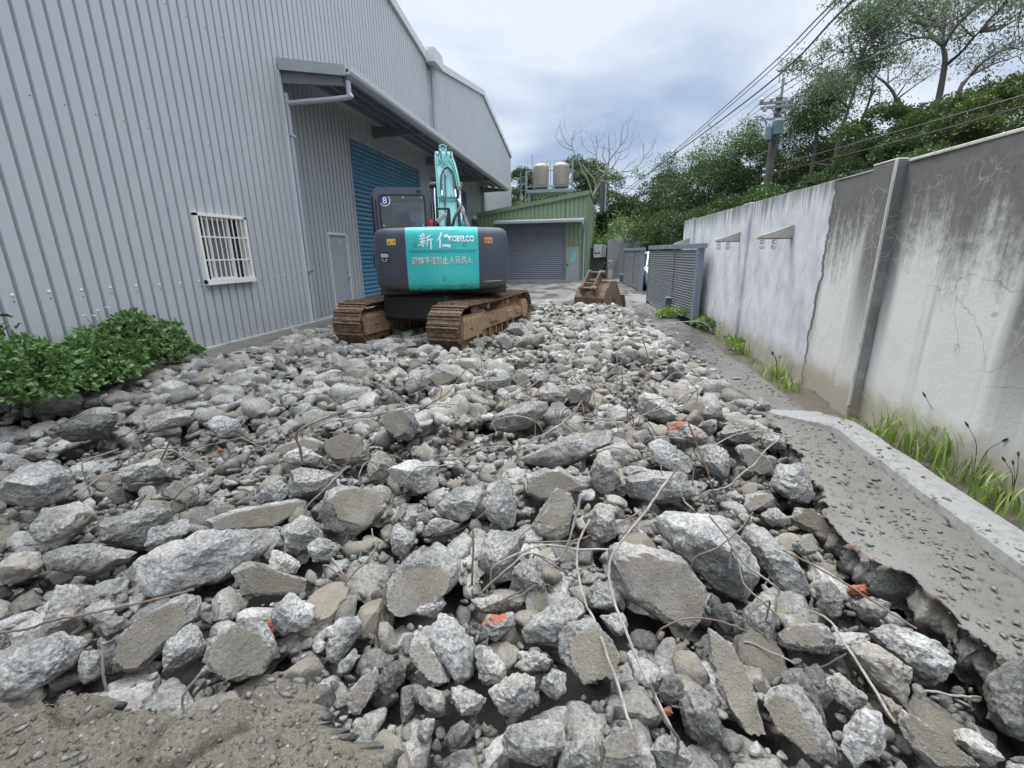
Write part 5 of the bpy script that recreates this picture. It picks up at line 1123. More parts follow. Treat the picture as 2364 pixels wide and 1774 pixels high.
# ------------------------------------------------------------------ broken concrete
def ico(sub):
    b = bmesh.new(); bmesh.ops.create_icosphere(b, subdivisions=sub, radius=1.0); b.verts.ensure_lookup_table()
    V = np.array([v.co[:] for v in b.verts]); F = np.array([[v.index for v in f.verts] for f in b.faces]); b.free(); return V/np.linalg.norm(V, axis=1)[:, None], F
ICO = {k: ico(k) for k in (2, 3, 4, 5, 6)}
def rock_shape(NP, DP, A, H, sub, seed, size, flat=None, rough=1.0, hull=False):
    """NP,DP planes in metres round the centre, A axes (columns), H half extents: a rounded polyhedron, chipped by noise"""
    D, F = ICO[sub]; m_ = (NP@A)*H; m_ = m_/DP[:, None]
    q = np.maximum(D@m_.T, 0); kk = 180.0; r = np.minimum(1.0/(np.sum(q**kk, 1)**(1/kk)+1e-9), 1.28 if not hull else 9); P = D*r[:, None]*H@A.T
    fl = np.zeros(len(D))
    if flat:
        fi = q.argmax(1); ot = np.setdiff1d(np.arange(q.shape[1]), flat); sec = q[:, ot].max(1); mx_ = q.max(1); fl = np.where(np.isin(fi, flat), sstep(1.0, 1.06, mx_/np.maximum(sec, 1e-6)), 0)
    rc = np.random.RandomState(seed+7); nc = 13 if sub > 3 else 4
    for j in range(nc):           # knock flat facets off the corners and edges
        n_ = rc.normal(size=3)/H; n_ = A@n_; n_ /= np.linalg.norm(n_); s_ = P@n_; lim_ = s_.max()*rc.uniform(.74, .95); ov = np.maximum(s_-lim_, 0)*(1-fl if flat else 1); P = P - ov[:, None]*n_
    u = P/np.linalg.norm(P, axis=1)[:, None]; o = seed*1.37
    f0 = 2.6/size
    d = size*.022*fbm(P*f0+o, 2, seed % 97) - size*.042*(np.abs(fbm(P*f0*1.9+o, 3, seed % 89))-.3) - .013*rough*(np.abs(fbm(P*24+o, 4 if sub > 4 else 2, seed % 83))-.25)*min(1, size/.12)
    d *= (1-.82*fl); return P + u*d[:, None], F, fl
def dust_mask(P, fl, seed): return np.clip(fl*(.85+.6*pnoise(P*6+seed, seed % 71)), 0, 1)

HEROES = []
def H(crop, pts, kind, size=0.0):
    ox, oy, s = {'A': (0, 900, .5267), 'B': (750, 900, .5267), 'C': (1500, 1000, .4663), 'D': (600, 750, .3617), 'E': (1300, 650, .3614), 'S': (0, 0, 1)}[crop]
    HEROES.append(([(ox+s*x, oy+s*y) for x, y in pts], kind))
for c_, p_, k_ in [
 ('A', [(0,400),(120,320),(250,300),(320,380),(320,450),(240,520),(100,505),(-30,460)], 'l'), ('A', [(140,80),(230,0),(340,0),(370,50),(340,100),(190,110),(130,70)], 'd'),
 ('A', [(210,180),(400,90),(520,130),(470,210),(300,225)], 'd'), ('A', [(600,160),(700,95),(850,90),(860,140),(700,185),(640,190)], 'l'), ('A', [(900,150),(950,105),(1060,140),(1075,200),(960,215)], 'l'),
 ('A', [(130,620),(190,520),(370,475),(450,560),(330,660),(200,710)], 'g'), ('A', [(190,750),(210,690),(420,675),(610,700),(560,760),(400,820),(220,800)], 'g'),
 ('A', [(610,740),(720,660),(1020,575),(1190,580),(1240,640),(1130,740),(960,840),(660,920),(600,840)], 'l'), ('A', [(380,610),(480,590),(660,500),(790,520),(790,570),(640,690),(440,670)], 'g'),
 ('A', [(1120,450),(1210,375),(1290,440),(1220,500),(1140,495)], 'l'), ('A', [(860,590),(1000,530),(1340,470),(1345,520),(1200,600),(900,620)], 'b'), ('A', [(1240,620),(1330,525),(1425,590),(1410,680),(1310,725),(1250,690)], 'l'),
 ('A', [(1170,730),(1200,695),(1330,760),(1290,810),(1190,830)], 'l'), ('A', [(1340,690),(1390,635),(1500,680),(1450,750),(1370,755)], 'g'), ('A', [(150,1080),(245,860),(340,850),(370,920),(350,1040),(240,1090)], 'l'),
 ('A', [(-40,1220),(110,1110),(260,1060),(385,1100),(340,1200),(200,1300),(60,1390),(-60,1390)], 'l'), ('A', [(470,1210),(500,1080),(640,960),(860,870),(890,900),(880,990),(760,1090),(600,1260),(510,1250)], 'b'),
 ('A', [(710,1200),(730,1110),(850,1000),(910,1080),(900,1160),(720,1280)], 'l'), ('A', [(890,1180),(920,1080),(1030,970),(1170,1030),(1215,1120),(1180,1220),(1000,1270)], 'b'), ('A', [(1165,1010),(1190,920),(1270,880),(1400,960),(1395,1040),(1240,1075)], 'l'),
 ('A', [(1150,1020),(1190,1000),(1240,1030),(1255,1060),(1190,1075)], 'k'), ('A', [(620,700),(650,610),(730,590),(840,550),(830,630),(700,720)], 'g'), ('A', [(-20,760),(100,690),(185,720),(185,800),(60,850),(-20,850)], 'g'),
 ('A', [(1230,280),(1330,250),(1430,300),(1390,330),(1260,320)], 'l'), ('A', [(1210,250),(1340,205),(1430,230),(1380,280),(1230,285)], 'b'), ('A', [(360,1130),(450,1130),(460,1250),(370,1290),(330,1250)], 'g'),
 ('S', [(728,1165),(750,1130),(800,1125),(870,1140),(890,1185),(820,1240),(745,1220)], 'b'), ('A', [(500,350),(690,290),(740,380),(560,410)], 'l'), ('A', [(1000,790),(1080,745),(1160,770),(1350,830),(1330,900),(1170,880),(1060,900)], 'b'),
 ('A', [(400,970),(540,990),(580,1030),(470,1100),(410,1060)], 'd'), ('A', [(1270,480),(1250,360),(1330,330),(1480,370),(1470,430),(1360,480)], 'g'), ('A', [(715,480),(800,400),(880,460),(840,510)], 'b'),
 ('B', [(270,850),(330,750),(400,700),(570,680),(630,750),(600,830),(470,950),(290,990)], 'b'), ('B', [(245,110),(330,80),(400,95),(420,150),(390,210),(330,235),(270,180)], 'b'), ('B', [(700,170),(720,100),(900,30),(980,50),(980,90),(900,160),(770,200)], 'g'),
 ('B', [(830,310),(960,250),(1180,150),(1250,175),(1270,240),(1150,290),(1010,345)], 'g'), ('B', [(270,350),(390,300),(490,330),(500,420),(440,470),(320,410)], 'l'), ('B', [(690,500),(790,350),(840,470),(830,600),(790,610),(710,560)], 'g'),
 ('B', [(880,370),(1050,340),(1170,420),(1090,450),(930,490),(890,450)], 'b'), ('B', [(1150,340),(1200,250),(1270,270),(1300,380),(1250,470),(1180,430)], 'g'), ('E', [(350,1290),(420,1240),(640,1200),(750,1200),(890,1370),(690,1420),(400,1390)], 'g'),
 ('B', [(895,620),(970,500),(1030,440),(1100,480),(1080,620),(1020,660)], 'b'), ('B', [(480,500),(560,430),(700,410),(690,490),(610,590),(500,560)], 'g'), ('B', [(430,590),(500,555),(595,590),(540,630),(450,640)], 'l'),
 ('B', [(285,640),(310,585),(370,570),(400,660),(350,740),(300,720)], 'g'), ('B', [(665,680),(700,610),(830,620),(880,640),(820,780),(740,840),(680,790)], 'g'), ('B', [(815,790),(850,740),(940,740),(970,890),(910,910),(840,850)], 'g'),
 ('S', [(1377,1263),(1450,1237),(1555,1275),(1621,1354),(1607,1415),(1584,1457),(1528,1435),(1430,1363)], 'b'), ('B', [(390,980),(420,930),(520,890),(545,930),(480,1000)], 'l'), ('B', [(640,920),(740,895),(800,920),(760,980),(660,980)], 'l'),
 ('B', [(680,1040),(710,985),(830,975),(830,1040),(740,1110)], 'r'), ('B', [(440,1000),(500,960),(570,990),(650,1120),(650,1290),(580,1300),(520,1200),(460,1110)], 'l'), ('B', [(340,1090),(400,1035),(500,1150),(550,1280),(490,1300),(390,1200)], 'b'),
 ('B', [(645,1120),(720,1120),(800,1220),(780,1280),(680,1300)], 'l'), ('B', [(860,1060),(900,990),(1040,920),(1150,890),(1150,970),(1030,1040),(1010,1110),(890,1110)], 'g'), ('B', [(1020,1080),(1060,1020),(1150,980),(1250,1080),(1280,1160),(1270,1240),(1090,1260),(1030,1170)], 'b'),
 ('B', [(1140,880),(1200,830),(1280,880),(1270,950),(1170,970)], 'g'), ('B', [(1200,990),(1320,975),(1330,1050),(1280,1090)], 'g'), ('B', [(710,1310),(830,1230),(920,1260),(930,1340),(850,1440),(760,1420)], 'l'),
 ('B', [(930,1290),(1000,1220),(1060,1240),(1060,1320),(1000,1370)], 'l'), ('B', [(400,1360),(450,1300),(530,1330),(530,1410),(480,1430)], 'g'), ('B', [(530,1310),(580,1290),(710,1350),(700,1410),(600,1430)], 'g'),
 ('B', [(760,1580),(800,1470),(890,1420),(1050,1460),(1060,1560),(980,1640),(800,1640)], 'g'), ('B', [(510,1530),(600,1440),(650,1470),(640,1540),(560,1590)], 'd'), ('B', [(1220,1560),(1260,1510),(1380,1500),(1420,1600),(1330,1660),(1240,1650)], 'b'),
 ('B', [(830,1210),(920,1130),(990,1170),(990,1230),(880,1240)], 'g'), ('B', [(0,1100),(60,1000),(180,990),(160,1060),(60,1200),(0,1180)], 'l'), ('B', [(40,1230),(130,1130),(160,1170),(80,1270)], 'l'),
 ('B', [(90,1350),(140,1280),(240,1210),(230,1300),(150,1430),(100,1420)], 'b'), ('B', [(230,1300),(260,1190),(360,1180),(360,1260),(260,1360)], 'd'), ('B', [(330,1450),(330,1300),(390,1290),(390,1400),(350,1480)], 'd'),
 ('B', [(400,1520),(420,1430),(490,1450),(450,1550)], 'g'), ('B', [(1010,1660),(1050,1540),(1210,1490),(1210,1660)], 'g'), ('B', [(1130,560),(1190,510),(1270,520),(1275,660),(1180,690)], 'g'), ('B', [(200,290),(250,260),(320,320),(260,400),(170,400)], 'g'),
 ('B', [(0,230),(110,200),(200,230),(190,320),(60,330),(10,280)], 'b'),
 ('C', [(10,440),(90,380),(200,360),(380,430),(500,560),(560,720),(470,840),(340,790),(200,650),(80,540)], 'l'), ('C', [(430,480),(510,410),(610,510),(690,620),(770,700),(800,800),(690,830),(590,700),(560,600)], 'g'),
 ('C', [(460,870),(560,790),(650,830),(630,950),(580,1060),(480,1050)], 'g'), ('C', [(690,420),(730,355),(790,370),(860,430),(925,520),(840,510),(720,460)], 'b'), ('C', [(540,400),(620,365),(690,420),(690,460),(610,470)], 'g'),
 ('C', [(280,950),(400,1040),(500,1200),(580,1550),(480,1500),(350,1280),(300,1130)], 'b'), ('C', [(550,1300),(620,1210),(750,1260),(860,1430),(970,1640),(880,1640),(700,1500),(600,1400)], 'b'), ('C', [(860,1200),(930,1170),(1090,1320),(990,1420),(930,1350)], 'g'),
 ('C', [(920,1560),(950,1450),(1060,1350),(1150,1390),(1180,1470),(1150,1600),(1000,1660)], 'l'), ('C', [(620,1000),(700,950),(870,940),(930,1030),(880,1100),(650,1060)], 'b'), ('C', [(1060,990),(1170,940),(1350,980),(1480,1070),(1530,1150),(1450,1230),(1330,1180),(1200,1060)], 'l'),
 ('C', [(960,1060),(1100,1030),(1250,1100),(1300,1150),(1270,1360),(1100,1250)], 'g'), ('C', [(1220,1420),(1250,1370),(1400,1480),(1650,1660),(1400,1660),(1290,1560)], 'b'), ('C', [(1490,1500),(1530,1430),(1700,1520),(1800,1640),(1600,1600)], 'l'),
 ('C', [(590,260),(640,150),(770,150),(820,260),(830,360),(700,340)], 'g'), ('C', [(450,370),(500,310),(600,295),(620,330),(480,400)], 'b'), ('C', [(280,880),(380,840),(430,980),(370,1000)], 'd'), ('C', [(970,830),(1060,800),(1190,840),(1170,930),(1050,930)], 'g'),
 ('C', [(970,800),(980,755),(1080,750),(1110,800)], 'k'), ('C', [(800,770),(890,730),(950,790),(950,900),(860,930)], 'g'), ('C', [(700,550),(780,490),(840,590),(750,610)], 'b'), ('C', [(150,1330),(220,1240),(300,1250),(340,1400),(380,1520),(280,1550),(170,1480)], 'd'),
 ('C', [(0,1580),(60,1480),(180,1520),(220,1660),(60,1660)], 'g'), ('C', [(30,1280),(90,1180),(170,1230),(160,1340),(70,1340)], 'd'),
 ('C', [(1640,1210),(1700,1110),(1853,1090),(1900,1300),(1880,1560),(1740,1500),(1680,1380)], 'd'), ('C', [(60,1360),(95,1345),(125,1395),(80,1400)], 'k'), ('C', [(690,1260),(720,1110),(790,1200),(900,1500),(860,1500)], 'd'), ('C', [(1110,1260),(1290,1380),(1200,1440),(1130,1330)], 'd'),
 ('E', [(980,980),(1080,880),(1220,890),(1295,950),(1240,1020),(1110,1040)], 'g'), ('E', [(660,890),(780,880),(900,960),(950,1030),(800,1060),(680,990)], 'r'), ('E', [(520,1090),(560,1000),(640,1010),(820,1130),(830,1250),(700,1220),(580,1150)], 'l'),
 ('E', [(820,1060),(1000,1030),(1060,1110),(1070,1260),(960,1280),(880,1180)], 'g'), ('E', [(1200,790),(1260,735),(1330,790),(1320,830),(1240,830)], 'g'), ('E', [(880,830),(950,760),(1020,800),(1020,870),(900,880)], 'g'), ('E', [(460,770),(500,700),(640,740),(740,860),(640,900),(500,850)], 'l'),
 ('E', [(0,710),(90,640),(190,690),(180,760),(60,790)], 'g'), ('E', [(830,930),(910,880),(990,880),(990,940),(920,1000)], 'g'), ('E', [(1090,1050),(1190,1040),(1350,1150),(1340,1240),(1180,1230)], 'b'), ('E', [(1240,1000),(1300,940),(1420,1000),(1430,1080),(1290,1080)], 'g'),
 ('E', [(660,540),(700,530),(790,610),(770,640),(670,590)], 'd'), ('E', [(380,1190),(450,1170),(590,1210),(620,1230),(440,1250),(390,1240)], 'g'),
 ('D', [(1050,320),(1130,270),(1270,290),(1260,340),(1160,390)], 'b'), ('D', [(900,410),(950,310),(1040,300),(1065,400),(960,440)], 'g'), ('D', [(1600,340),(1660,270),(1720,330),(1690,400),(1620,390)], 'b'), ('D', [(1490,80),(1560,50),(1620,100),(1600,170),(1540,150)], 'b'),
 ('D', [(1550,30),(1640,0),(1700,60),(1620,70)], 'b'), ('D', [(1740,430),(1860,360),(1960,450),(1930,510),(1820,500)], 'g'), ('D', [(1950,440),(2000,400),(2110,420),(2100,500),(1990,520)], 'b'), ('D', [(1350,380),(1430,340),(1590,330),(1590,390),(1480,420)], 'b'),
]: H(c_, p_, k_)

# height field of everything the pieces lie on
RES = .02; HX0, HX1, HY0, HY1 = -7.4, 2.6, .3, 15.5
hnx, hny = int((HX1-HX0)/RES), int((HY1-HY0)/RES); hx = HX0+(np.arange(hnx)+.5)*RES; hy = HY0+(np.arange(hny)+.5)*RES
HXX, HYY = np.meshgrid(hx, hy); fx, fy = HXX.ravel(), HYY.ravel()
hf = np.where(inpoly(fx, fy, PIT), bed_depth(fx, fy), 0.0); hf = np.where(inpoly(fx, fy, SLAB_R) | inpoly(fx, fy, SLAB_L), .01, hf).reshape(hny, hnx)
TRK = []
for sx in (-1, 1):
    c0 = np.array(EXO[:2]); ur = np.array((math.cos(AZT), -math.sin(AZT))); uf = np.array((math.sin(AZT), math.cos(AZT)))
    TRK.append([tuple(c0+ur*(.985*sx+a)+uf*b) for a, b in ((-.31, -1.88), (.31, -1.88), (.31, 1.78), (-.31, 1.78))])
trk = (inpoly(fx, fy, TRK[0]) | inpoly(fx, fy, TRK[1])).reshape(hny, hnx); hf[trk] = .05
bkx = ((HXX-.12)**2+(HYY-13.7)**2 < .42**2); hf[bkx] = .03
NOGO = trk | bkx
def cells(P):
    i = np.clip(((P[:, 0]-HX0)/RES).astype(int), 0, hnx-1); j = np.clip(((P[:, 1]-HY0)/RES).astype(int), 0, hny-1); return j*hnx+i
hff = hf.ravel()
def settle(P, pct=80, sink=0.0):
    """drop a piece (points round its own centre, xy already in place) on the height field; returns the z shift"""
    c = cells(P); o = np.argsort(c); c = c[o]; z = P[o, 2]; uq, st = np.unique(c, return_index=True); lo = np.minimum.reduceat(z, st)
    return float(np.percentile(hff[uq]-lo, pct)) - sink
def deposit(P):
    c = cells(P); np.maximum.at(hff, c, P[:, 2])
def fill_gaps(P):
    c = cells(P); o = np.argsort(c); c = c[o]; z = P[o, 2]; uq, st = np.unique(c, return_index=True); hi = np.maximum.reduceat(z, st); hff[uq] = np.maximum(hff[uq], hi)

def level(x, y): return float(-.26+.25*sstep(2.0, 7.5, y) + .10*np.exp(-((x+.6)/2.2)**2)*sstep(1.8, 3.5, y) + .05*sstep(4, 8, y))
PIECES = []      # dict(P, F, C attr, name kind, px area, centre)
IMW, IMH, IMS = 592, 444, .25
mask_d = np.full((IMH, IMW), 1e9, np.float32)
mgx, mgy = np.meshgrid((np.arange(IMW)+.5)/IMS, (np.arange(IMH)+.5)/IMS)
rs = np.random.RandomState(77)
TONE = {'l': (.70, 1.0), 'g': (.36, .72), 'd': (.0, .22), 'b': (.35, .7), 'k': (.5, .6), 'r': (.5, .7)}
for hi_, (poly, kind) in enumerate(HEROES):
    P2 = np.array(poly); c2 = P2.mean(0); dd = ray(*c2); dn = dd/np.linalg.norm(dd)
    # lie on the top of the rubble: first guess of the distance from the level there
    zl = .0; 
    for it in range(4):
        G = at_z(c2[0], c2[1], zl); pxm = np.linalg.norm(G-EYE)/FPX; minor = 2*np.sqrt(np.linalg.eigvalsh(np.cov(P2.T))[0])*pxm
        zl = level(G[0], G[1])+.55*minor+.05
    right = np.cross(dn, (0, 0, 1)); right /= np.linalg.norm(right); upv = np.cross(right, dn)
    dist = np.linalg.norm(G-EYE); pts = []
    pl = [(EYE + ray(x, y)*(dist/np.dot(ray(x, y), dn))) - G for x, y in poly]; pl = np.array(pl)
    ev, evec = np.linalg.eigh(np.cov((pl@np.stack([right, upv], 1)).T)); sz = math.sqrt(ev[1])*2; mn = math.sqrt(ev[0])*2
    thick = .75*mn if kind != 'b' else .6*mn
    pts += list(pl)
    tilt = upv*.55+(-dn)*.85      # bulge towards the viewer and a little upward
    if kind == 'b':
        k_ = rs.uniform(.74, .95); off = rs.uniform(-.26, .26, 2)*mn
        sh = (right*off[0]+upv*off[1]); tl = rs.uniform(-.38, .38, 2)
        pts += [sh + p*k_ + (-dn)*thick*(.55 + tl[0]*(p@right)/sz + tl[1]*(p@upv)/mn) for p in pl]
    else:
        for q in range(rs.randint(1, 4)):
            w_ = rs.dirichlet(np.ones(len(pl))); c_ = (w_[:, None]*pl).sum(0)*.9; pts.append(c_ + (-dn)*thick*rs.uniform(.55, 1.0) + upv*mn*rs.uniform(-.05, .15))
        pts += [p*rs.uniform(.55, .95) + (-dn)*thick*rs.uniform(.25, .75) for p in pl if rs.rand() < .55]
    pts += [p*.85 + dn*thick*.55 - np.array((0, 0, .25*thick)) for p in pl]
    b = bmesh.new()
    for p in pts: b.verts.new(p)
    bmesh.ops.convex_hull(b, input=b.verts); b.normal_update()
    nn, dp = [], []
    for f in b.faces:
        n_ = np.array(f.normal[:]); d_ = float(n_@np.array(f.verts[0].co[:]))
        if d_ < 0: n_, d_ = -n_, -d_
        if d_ > 1e-4: nn.append(n_); dp.append(d_)
    b.free(); nn = np.array(nn); dp = np.array(dp)
    flat = None
    if kind == 'b':
        al = nn@(-dn); best = al.argmax(); flat = [i for i in range(len(nn)) if nn[i]@nn[best] > .97]
    A = np.stack([right, upv, -dn], 1); Hh = np.array([max(.02, np.abs(pl@right).max()), max(.02, np.abs(pl@upv).max()), thick])
    pxs = sz/pxm; sub = 6 if pxs > 200 else (5 if pxs > 55 else 4)
    V, F, fl = rock_shape(nn, dp, A, Hh, sub, 100+hi_, 2*math.sqrt(sz*mn), flat, 1.0, True)
    W_ = V+G
    tone = rs.uniform(*TONE[kind]); at = np.zeros((len(V), 3)); at[:, 1] = tone
    at[:, 0] = dust_mask(V, fl, hi_) if kind == 'b' else .25*np.clip(fbm(V*5+hi_, 2, 5), 0, 1)
    if kind == 'k': at[:, 2] = 1
    if kind == 'r': at[:, 2] = sstep(.0, .12, fbm(V*9+hi_, 2, 15)+.15*(V@upv)/mn)*sstep(-.2, .3, (V@upv)/mn)
    PIECES.append(dict(P=W_, F=F, at=at, kind=kind, hero=True, c=G, sz=sz, mn=mn)); deposit(W_)
    md = inpoly(mgx.ravel(), mgy.ravel(), poly).reshape(IMH, IMW); mask_d[md] = np.minimum(mask_d[md], G@CF-EYE@CF)

# the rest: random chunks dropped on the pile, large first
def rand_planes(rg, small=False):
    n = rg.randint(0, 3) if small else rg.randint(2, 6); N_ = rg.normal(size=(n, 3)); N_ /= np.linalg.norm(N_, axis=1)[:, None]; d = rg.uniform(.55, .95, n)
    B = np.array([(0, 0, 1), (0, 0, -1), (1, 0, 0), (-1, 0, 0), (0, 1, 0), (0, -1, 0)], float); B += rg.normal(size=(6, 3))*(.40 if small else .26); B /= np.linalg.norm(B, axis=1)[:, None]
    N_ = np.vstack([N_, B]); d = np.concatenate([d, rg.uniform(.66, 1.0, 6)]); return N_, d
LIB = {}
for sub in (2, 3, 4):
    for k in range(26 if sub < 4 else 40):
        rg = np.random.RandomState(1000*sub+k); N_, d_ = rand_planes(rg, sub < 4); asp = np.array([1, rg.uniform(.55, .95), rg.uniform(.32, .72)])
        # work at a nominal size so that chip size suits
        nominal = {2: .08, 3: .16, 4: .34}[sub]; h = asp*nominal/2
        NN = N_/h; ln = np.linalg.norm(NN, axis=1); NN = NN/ln[:, None]; DD = d_/ln
        flat = [len(N_)-6] if rg.rand() < .55 else None
        V, F, fl = rock_shape(NN, DD, np.eye(3), h, sub, 3000+k+100*sub, nominal, flat)
        LIB[(sub, k)] = (V/nominal, F, fl)
def rand_rot(rg, tilt):
    a = rg.rand()*6.283; ax = rg.normal(size=3); ax[2] *= .3; ax /= np.linalg.norm(ax); t = rg.normal()*tilt
    return np.array(Matrix.Rotation(t, 3, Vector(ax)) @ Matrix.Rotation(a, 3, 'Z'))
def hidden_by_plan(V, G):
    """would this piece stand in front of a chunk that the photo shows?"""
    x, y, d = proj(V); i = (x*IMS).astype(int); j = (y*IMS).astype(int); ok = (i >= 0) & (i < IMW) & (j >= 0) & (j < IMH)
    if ok.sum() == 0: return False
    m_ = mask_d[j[ok], i[ok]]; return ((m_ < 1e8) & (m_ > d[ok]-.05)).mean() > .16
def sample_xy(rg):
    while True:
        # even in the picture: pick a pixel, fall back on the ground plane
        x, y = rg.uniform(-120, SW+60), rg.uniform(690, SH+160); G = at_z(x, y, 0.0)
        if G[1] < 14.3 and G[0] > -7.4 and inpoly(G[:1], G[1:2], RUB)[0]: return G[0], G[1]
def max_size(y): return np.interp(y, [0.6, 3, 5, 8, 14], [.38, .38, .42, .42, .38])
def sample_far(rg):
    while True:
        y = 4.2+10*rg.rand(); x = -6.8+8.6*rg.rand()
        if inpoly(np.array([x]), np.array([y]), RUB)[0]: return x, y
def drop(rg, s, xy, sub, tilt, sink, kind=None, pct=78, force=False):
    V, F, fl = LIB[(sub, rg.randint(26 if sub < 4 else 40))]; M3 = rand_rot(rg, tilt); V = (V*s)@M3.T
    V = V + np.array([xy[0], xy[1], 0]); ci = cells(np.array([[xy[0], xy[1], 0]]))[0]
    if NOGO.ravel()[ci]: return False
    z = settle(V, pct, sink*s)
    lim = level(xy[0], xy[1]) + (.10 if xy[1] > 4.5 else .06)
    if z + .1*s > lim: return False
    W_ = V+np.array([0, 0, z])
    if hidden_by_plan(W_[:: max(1, len(W_)//40)], None): return False
    r = rg.rand(); small = s < .13 and xy[1] < 5.5; kind = kind or ((('l' if r < .12 else 'g' if r < .34 else 'd' if r < .8 else 'b')) if small else ('l' if r < .34 else 'g' if r < .56 else 'd' if r < .74 else 'b'))  # small near pieces mostly dark, painting shade into the gaps
    at = np.zeros((len(V), 3)); at[:, 1] = rg.uniform(*TONE[kind]); at[:, 0] = (dust_mask(V*2, fl, int(s*1e4)) if (kind == 'b' or rg.rand() < .25) else .0) + (rg.uniform(.2, .85) if kind == 'b' else .12); at[:, 0] = np.clip(at[:, 0], 0, 1)
    if kind == 'k': at[:, 2] = 1; at[:, 0] = 0
    PIECES.append(dict(P=W_, F=F, at=at, kind=kind, hero=False, c=W_.mean(0), sz=s, mn=s*.7)); deposit(W_); return True
rg = np.random.RandomState(5)
# under-layer of small debris everywhere, then graded sizes
def cover(n, smul0, smul1, sub, tilt, sink, pct, tries=3, kinds=None, far=False):
    for i in range(n):
        for t in range(tries):
            xy = (sample_far if far else sample_xy)(rg); s = max_size(xy[1])*rg.uniform(smul0, smul1)
            if drop(rg, s, xy, sub, tilt, sink, kinds, pct): break
cover(420, .72, 1.05, 4, .45, .10, 74, 4); cover(520, .6, 1.0, 4, .45, .1, 74, 5, None, True)
cover(900, .40, .72, 3, .55, .10, 74, 3); cover(1700, .48, .95, 3, .55, .1, 74, 4, None, True); cover(900, .3, .55, 3, .6, .1, 74, 3, None, True); cover(1200, .3, .6, 3, .6, .1, 74, 4)
cover(2200, .20, .42, 3, .7, .08, 70, 2); cover(900, .16, .34, 2, .7, .08, 70, 2, None, True)
cover(3600, .09, .22, 2, .8, .05, 66, 1); cover(600, .10, .2, 2, .8, .05, 66, 1, None, True); cover(5000, .07, .2, 2, .8, .0, 62, 2, 'd'); cover(2500, .06, .16, 2, .8, .0, 62, 1)  # the all-dark filler deepens the gaps by colour, as painted shade
for i in range(22):
    for t in range(6):
        xy = sample_xy(rg)
        if drop(rg, rg.uniform(.05, .12), xy, 3, .6, .0, 'k', 70): break
for i in range(5200):         # grit and splinters packed into the gaps of the nearest part
    xy = (rg.uniform(-3.2, 1.5), .75+3.4*rg.rand()**1.3)
    if inpoly(np.array([xy[0]]), np.array([xy[1]]), RUB)[0]: drop(rg, .022*(6.0**(rg.rand()**1.4)), xy, 2, .7, .0, None, 60)
for i in range(900):          # crumbs and lumps fallen along the broken pavement edge
    y = rg.uniform(1.0, 5.0); x = np.interp(y, [p[1] for p in BROKEN], [p[0] for p in BROKEN]) - abs(rg.normal())*.16 + .03
    drop(rg, rg.choice([.05, .07, .1, .14, .2])*rg.uniform(.7, 1.2), (x, y), 3 if i % 3 else 2, .6, .05, 'd' if rg.rand() < .6 else None, 66)
# stray pieces beyond the edge on the wet strip and before the bushes
for i in range(60):
    y = rg.uniform(5.2, 13); x = np.interp(y, [5, 7, 10, 13], [1.75, 1.45, 1.3, 1.0])+abs(rg.normal())*.22
    drop(rg, rg.uniform(.03, .12), (x, y), 3, .5, .05)

# sort by size in the picture; the largest become objects, the rest is one mass
def area(p):
    x, y, d = proj(p['c']); vis = (-30 < x < SW+30) and (640 < y < SH+30) and d > .2
    return (p['sz']*FPX/max(d, .2))**2 if vis else 0
for p in PIECES: p['a'] = area(p); p['px'] = proj(p['c'])
heroes = [p for p in PIECES if p['hero']]; rest = sorted([p for p in PIECES if not p['hero']], key=lambda p: -p['a'])
single = heroes + rest[:298-len(heroes)]; mass = rest[298-len(heroes):]
# ------------------------------------------------------------------ labels for the pieces
LM = {0: 'tan-topped boulder', 2: 'dark layered slab', 7: 'log-like pale slab', 10: 'low brown slab', 14: 'pale plank-like piece', 15: 'big pale corner slab', 16: 'dark mud-faced slab', 18: 'round-backed brown slab', 26: 'flat-topped brown block',
      32: 'wide dusty-faced block', 33: 'perched brown block', 34: 'big overhanging boulder', 35: 'long tilted bar', 36: 'white rounded boulder', 37: 'upright wedge', 41: 'tan upright block', 47: 'great dark slab', 50: 'brick-topped stone',
      55: 'square tan block', 58: 'pale round stone', 62: 'bottom-edge boulder', 76: 'largest pale slab', 81: 'tall pointed slab', 82: 'split brown wedge', 84: 'pale foreground lump', 86: 'smooth grey boulder', 88: 'brown corner bar', 100: 'dark broken corner block',
      104: 'boulder by the pavement', 106: 'broad sloping slab', 105: 'rust-stained chunk', 108: 'stone on the pavement edge'}
LMPOS = [(heroes[i]['px'][0], heroes[i]['px'][1], t) for i, t in LM.items()]
LMPOS += [(790, 745, "excavator's left track"), (1010, 770, "excavator's right track"), (1375, 690, 'rusty bucket'), (300, 850, 'leafy shrubs'), (1520, 800, 'wet concrete strip'), (1180, 730, 'front of the right track'), (620, 790, 'bare dirt by the wall'), (1300, 860, 'middle of the pile'), (700, 880, 'low left part of the pile'), (980, 900, 'middle of the nearer pile')]
LMP = np.array([(a, b) for a, b, _ in LMPOS])
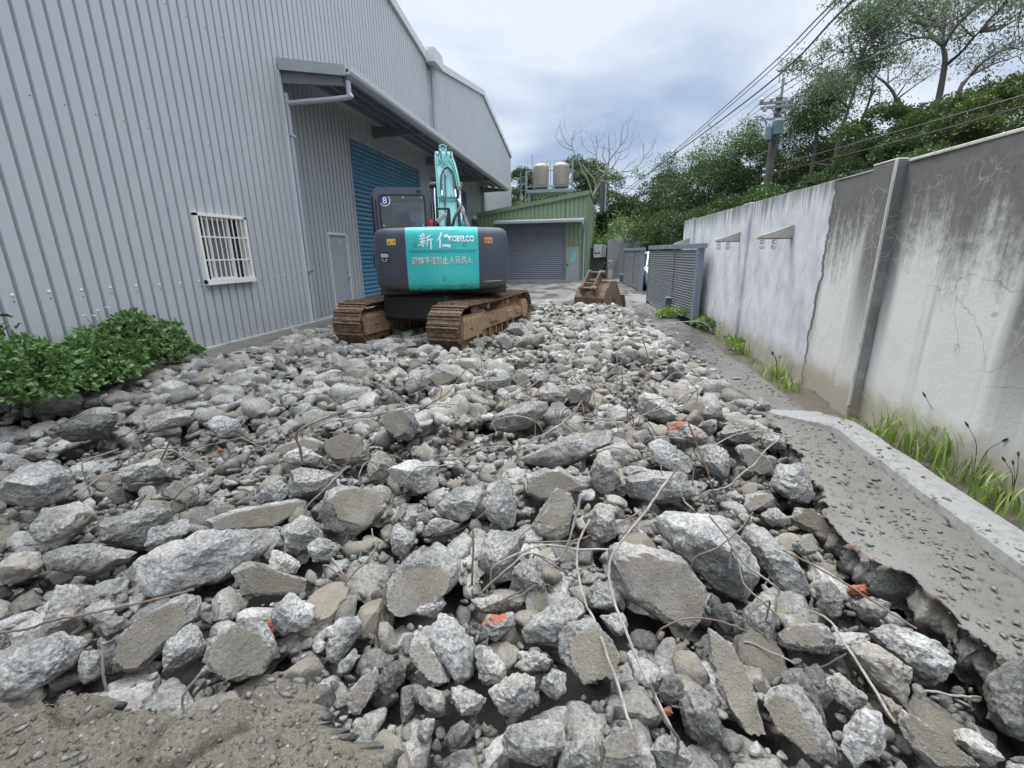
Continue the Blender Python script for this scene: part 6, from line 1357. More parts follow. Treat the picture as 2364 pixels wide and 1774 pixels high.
HFULL = {0: 'big tan-topped boulder of broken concrete by the left picture edge', 7: 'long pale grey concrete slab lying like a log', 16: 'dark brown mud-faced slab leaning above the foreground dirt', 32: 'wide concrete block with a dusty brown cast face, in the middle foreground',
         47: 'great dark slab with smooth cast face under the largest pale slab', 55: 'square concrete block showing a smooth tan cast face', 76: 'largest pale rough concrete slab of the rubble, leaning to the right', 50: 'small concrete stone capped with orange brick', 33: 'brown cast block perched on top of the pile',
         34: 'big grey boulder overhanging the middle of the pile', 35: 'long tilted grey concrete bar beside the tangle of rods', 81: 'tall pointed brown slab standing in the right foreground', 15: 'big pale flat slab tilted over the foreground dirt corner', 37: 'upright wedge of concrete with one tan cast side',
         86: 'smooth long grey boulder below the broken pavement edge', 105: 'grey chunk with rust-red stain by the pavement edge', 100: 'dark broken block at the bottom right corner under the pavement', 14: 'pale plank-like concrete piece crossed by a long rod', 108: 'lone grey stone lying on the pavement edge'}
used = {}
def uniq(lab, alts):
    for l_ in [lab]+alts:
        if l_ not in used: used[l_] = 1; return l_
    for w in ('second', 'third', 'fourth', 'fifth', 'sixth', 'seventh', 'eighth', 'ninth', 'tenth', 'eleventh', 'twelfth', 'thirteenth', 'fourteenth', 'fifteenth', 'sixteenth'):
        l_ = w+' '+lab
        if l_ not in used: used[l_] = 1; return l_
    return lab
def where(px, skip=None):
    d = np.hypot(LMP[:, 0]-px[0], (LMP[:, 1]-px[1])*1.3); o = [i for i in d.argsort() if LMPOS[i][2] != skip]; out = []
    for i in o[:3]:
        dx, dy = px[0]-LMP[i, 0], px[1]-LMP[i, 1]
        r_ = ('right of' if dx > 0 else 'left of') if abs(dx) > abs(dy) else ('in front of' if dy > 0 else 'behind'); out.append(f"{r_} the {LMPOS[i][2]}")
    return out
def size_word(a): return 'large' if a > 24000 else 'medium' if a > 7000 else 'small' if a > 1800 else 'very small'
TW = {'l': 'pale grey', 'g': 'grey', 'd': 'dark grey', 'b': 'brown-faced', 'k': 'orange', 'r': 'red-stained'}
for i, p in enumerate(single):
    me = mesh_from('concrete_chunk', p['P']-p['c'], p['F'], [M_ROCK], True, None, p['at']); me.set_sharp_from_angle(angle=R(30 if p['hero'] else 26))
    o = link('brick_fragment' if p['kind'] == 'k' else 'concrete_chunk', me); o.location = p['c']
    asp = p['sz']/max(p['mn'], 1e-3); shp = 'long' if asp > 1.9 else 'oblong' if asp > 1.35 else 'blocky'
    if not p['hero']: shp = ['angular', 'blocky', 'flattish', 'lumpy', 'wedge-like'][i % 5]
    noun = 'brick fragment' if p['kind'] == 'k' else 'concrete chunk'
    w_ = where(p['px'], LM.get(i)); base = f"{size_word(p['a'])} {TW[p['kind']]} {shp} {noun} "
    lab = HFULL.get(i) if p['hero'] else None
    if lab is None and p['hero'] and i in LM: lab = f"{LM[i]} of broken concrete {w_[0]}"
    lab = uniq(lab or base+w_[0], [base+w_[1], base+w_[2], base+w_[0]+' and '+w_[1].split(' the ')[0]+' the '+w_[1].split(' the ', 1)[1]] if True else [])
    lab = ' '.join(lab.split()[:16])
    tag(o, lab, 'brick fragment' if p['kind'] == 'k' else 'concrete chunk', 'brick fragments in the rubble' if p['kind'] == 'k' else 'broken concrete chunks of the rubble field')
V = []; F = []; A_ = []; b_ = 0; sm = []
for p in mass: V.append(p['P']); F.append(p['F']+b_); A_.append(p['at']); b_ += len(p['P'])
rm = link('rubble', mesh_from('rubble', np.concatenate(V), np.concatenate(F), [M_ROCK], False, None, np.concatenate(A_))); tag(rm, kind='stuff')

# ------------------------------------------------------------------ reinforcing rods, traced as bent tubes standing in the pile
CRP = {'A': (0, 900, .5267), 'B': (750, 900, .5267), 'C': (1500, 1000, .4663), 'D': (600, 750, .3617), 'E': (1300, 650, .3614), 'S': (0, 0, 1)}
RODS = [  # crop, points, how the far end is placed: 'g' lies at ground distance, 's' stays at the first point's distance, radius
 ('E', [(345,720),(345,560),(350,440),(400,380),(560,310),(700,270),(850,255),(915,275),(948,315)], 's', .008), ('E', [(385,725),(378,600),(372,500)], 's', .007), ('E', [(410,900),(520,850),(700,780),(800,700),(900,670),(990,660),(1100,690),(1180,730),(1235,770)], 'g', .007),
 ('E', [(410,890),(415,760),(470,740),(480,690),(545,600),(540,480),(505,360)], 's', .007), ('E', [(160,660),(300,550),(370,520)], 's', .007), ('E', [(460,530),(560,450),(690,385)], 's', .007), ('E', [(600,990),(540,900),(470,800),(430,740)], 's', .006),
 ('E', [(0,890),(60,830),(130,790),(110,750)], 'g', .007), ('E', [(20,860),(30,920),(90,960),(40,970)], 's', .006), ('E', [(90,900),(130,870),(180,850),(240,750),(170,745)], 'g', .006), ('E', [(50,910),(150,890),(350,905),(500,830),(700,790)], 'g', .007), ('E', [(0,830),(80,800),(160,830),(280,880),(400,890),(480,940),(550,1020)], 's', .006),
 ('E', [(550,990),(700,1000),(960,1030)], 'g', .007), ('E', [(985,1490),(930,1240),(860,1060),(800,900)], 's', .0075), ('E', [(900,1355),(1050,1310),(1130,1240),(1230,1160),(1290,1080),(1380,1010),(1395,975)], 's', .0085), ('E', [(890,1545),(830,1460),(770,1400),(750,1330)], 's', .008),
 ('E', [(370,1650),(600,1370),(740,1175)], 's', .0075), ('E', [(40,1660),(75,1500),(110,1365)], 's', .0075), ('E', [(960,1180),(1040,1280),(1120,1380),(1160,1270)], 's', .006), ('E', [(0,540),(60,460),(120,380),(190,300)], 's', .007), ('E', [(75,390),(80,330),(75,250)], 's', .006), ('E', [(140,460),(170,420),(190,370)], 's', .006),
 ('B', [(690,890),(820,770),(900,715),(1010,745),(1060,690),(1100,560),(1125,460)], 's', .008), ('B', [(860,670),(1050,665),(1150,645),(1260,600),(1390,530)], 'g', .0075), ('B', [(730,790),(800,740),(940,685),(1050,690),(1110,700),(1280,700)], 's', .008),
 ('B', [(1519,1490),(1400,1250),(1300,1010),(1260,900),(1245,780),(1280,690),(1400,540),(1519,370)], 'h', .0085), ('B', [(920,725),(1020,780),(1130,840),(1230,880),(1290,820),(1360,770)], 's', .0075), ('B', [(1345,1500),(1310,1380),(1265,1240),(1180,1010),(1140,930),(1110,800),(1110,680),(1160,570)], 'h', .0085),
 ('B', [(645,820),(650,700),(650,620)], 's', .0085), ('B', [(300,475),(350,400),(410,340),(500,335),(605,318)], 's', .0075), ('B', [(490,290),(600,285),(700,255),(800,250),(890,290)], 's', .007), ('B', [(0,445),(90,330),(170,210),(250,155)], 's', .0075), ('B', [(180,450),(150,390),(170,330),(200,310)], 's', .007),
 ('B', [(0,770),(100,840),(240,940)], 's', .009), ('B', [(30,740),(90,830),(140,970)], 's', .009), ('B', [(90,850),(200,730),(240,660)], 's', .009), ('B', [(230,1050),(250,950),(270,850)], 's', .009), ('B', [(850,250),(970,190),(1060,130),(1130,50)], 's', .008), ('B', [(110,620),(90,670),(80,710)], 's', .007), ('B', [(205,610),(215,690)], 's', .006),
 ('C', [(410,570),(470,650),(570,720),(640,780),(600,840),(510,900),(495,1000),(530,1100),(600,1200)], 's', .0075), ('C', [(640,660),(570,760),(600,830),(700,900),(780,990),(750,1060),(620,1220),(580,1350),(555,1480)], 's', .0085), ('C', [(510,570),(620,660),(720,740),(780,860),(785,1000),(780,1320)], 's', .0075),
 ('C', [(660,580),(800,650),(960,740),(1100,830),(1320,970)], 'g', .007), ('C', [(800,880),(890,930),(980,1060),(1100,1250),(1210,1430)], 'g', .008), ('C', [(300,800),(220,950),(130,1080),(50,1150)], 's', .008), ('C', [(140,1520),(60,1400),(0,1240)], 's', .008), ('C', [(1360,1280),(1500,1300),(1640,1310)], 's', .007),
 ('A', [(-20,1065),(120,1050),(220,1015),(380,985),(560,945),(700,915),(850,875)], 'g', .0085), ('A', [(210,180),(330,120),(410,85),(420,150),(465,235)], 's', .009), ('A', [(340,470),(430,390),(540,355),(690,350),(830,280),(900,250)], 'g', .0085), ('A', [(530,410),(560,350),(580,240),(620,200),(660,200),(670,250),(760,255),(900,245),(1100,200),(1220,160)], 'g', .0085),
 ('A', [(390,440),(360,340),(380,310),(520,260)], 's', .009), ('A', [(350,540),(470,575),(560,560),(640,460)], 's', .0075), ('A', [(455,1270),(450,1110)], 's', .0075), ('A', [(800,1350),(890,1230)], 's', .0075), ('A', [(1320,270),(1310,180),(1519,90)], 's', .010), ('A', [(1340,525),(1420,440),(1519,340)], 's', .009), ('A', [(700,330),(750,215)], 's', .011),
 ('D', [(255,800),(245,680),(400,600),(540,540),(640,520)], 's', .0095), ('D', [(380,640),(600,590),(870,550),(1100,505),(1300,510),(1500,495)], 'g', .0085), ('D', [(1010,555),(1180,450),(1260,360),(1330,270),(1400,290),(1450,370)], 's', .0085), ('D', [(1440,460),(1465,300)], 's', .011), ('D', [(885,530),(850,440),(870,400),(900,400)], 's', .0095),
 ('D', [(1630,450),(1750,380),(1900,250),(1980,170),(2050,100),(2130,40)], 's', .009), ('D', [(1570,450),(1700,360),(1850,330),(1950,350)], 's', .008), ('D', [(1150,400),(1030,420),(1030,520),(1040,590)], 's', .007), ('D', [(1420,290),(1400,150),(1390,60)], 's', .008), ('D', [(1700,230),(1640,120),(1620,60)], 's', .008),
 ('S', [(637,813),(590,783),(541,750)], 's', .008), ('S', [(645,742),(680,738),(706,740),(720,735),(755,742)], 's', .006), ('S', [(1440,775),(1475,740),(1490,700)], 's', .007), ('S', [(1215,690),(1240,660),(1243,640)], 's', .005), ('S', [(1345,715),(1370,690),(1392,690)], 's', .005), ('S', [(1375,700),(1400,722),(1415,735)], 's', .005),
]
def bedlevel(x, y):
    i = cells(np.array([[x, y, 0.]]))[0]; return float(hff[i])
rgr = np.random.RandomState(21)
for k in range(64):           # more thin rods in the tangle right of the middle and across the pile
    cx_, cy_ = ((rgr.normal(1380, 110), rgr.normal(940, 60)) if k < 38 else (rgr.uniform(300, 1900), rgr.uniform(860, 1500))); a_ = rgr.rand()*6.28; s_ = np.interp(cy_, [850, 1500], [34, 95]); pts_ = [(cx_, cy_)]
    for j in range(rgr.randint(2, 6)): a_ += rgr.normal()*.75; pts_.append((pts_[-1][0]+s_*math.cos(a_), pts_[-1][1]+.62*s_*math.sin(a_)))
    RODS.append(('S', pts_, 's', .0062))
for k, (c_, pts, mode, r) in enumerate(RODS):
    ox, oy, s = CRP[c_]; P = [(ox+s*x, oy+s*y) for x, y in pts]; n = len(P)
    def foot(q):
        z = 0.0
        for _ in range(4): G = at_z(q[0], q[1], z); z = np.clip(bedlevel(G[0], G[1]), -.2, .4)
        return G
    g0 = foot(P[0]); L_ = np.concatenate([[0], np.cumsum([math.dist(P[i], P[i+1]) for i in range(n-1)])]); L_ /= L_[-1]
    d0 = (g0-EYE)@CF; d1 = (foot(P[-1])-EYE)@CF if mode == 'g' else d0
    if mode == 'h': d1 = d0+.55*((foot(P[-1])-EYE)@CF-d0)
    Q = [EYE+ray(*q)*((d0+(d1-d0)*t)*(1-.028*math.sin(math.pi*min(1, t*1.6+.12)/1.25)) - .06) for q, t in zip(P, L_)]
    if mode != 'x': Q = [np.array(Q[0])-np.array((0, 0, .12))] + Q if mode in 'sh' else Q
    S_ = spline(Q, 7); rgk = np.random.RandomState(900+k); S_ = S_+.5*r*rgk.normal(size=S_.shape)*.35
    c0 = np.array(S_).mean(0); mb = MB().tube(S_-c0, r*.72, 7); o = mb.build('reinforcing_rod', M_ROD2 if k % 5 in (1, 3) else M_REBAR, None, True); o.location = c0
    bend = math.dist(P[0], P[-1])/max(1, sum(math.dist(P[i], P[i+1]) for i in range(n-1)))
    shape = 'straight' if n < 4 and bend > .97 else 'slightly bent' if bend > .93 else 'curved' if bend > .75 else 'twisted looping'
    pm = P[n//2]; w_ = where(pm); ln = 'short' if L_.size and sum(math.dist(P[i], P[i+1]) for i in range(n-1)) < 120 else 'long'
    base = f"{ln} {shape} steel rod "; lab = uniq(base+w_[0], [base+w_[1], base+w_[2]])
    tag(o, lab, 'steel rod', 'bent reinforcing rods sticking out of the rubble')
# ------------------------------------------------------------------ plants
def leaf_mesh(name, C, N, size, mat, seed, parent=None, shape='quad', tint=None, droop=.0, aspect=.55):
    """many small leaves: C points, N outward directions"""
    rg = np.random.RandomState(seed); n = len(C); size = np.broadcast_to(size, (n,))*rg.uniform(.65, 1.3, n)
    d = N + rg.normal(size=(n, 3))*.8; d[:, 2] -= droop; d /= np.linalg.norm(d, axis=1)[:, None]
    s = np.cross(d, rg.normal(size=(n, 3))); s /= np.linalg.norm(s, axis=1)[:, None]+1e-9; w = np.cross(s, d)
    a = size[:, None]; 
    if shape == 'quad':
        V = np.stack([C, C+d*a*.5+s*a*aspect*.5+w*a*.1, C+d*a, C+d*a*.5-s*a*aspect*.5+w*a*.1], 1); k = 4; F = np.arange(n*4).reshape(n, 4)
    else:  # ovate leaf folded on the midrib
        V = np.stack([C, C+d*a*.3+s*a*aspect*.46+w*a*.06, C+d*a*.65+s*a*aspect*.36+w*a*.05, C+d*a-w*a*.10, C+d*a*.65-s*a*aspect*.36+w*a*.05, C+d*a*.3-s*a*aspect*.46+w*a*.06, C+d*a*.5-w*a*.02], 1); k = 7
        b = (np.arange(n)*7)[:, None]; F = np.concatenate([b+np.array([0, 1, 6, 5]), b+np.array([1, 2, 3, 6]), b+np.array([6, 3, 4, 5])], 0)
    t = rg.uniform(0, 1, n) if tint is None else np.clip(tint+rg.normal(size=n)*.22, 0, 1)
    at = np.repeat(np.stack([t*0, t, t*0], 1), k, 0)
    return link(name, mesh_from(name, V.reshape(-1, 3), F, [mat], False, None, at), parent)
def shell_points(rg, blobs, n, inner=.55):
    B = np.array(blobs, float); wgt = (B[:, 3]*B[:, 4]*B[:, 5])**(2/3); bi = rg.choice(len(B), n, p=wgt/wgt.sum())
    u = rg.normal(size=(n, 3)); u /= np.linalg.norm(u, axis=1)[:, None]; u[:, 2] = np.where(u[:, 2] < -.35, -u[:, 2]*.6, u[:, 2])
    rr = inner+(1-inner)*rg.rand(n)**.6; C = B[bi, :3]+u*B[bi, 3:6]*rr[:, None]
    C = C + .12*B[bi, 3:4]*np.stack([pnoise(C*1.1+k*9, 7+k) for k in range(3)], 1)
    return C, u, bi
def limbs(rg, base, top, r0, n, spread, parent, mat, name='trunk'):
    mb = MB(); base = np.array(base, float); top = np.array(top, float); m_ = base+(top-base)*.5+rg.normal(size=3)*.15
    mb.tube(spline([base, m_, top], 6), np.linspace(r0, r0*.4, 13), 8); tips = []
    for i in range(n):
        t = rg.uniform(.35, .95); s = base+(top-base)*t; e = s+np.array([rg.normal()*spread, rg.normal()*spread, rg.uniform(.4, 1.3)*spread]); q = (s+e)/2+rg.normal(size=3)*spread*.12
        mb.tube(spline([s, q, e], 4), np.linspace(r0*.35, r0*.1, 9), 6); tips.append(e)
    mb.build(name, mat, parent, True); return tips
def dense_tree(px, ptop, Y, wpx, label, mat, seed, n=6500, leaf=.22, zlow=.4, group='broadleaf trees on the slope behind the wall', name='broadleaf_tree', vines=False):
    rg = np.random.RandomState(seed); T = at_y(px, ptop, Y); zt = T[2]; w = 1.18*wpx*((T-EYE)@CF)/FPX/2
    t = empty(name, (T[0], T[1], 0)); tag(t, label, 'tree', group)
    h = zt; limbs(rg, (0, 0, -.2), (rg.normal()*.3, rg.normal()*.3, h*.72), .10+.012*h, 9, w*.5, t, M_BARK); bl = []
    nb = 34
    for i in range(nb):
        a = rg.rand()*6.283; f = (i+.5)/nb; z = zlow+(h-zlow)*(.12+.80*f); prof = math.sqrt(max(0.02, 1-((f-.42)/.62)**2)); rr = w*prof*rg.uniform(.3, .95); r = w*rg.uniform(.20, .40)*(.75 if f > .8 else 1)
        bl.append((rr*math.cos(a), rr*math.sin(a), min(z, h-r*.75), r, r, r*rg.uniform(.6, .85)))
    bl.append((0, 0, h-w*.22, w*.3, w*.3, w*.22)); C, u, bi = shell_points(rg, bl, int(n*5.0), .5); lo = rg.uniform(0, .35); tb = lo+rg.uniform(.0, .6, len(bl))**1.3
    leaf_mesh('crown', C, u+np.array((0, 0, .25)), leaf*.62, mat if mat is not M_LEAF or seed % 3 else M_LEAFM, seed, t, 'quad', tb[bi], .15, .62); return t
dt = [
 (1560, 392, 46, 240, 'far dark broadleaf tree above the gate end of the wall', M_LEAF, 6000, .26), (1495, 462, 50, 180, 'low dark tree beside the gap of sky near the gates', M_LEAF, 5000, .26), (1650, 362, 40, 230, 'rounded dark green tree left of the utility pole', M_LEAF, 6500, .24),
 (1745, 322, 36, 240, 'mid green tree directly behind the utility pole', M_LEAF, 6500, .22), (1895, 400, 25, 260, 'low thick green tree right of the utility pole, above the grey panel', M_LEAF, 7500, .17), (1765, 450, 24, 250, 'low dark tree at the foot of the utility pole', M_LEAF, 7000, .16),
 (1610, 480, 30, 240, 'dark bushy tree just over the far end of the wall', M_LEAF, 6500, .19), (2045, 235, 20, 240, 'vine-hung dark tree above the wall buttress', M_LEAF, 8500, .145), (2215, 212, 17.5, 310, 'dense yellow-green tree over the stained wall panel', M_LEAFY, 9500, .135),
 (2365, 165, 15.5, 280, 'yellow-green tree cut by the right picture edge', M_LEAFY, 8000, .125), (2130, 345, 15.5, 260, 'low glossy dark tree hugging the top of the stained wall', M_LEAF, 8000, .12), (1975, 420, 19, 240, 'low dark tree behind the cracked wall section', M_LEAF, 7000, .14), (2300, 320, 14, 260, 'dark leafy tree close behind the near wall end', M_LEAF, 7000, .11),
 (1925, 310, 34, 260, 'dark tree filling the background right of the transformers', M_LEAF, 6000, .2), (2000, 285, 31, 250, 'dark tree behind the crooked bare-limbed tree', M_LEAF, 6000, .19), (2125, 240, 28, 280, 'dark tree at the root of the biggest airy tree', M_LEAF, 6500, .18), (2290, 180, 24, 300, 'tall yellow-green tree behind the right edge tree', M_LEAFY, 7000, .17), (1835, 345, 38, 240, 'green tree behind the small-leaved tree', M_LEAF, 6000, .22),
 (1525, 535, 36, 170, 'dark thicket tree behind the nearer gate', M_LEAF, 5500, .22), (1690, 455, 33, 190, 'dark round tree half hidden by the utility pole wires', M_LEAF, 6000, .2),
 (1362, 366, 46, 225, 'dome-shaped tree behind the water tanks', M_LEAFM, 11000, .25), (1205, 385, 52, 130, 'tree beside the far corner of the warehouse', M_LEAF, 5000, .27), (1250, 455, 44, 190, 'lower tree showing under the tank platform', M_LEAF, 5000, .24), (1440, 505, 44, 150, 'green tree behind the vine-covered pole', M_LEAF, 5500, .23),
]
for i, (px, pt, Y, w, lab, mt_, n_, lf) in enumerate(dt):
    grp = 'trees behind the shed' if i >= 20 else 'broadleaf trees on the slope behind the wall'; dense_tree(px, pt, Y, w, lab, mt_, 200+i, n_, lf, .3 if i < 20 else .8, grp)
# airy tall trees: bare limbs below, feathery leaves in flat tufts at the tips
def airy_tree(path, Y, r0, tips, label, seed, leafn=60, leaf=.16, name='tall_tree', tuft=.5, sub=3, mat=None, bark=None, group='tall airy trees above the wall'):
    rg = np.random.RandomState(seed); P = [at_y(x, y, Y) for x, y in path]; base = np.array((P[0][0], Y, 0.0)); t = empty(name, tuple(base)); tag(t, label, 'tree', group)
    mb = MB(); Q = [np.array((0, 0, -.2))]+[p-base for p in P]; mb.tube(spline(Q, 6), np.linspace(r0*.72, r0*.25, (len(Q)-1)*6+1), 9); C = []; N_ = []
    for k, tp in enumerate(tips):
        pts = [at_y(x, y, Y+dy) - base for x, y, dy in tp]; S_ = spline(pts, 6); ra = r0*.27; mb.tube(S_, np.linspace(ra, ra*.25, len(S_)), 7)
        for s in range(sub*2):
            i0 = rg.randint(len(S_)//3, len(S_)); a = S_[i0]; d = S_[min(i0+1, len(S_)-1)]-S_[max(i0-1, 0)]; d /= np.linalg.norm(d)+1e-9
            e = a + (d*.6+rg.normal(size=3)*np.array((.75, .75, .35))+np.array((0, 0, .35)))*rg.uniform(.6, 1.3)*tuft*1.8; q = (a+e)/2+rg.normal(size=3)*.08
            tw = spline([a, q, e], 4); mb.tube(tw, np.linspace(ra*.3, ra*.08, len(tw)), 5)
            for f in range(3):
                g = e+rg.normal(size=3)*tuft*.45; mb.tube([q, (q+g)/2+rg.normal(size=3)*.05, g], [ra*.12, ra*.09, ra*.05], 4)
                c = g+rg.normal(size=(int(leafn*.55), 3))*np.array((tuft*.62, tuft*.62, tuft*.38)); C.append(c); N_.append(rg.normal(size=(int(leafn*.55), 3)))
    mb.build('trunk', bark or M_BARK, t, True)
    if leafn: leaf_mesh('crown', np.concatenate(C), np.concatenate(N_), leaf, mat or M_LEAFA, seed, t, 'quad', None, .3, .34)
    return t
airy_tree([(1935, 330), (1944, 292), (1969, 219), (1984, 146)], 24, .16, [[(1984,146,0),(1986,110,.2),(1975,70,.3)], [(1984,146,0),(2000,110,-.5),(2030,70,-.8)], [(1984,150,0),(1965,110,.5),(1958,80,.6)], [(1984,140,0),(2005,95,.8),(2045,60,1.2)], [(1969,219,0),(1950,190,.5),(1920,170,.8)], [(1960,250,0),(1930,225,-.5),(1905,215,-1)], [(1975,200,0),(1990,175,.4),(2010,150,.7)]], 'slender tall tree with leaf tufts, left of the biggest airy tree', 301, 110, .15, tuft=.42)
airy_tree([(1975, 320), (1985, 290), (2008, 230), (2016, 185)], 24.5, .13, [[(2016,185,0),(2000,165,.4),(1985,160,.8)], [(2016,185,0),(2030,160,0),(2035,120,.2)], [(2010,225,0),(2030,200,-.6),(2030,250,-.9)]], 'thin leaning tree with few leaves close to the slender tall tree', 302, 24, .13, tuft=.36)
airy_tree([(2150, 300), (2163, 249), (2181, 146), (2176, 105)], 22, .24, [[(2176,105,0),(2180,60,.2),(2178,5,.4)], [(2178,108,0),(2150,88,.6),(2110,90,1),(2070,105,1.4)], [(2178,108,0),(2210,60,-.6),(2260,10,-1)], [(2185,150,0),(2220,120,-.8),(2265,72,-1.4),(2330,55,-2)], [(2265,72,-1.4),(2290,40,-1.6),(2340,-10,-2)], [(2178,108,0),(2195,75,1),(2205,20,1.6)], [(2176,70,.2),(2150,40,.6),(2110,10,1)], [(2180,60,.2),(2140,60,-.7),(2095,45,-1.2)], [(2178,108,0),(2140,70,1.5),(2120,45,2)], [(2265,72,-1.4),(2310,65,-.6),(2380,25,-.2)], [(2180,60,0),(2230,30,1),(2290,0,1.8)]], 'biggest airy tree spreading wide dark limbs above the stained wall', 303, 42, .13, tuft=.46, sub=4)
airy_tree([(2200, 300), (2215, 210), (2240, 175)], 20.5, .17, [[(2240,175,0),(2275,140,-.4),(2320,115,-.8),(2370,95,-1)], [(2240,175,0),(2290,150,.6),(2350,130,1)], [(2225,195,0),(2250,160,1),(2290,130,1.6)], [(2300,122,-.5),(2330,110,.2),(2364,118,.5)]], 'leaning airy tree with long limbs reaching the right picture edge', 304, 34, .12, tuft=.42)
airy_tree([(2080, 300), (2068, 227), (2046, 194), (2025, 178)], 27, .15, [[(2046,194,0),(2080,170,.4),(2110,130,.6)], [(2068,227,0),(2095,190,0),(2135,150,.4)], [(2025,178,0),(2005,160,.4),(1995,150,.5)], [(2070,230,0),(2110,200,-.5),(2160,165,-1)], [(2050,200,0),(2050,160,.5),(2045,140,.8)]], 'crooked bare-limbed tree between the slender and the biggest airy tree', 305, 30, .12, tuft=.4)
airy_tree([(1880, 350), (1886, 310), (1892, 280)], 31, .17, [[(1892,280,0),(1885,255,.3),(1880,235,.5)], [(1892,280,0),(1908,245,.3),(1918,220,.5)], [(1886,305,0),(1870,285,.5),(1862,272,.8)], [(1888,300,0),(1905,285,-.6),(1915,275,-1)], [(1892,280,0),(1900,245,1),(1902,225,1.3)]], 'small-leaved tree just right of the utility pole top', 306, 130, .17, tuft=.55, sub=4, mat=M_LEAF)
airy_tree([(1590,484), (1592,444), (1598,419)], 43, .07, [[(1598,419,0),(1585,402,.3),(1565,394,.5)], [(1598,419,0),(1612,400,-.3),(1632,392,-.5)], [(1592,444,0),(1570,429,.5),(1545,422,.8)], [(1592,444,0),(1615,430,-.5),(1645,414,-.8)], [(1598,419,0),(1600,396,.8),(1602,384,1)]], 'airy light-crowned tree standing above the far dark tree', 307, 90, .2, tuft=.6, mat=M_LEAFM, group='tall airy trees above the wall')
airy_tree([(1730,406), (1732,376), (1740,354)], 38, .07, [[(1740,354,0),(1728,340,.3),(1715,336,.5)], [(1740,354,0),(1750,342,-.3),(1758,336,-.5)], [(1732,376,0),(1712,364,.5),(1698,358,.8)], [(1740,354,0),(1742,336,.6),(1738,328,.8)]], 'airy tree just left of the transformers', 308, 90, .18, tuft=.55, mat=M_LEAFM, group='tall airy trees above the wall')
airy_tree([(1820,406), (1826,366), (1832,341)], 33, .07, [[(1832,341,0),(1822,326,.3),(1815,311,.5)], [(1832,341,0),(1845,326,-.3),(1855,316,-.5)], [(1826,366,0),(1810,351,.5),(1800,344,.8)], [(1832,341,0),(1834,321,.6),(1836,304,.8)], [(1828,356,0),(1848,344,.4),(1862,336,.6)]], 'airy tree just right of the transformers', 309, 110, .17, tuft=.55, mat=M_LEAF, group='tall airy trees above the wall')
# bare tree behind the shed
def bare_tree():
    Y = 34; rg = np.random.RandomState(310); c = lambda x, y: (1190+x*.18677, 250+y*.18677)
    base = np.array((at_y(*c(945, 1250), Y)[0], Y, 0)); t = empty('bare_tree', tuple(base)); tag(t, 'leafless pale tree with spreading twigs behind the green shed', 'tree')
    mb = MB()
    B = [([(945,1700),(945,1250),(955,1100)], .17, .14), ([(955,1100),(930,1000),(890,880),(830,780),(800,700),(735,570),(705,500),(700,400),(740,270)], .11, .03), ([(705,520),(620,490),(560,450),(500,360),(515,310)], .05, .02), ([(700,480),(640,440),(580,340),(540,220)], .05, .02), ([(690,390),(640,300),(605,200)], .035, .012), ([(700,400),(760,320),(820,280)], .035, .012),
         ([(955,1100),(985,1010),(975,890),(860,740),(830,700)], .09, .04), ([(960,1090),(1060,900),(1100,800),(1140,690),(1200,590),(1290,470),(1310,300),(1330,200)], .12, .025), ([(1290,470),(1380,350),(1390,190),(1425,140)], .045, .012), ([(1290,460),(1390,410),(1450,330)], .035, .012), ([(1130,700),(1080,600),(1090,520),(1110,440)], .05, .015),
         ([(1020,750),(1000,600),(1010,420),(960,300)], .06, .015), ([(1010,420),(1060,380),(1110,280)], .035, .012), ([(1000,590),(920,540),(830,450),(805,310)], .05, .015), ([(1000,580),(960,430),(920,360),(880,290)], .035, .012), ([(1100,800),(1020,750)], .06, .05), ([(1060,860),(1200,740),(1290,580),(1320,540)], .06, .02), ([(1200,740),(1240,650),(1230,570)], .03, .012),
         ([(1040,900),(1240,900),(1300,800),(1500,620)], .07, .02), ([(1310,790),(1440,770),(1530,700),(1580,610),(1580,420)], .055, .015), ([(1580,610),(1650,540),(1720,430)], .035, .01), ([(1580,630),(1660,600),(1700,550)], .03, .01), ([(1250,860),(1500,850),(1560,880)], .04, .012), ([(1290,930),(1390,960),(1460,970)], .035, .012), ([(1150,720),(1160,560),(1150,350)], .05, .014), ([(1160,520),(1240,440),(1230,280)], .04, .012), ([(1250,560),(1380,500),(1450,400)], .04, .012), ([(1180,560),(1100,490),(1020,480),(1000,400)], .035, .012), ([(1270,640),(1350,620),(1410,560)], .03, .01)]
    for pts, a, b in B:
        dy = rg.uniform(-1.2, 1.2); n = len(pts); P = [at_y(*c(*p), Y+dy*(i/(n-1) if n > 1 else 0))-base for i, p in enumerate(pts)]; S_ = spline(P, 5); mb.tube(S_, np.linspace(a, b, len(S_))*.62, 6)
        for q in range(3 if a < .08 else 1):
            i0 = rg.randint(len(S_)//2, len(S_)); d = S_[-1]-S_[-2]; d /= np.linalg.norm(d); e = S_[i0]+(d+rg.normal(size=3)*.55+np.array((0, 0, .45)))*rg.uniform(.35, .8); mb.tube([S_[i0], (S_[i0]+e)/2+rg.normal(size=3)*.05, e], [b*.55, b*.4, b*.2], 4)
    mb.build('trunk', M_BARKP, t, True)
bare_tree()
airy_tree([(1615, 420), (1612, 370), (1625, 330)], 41, .06, [[(1625,330,0),(1640,305,.2),(1642,295,.2)], [(1612,370,0),(1605,340,.3),(1600,325,.3)]], 'thin leafless dead tree poking above the rounded dark tree', 312, 0, group='dead trees')
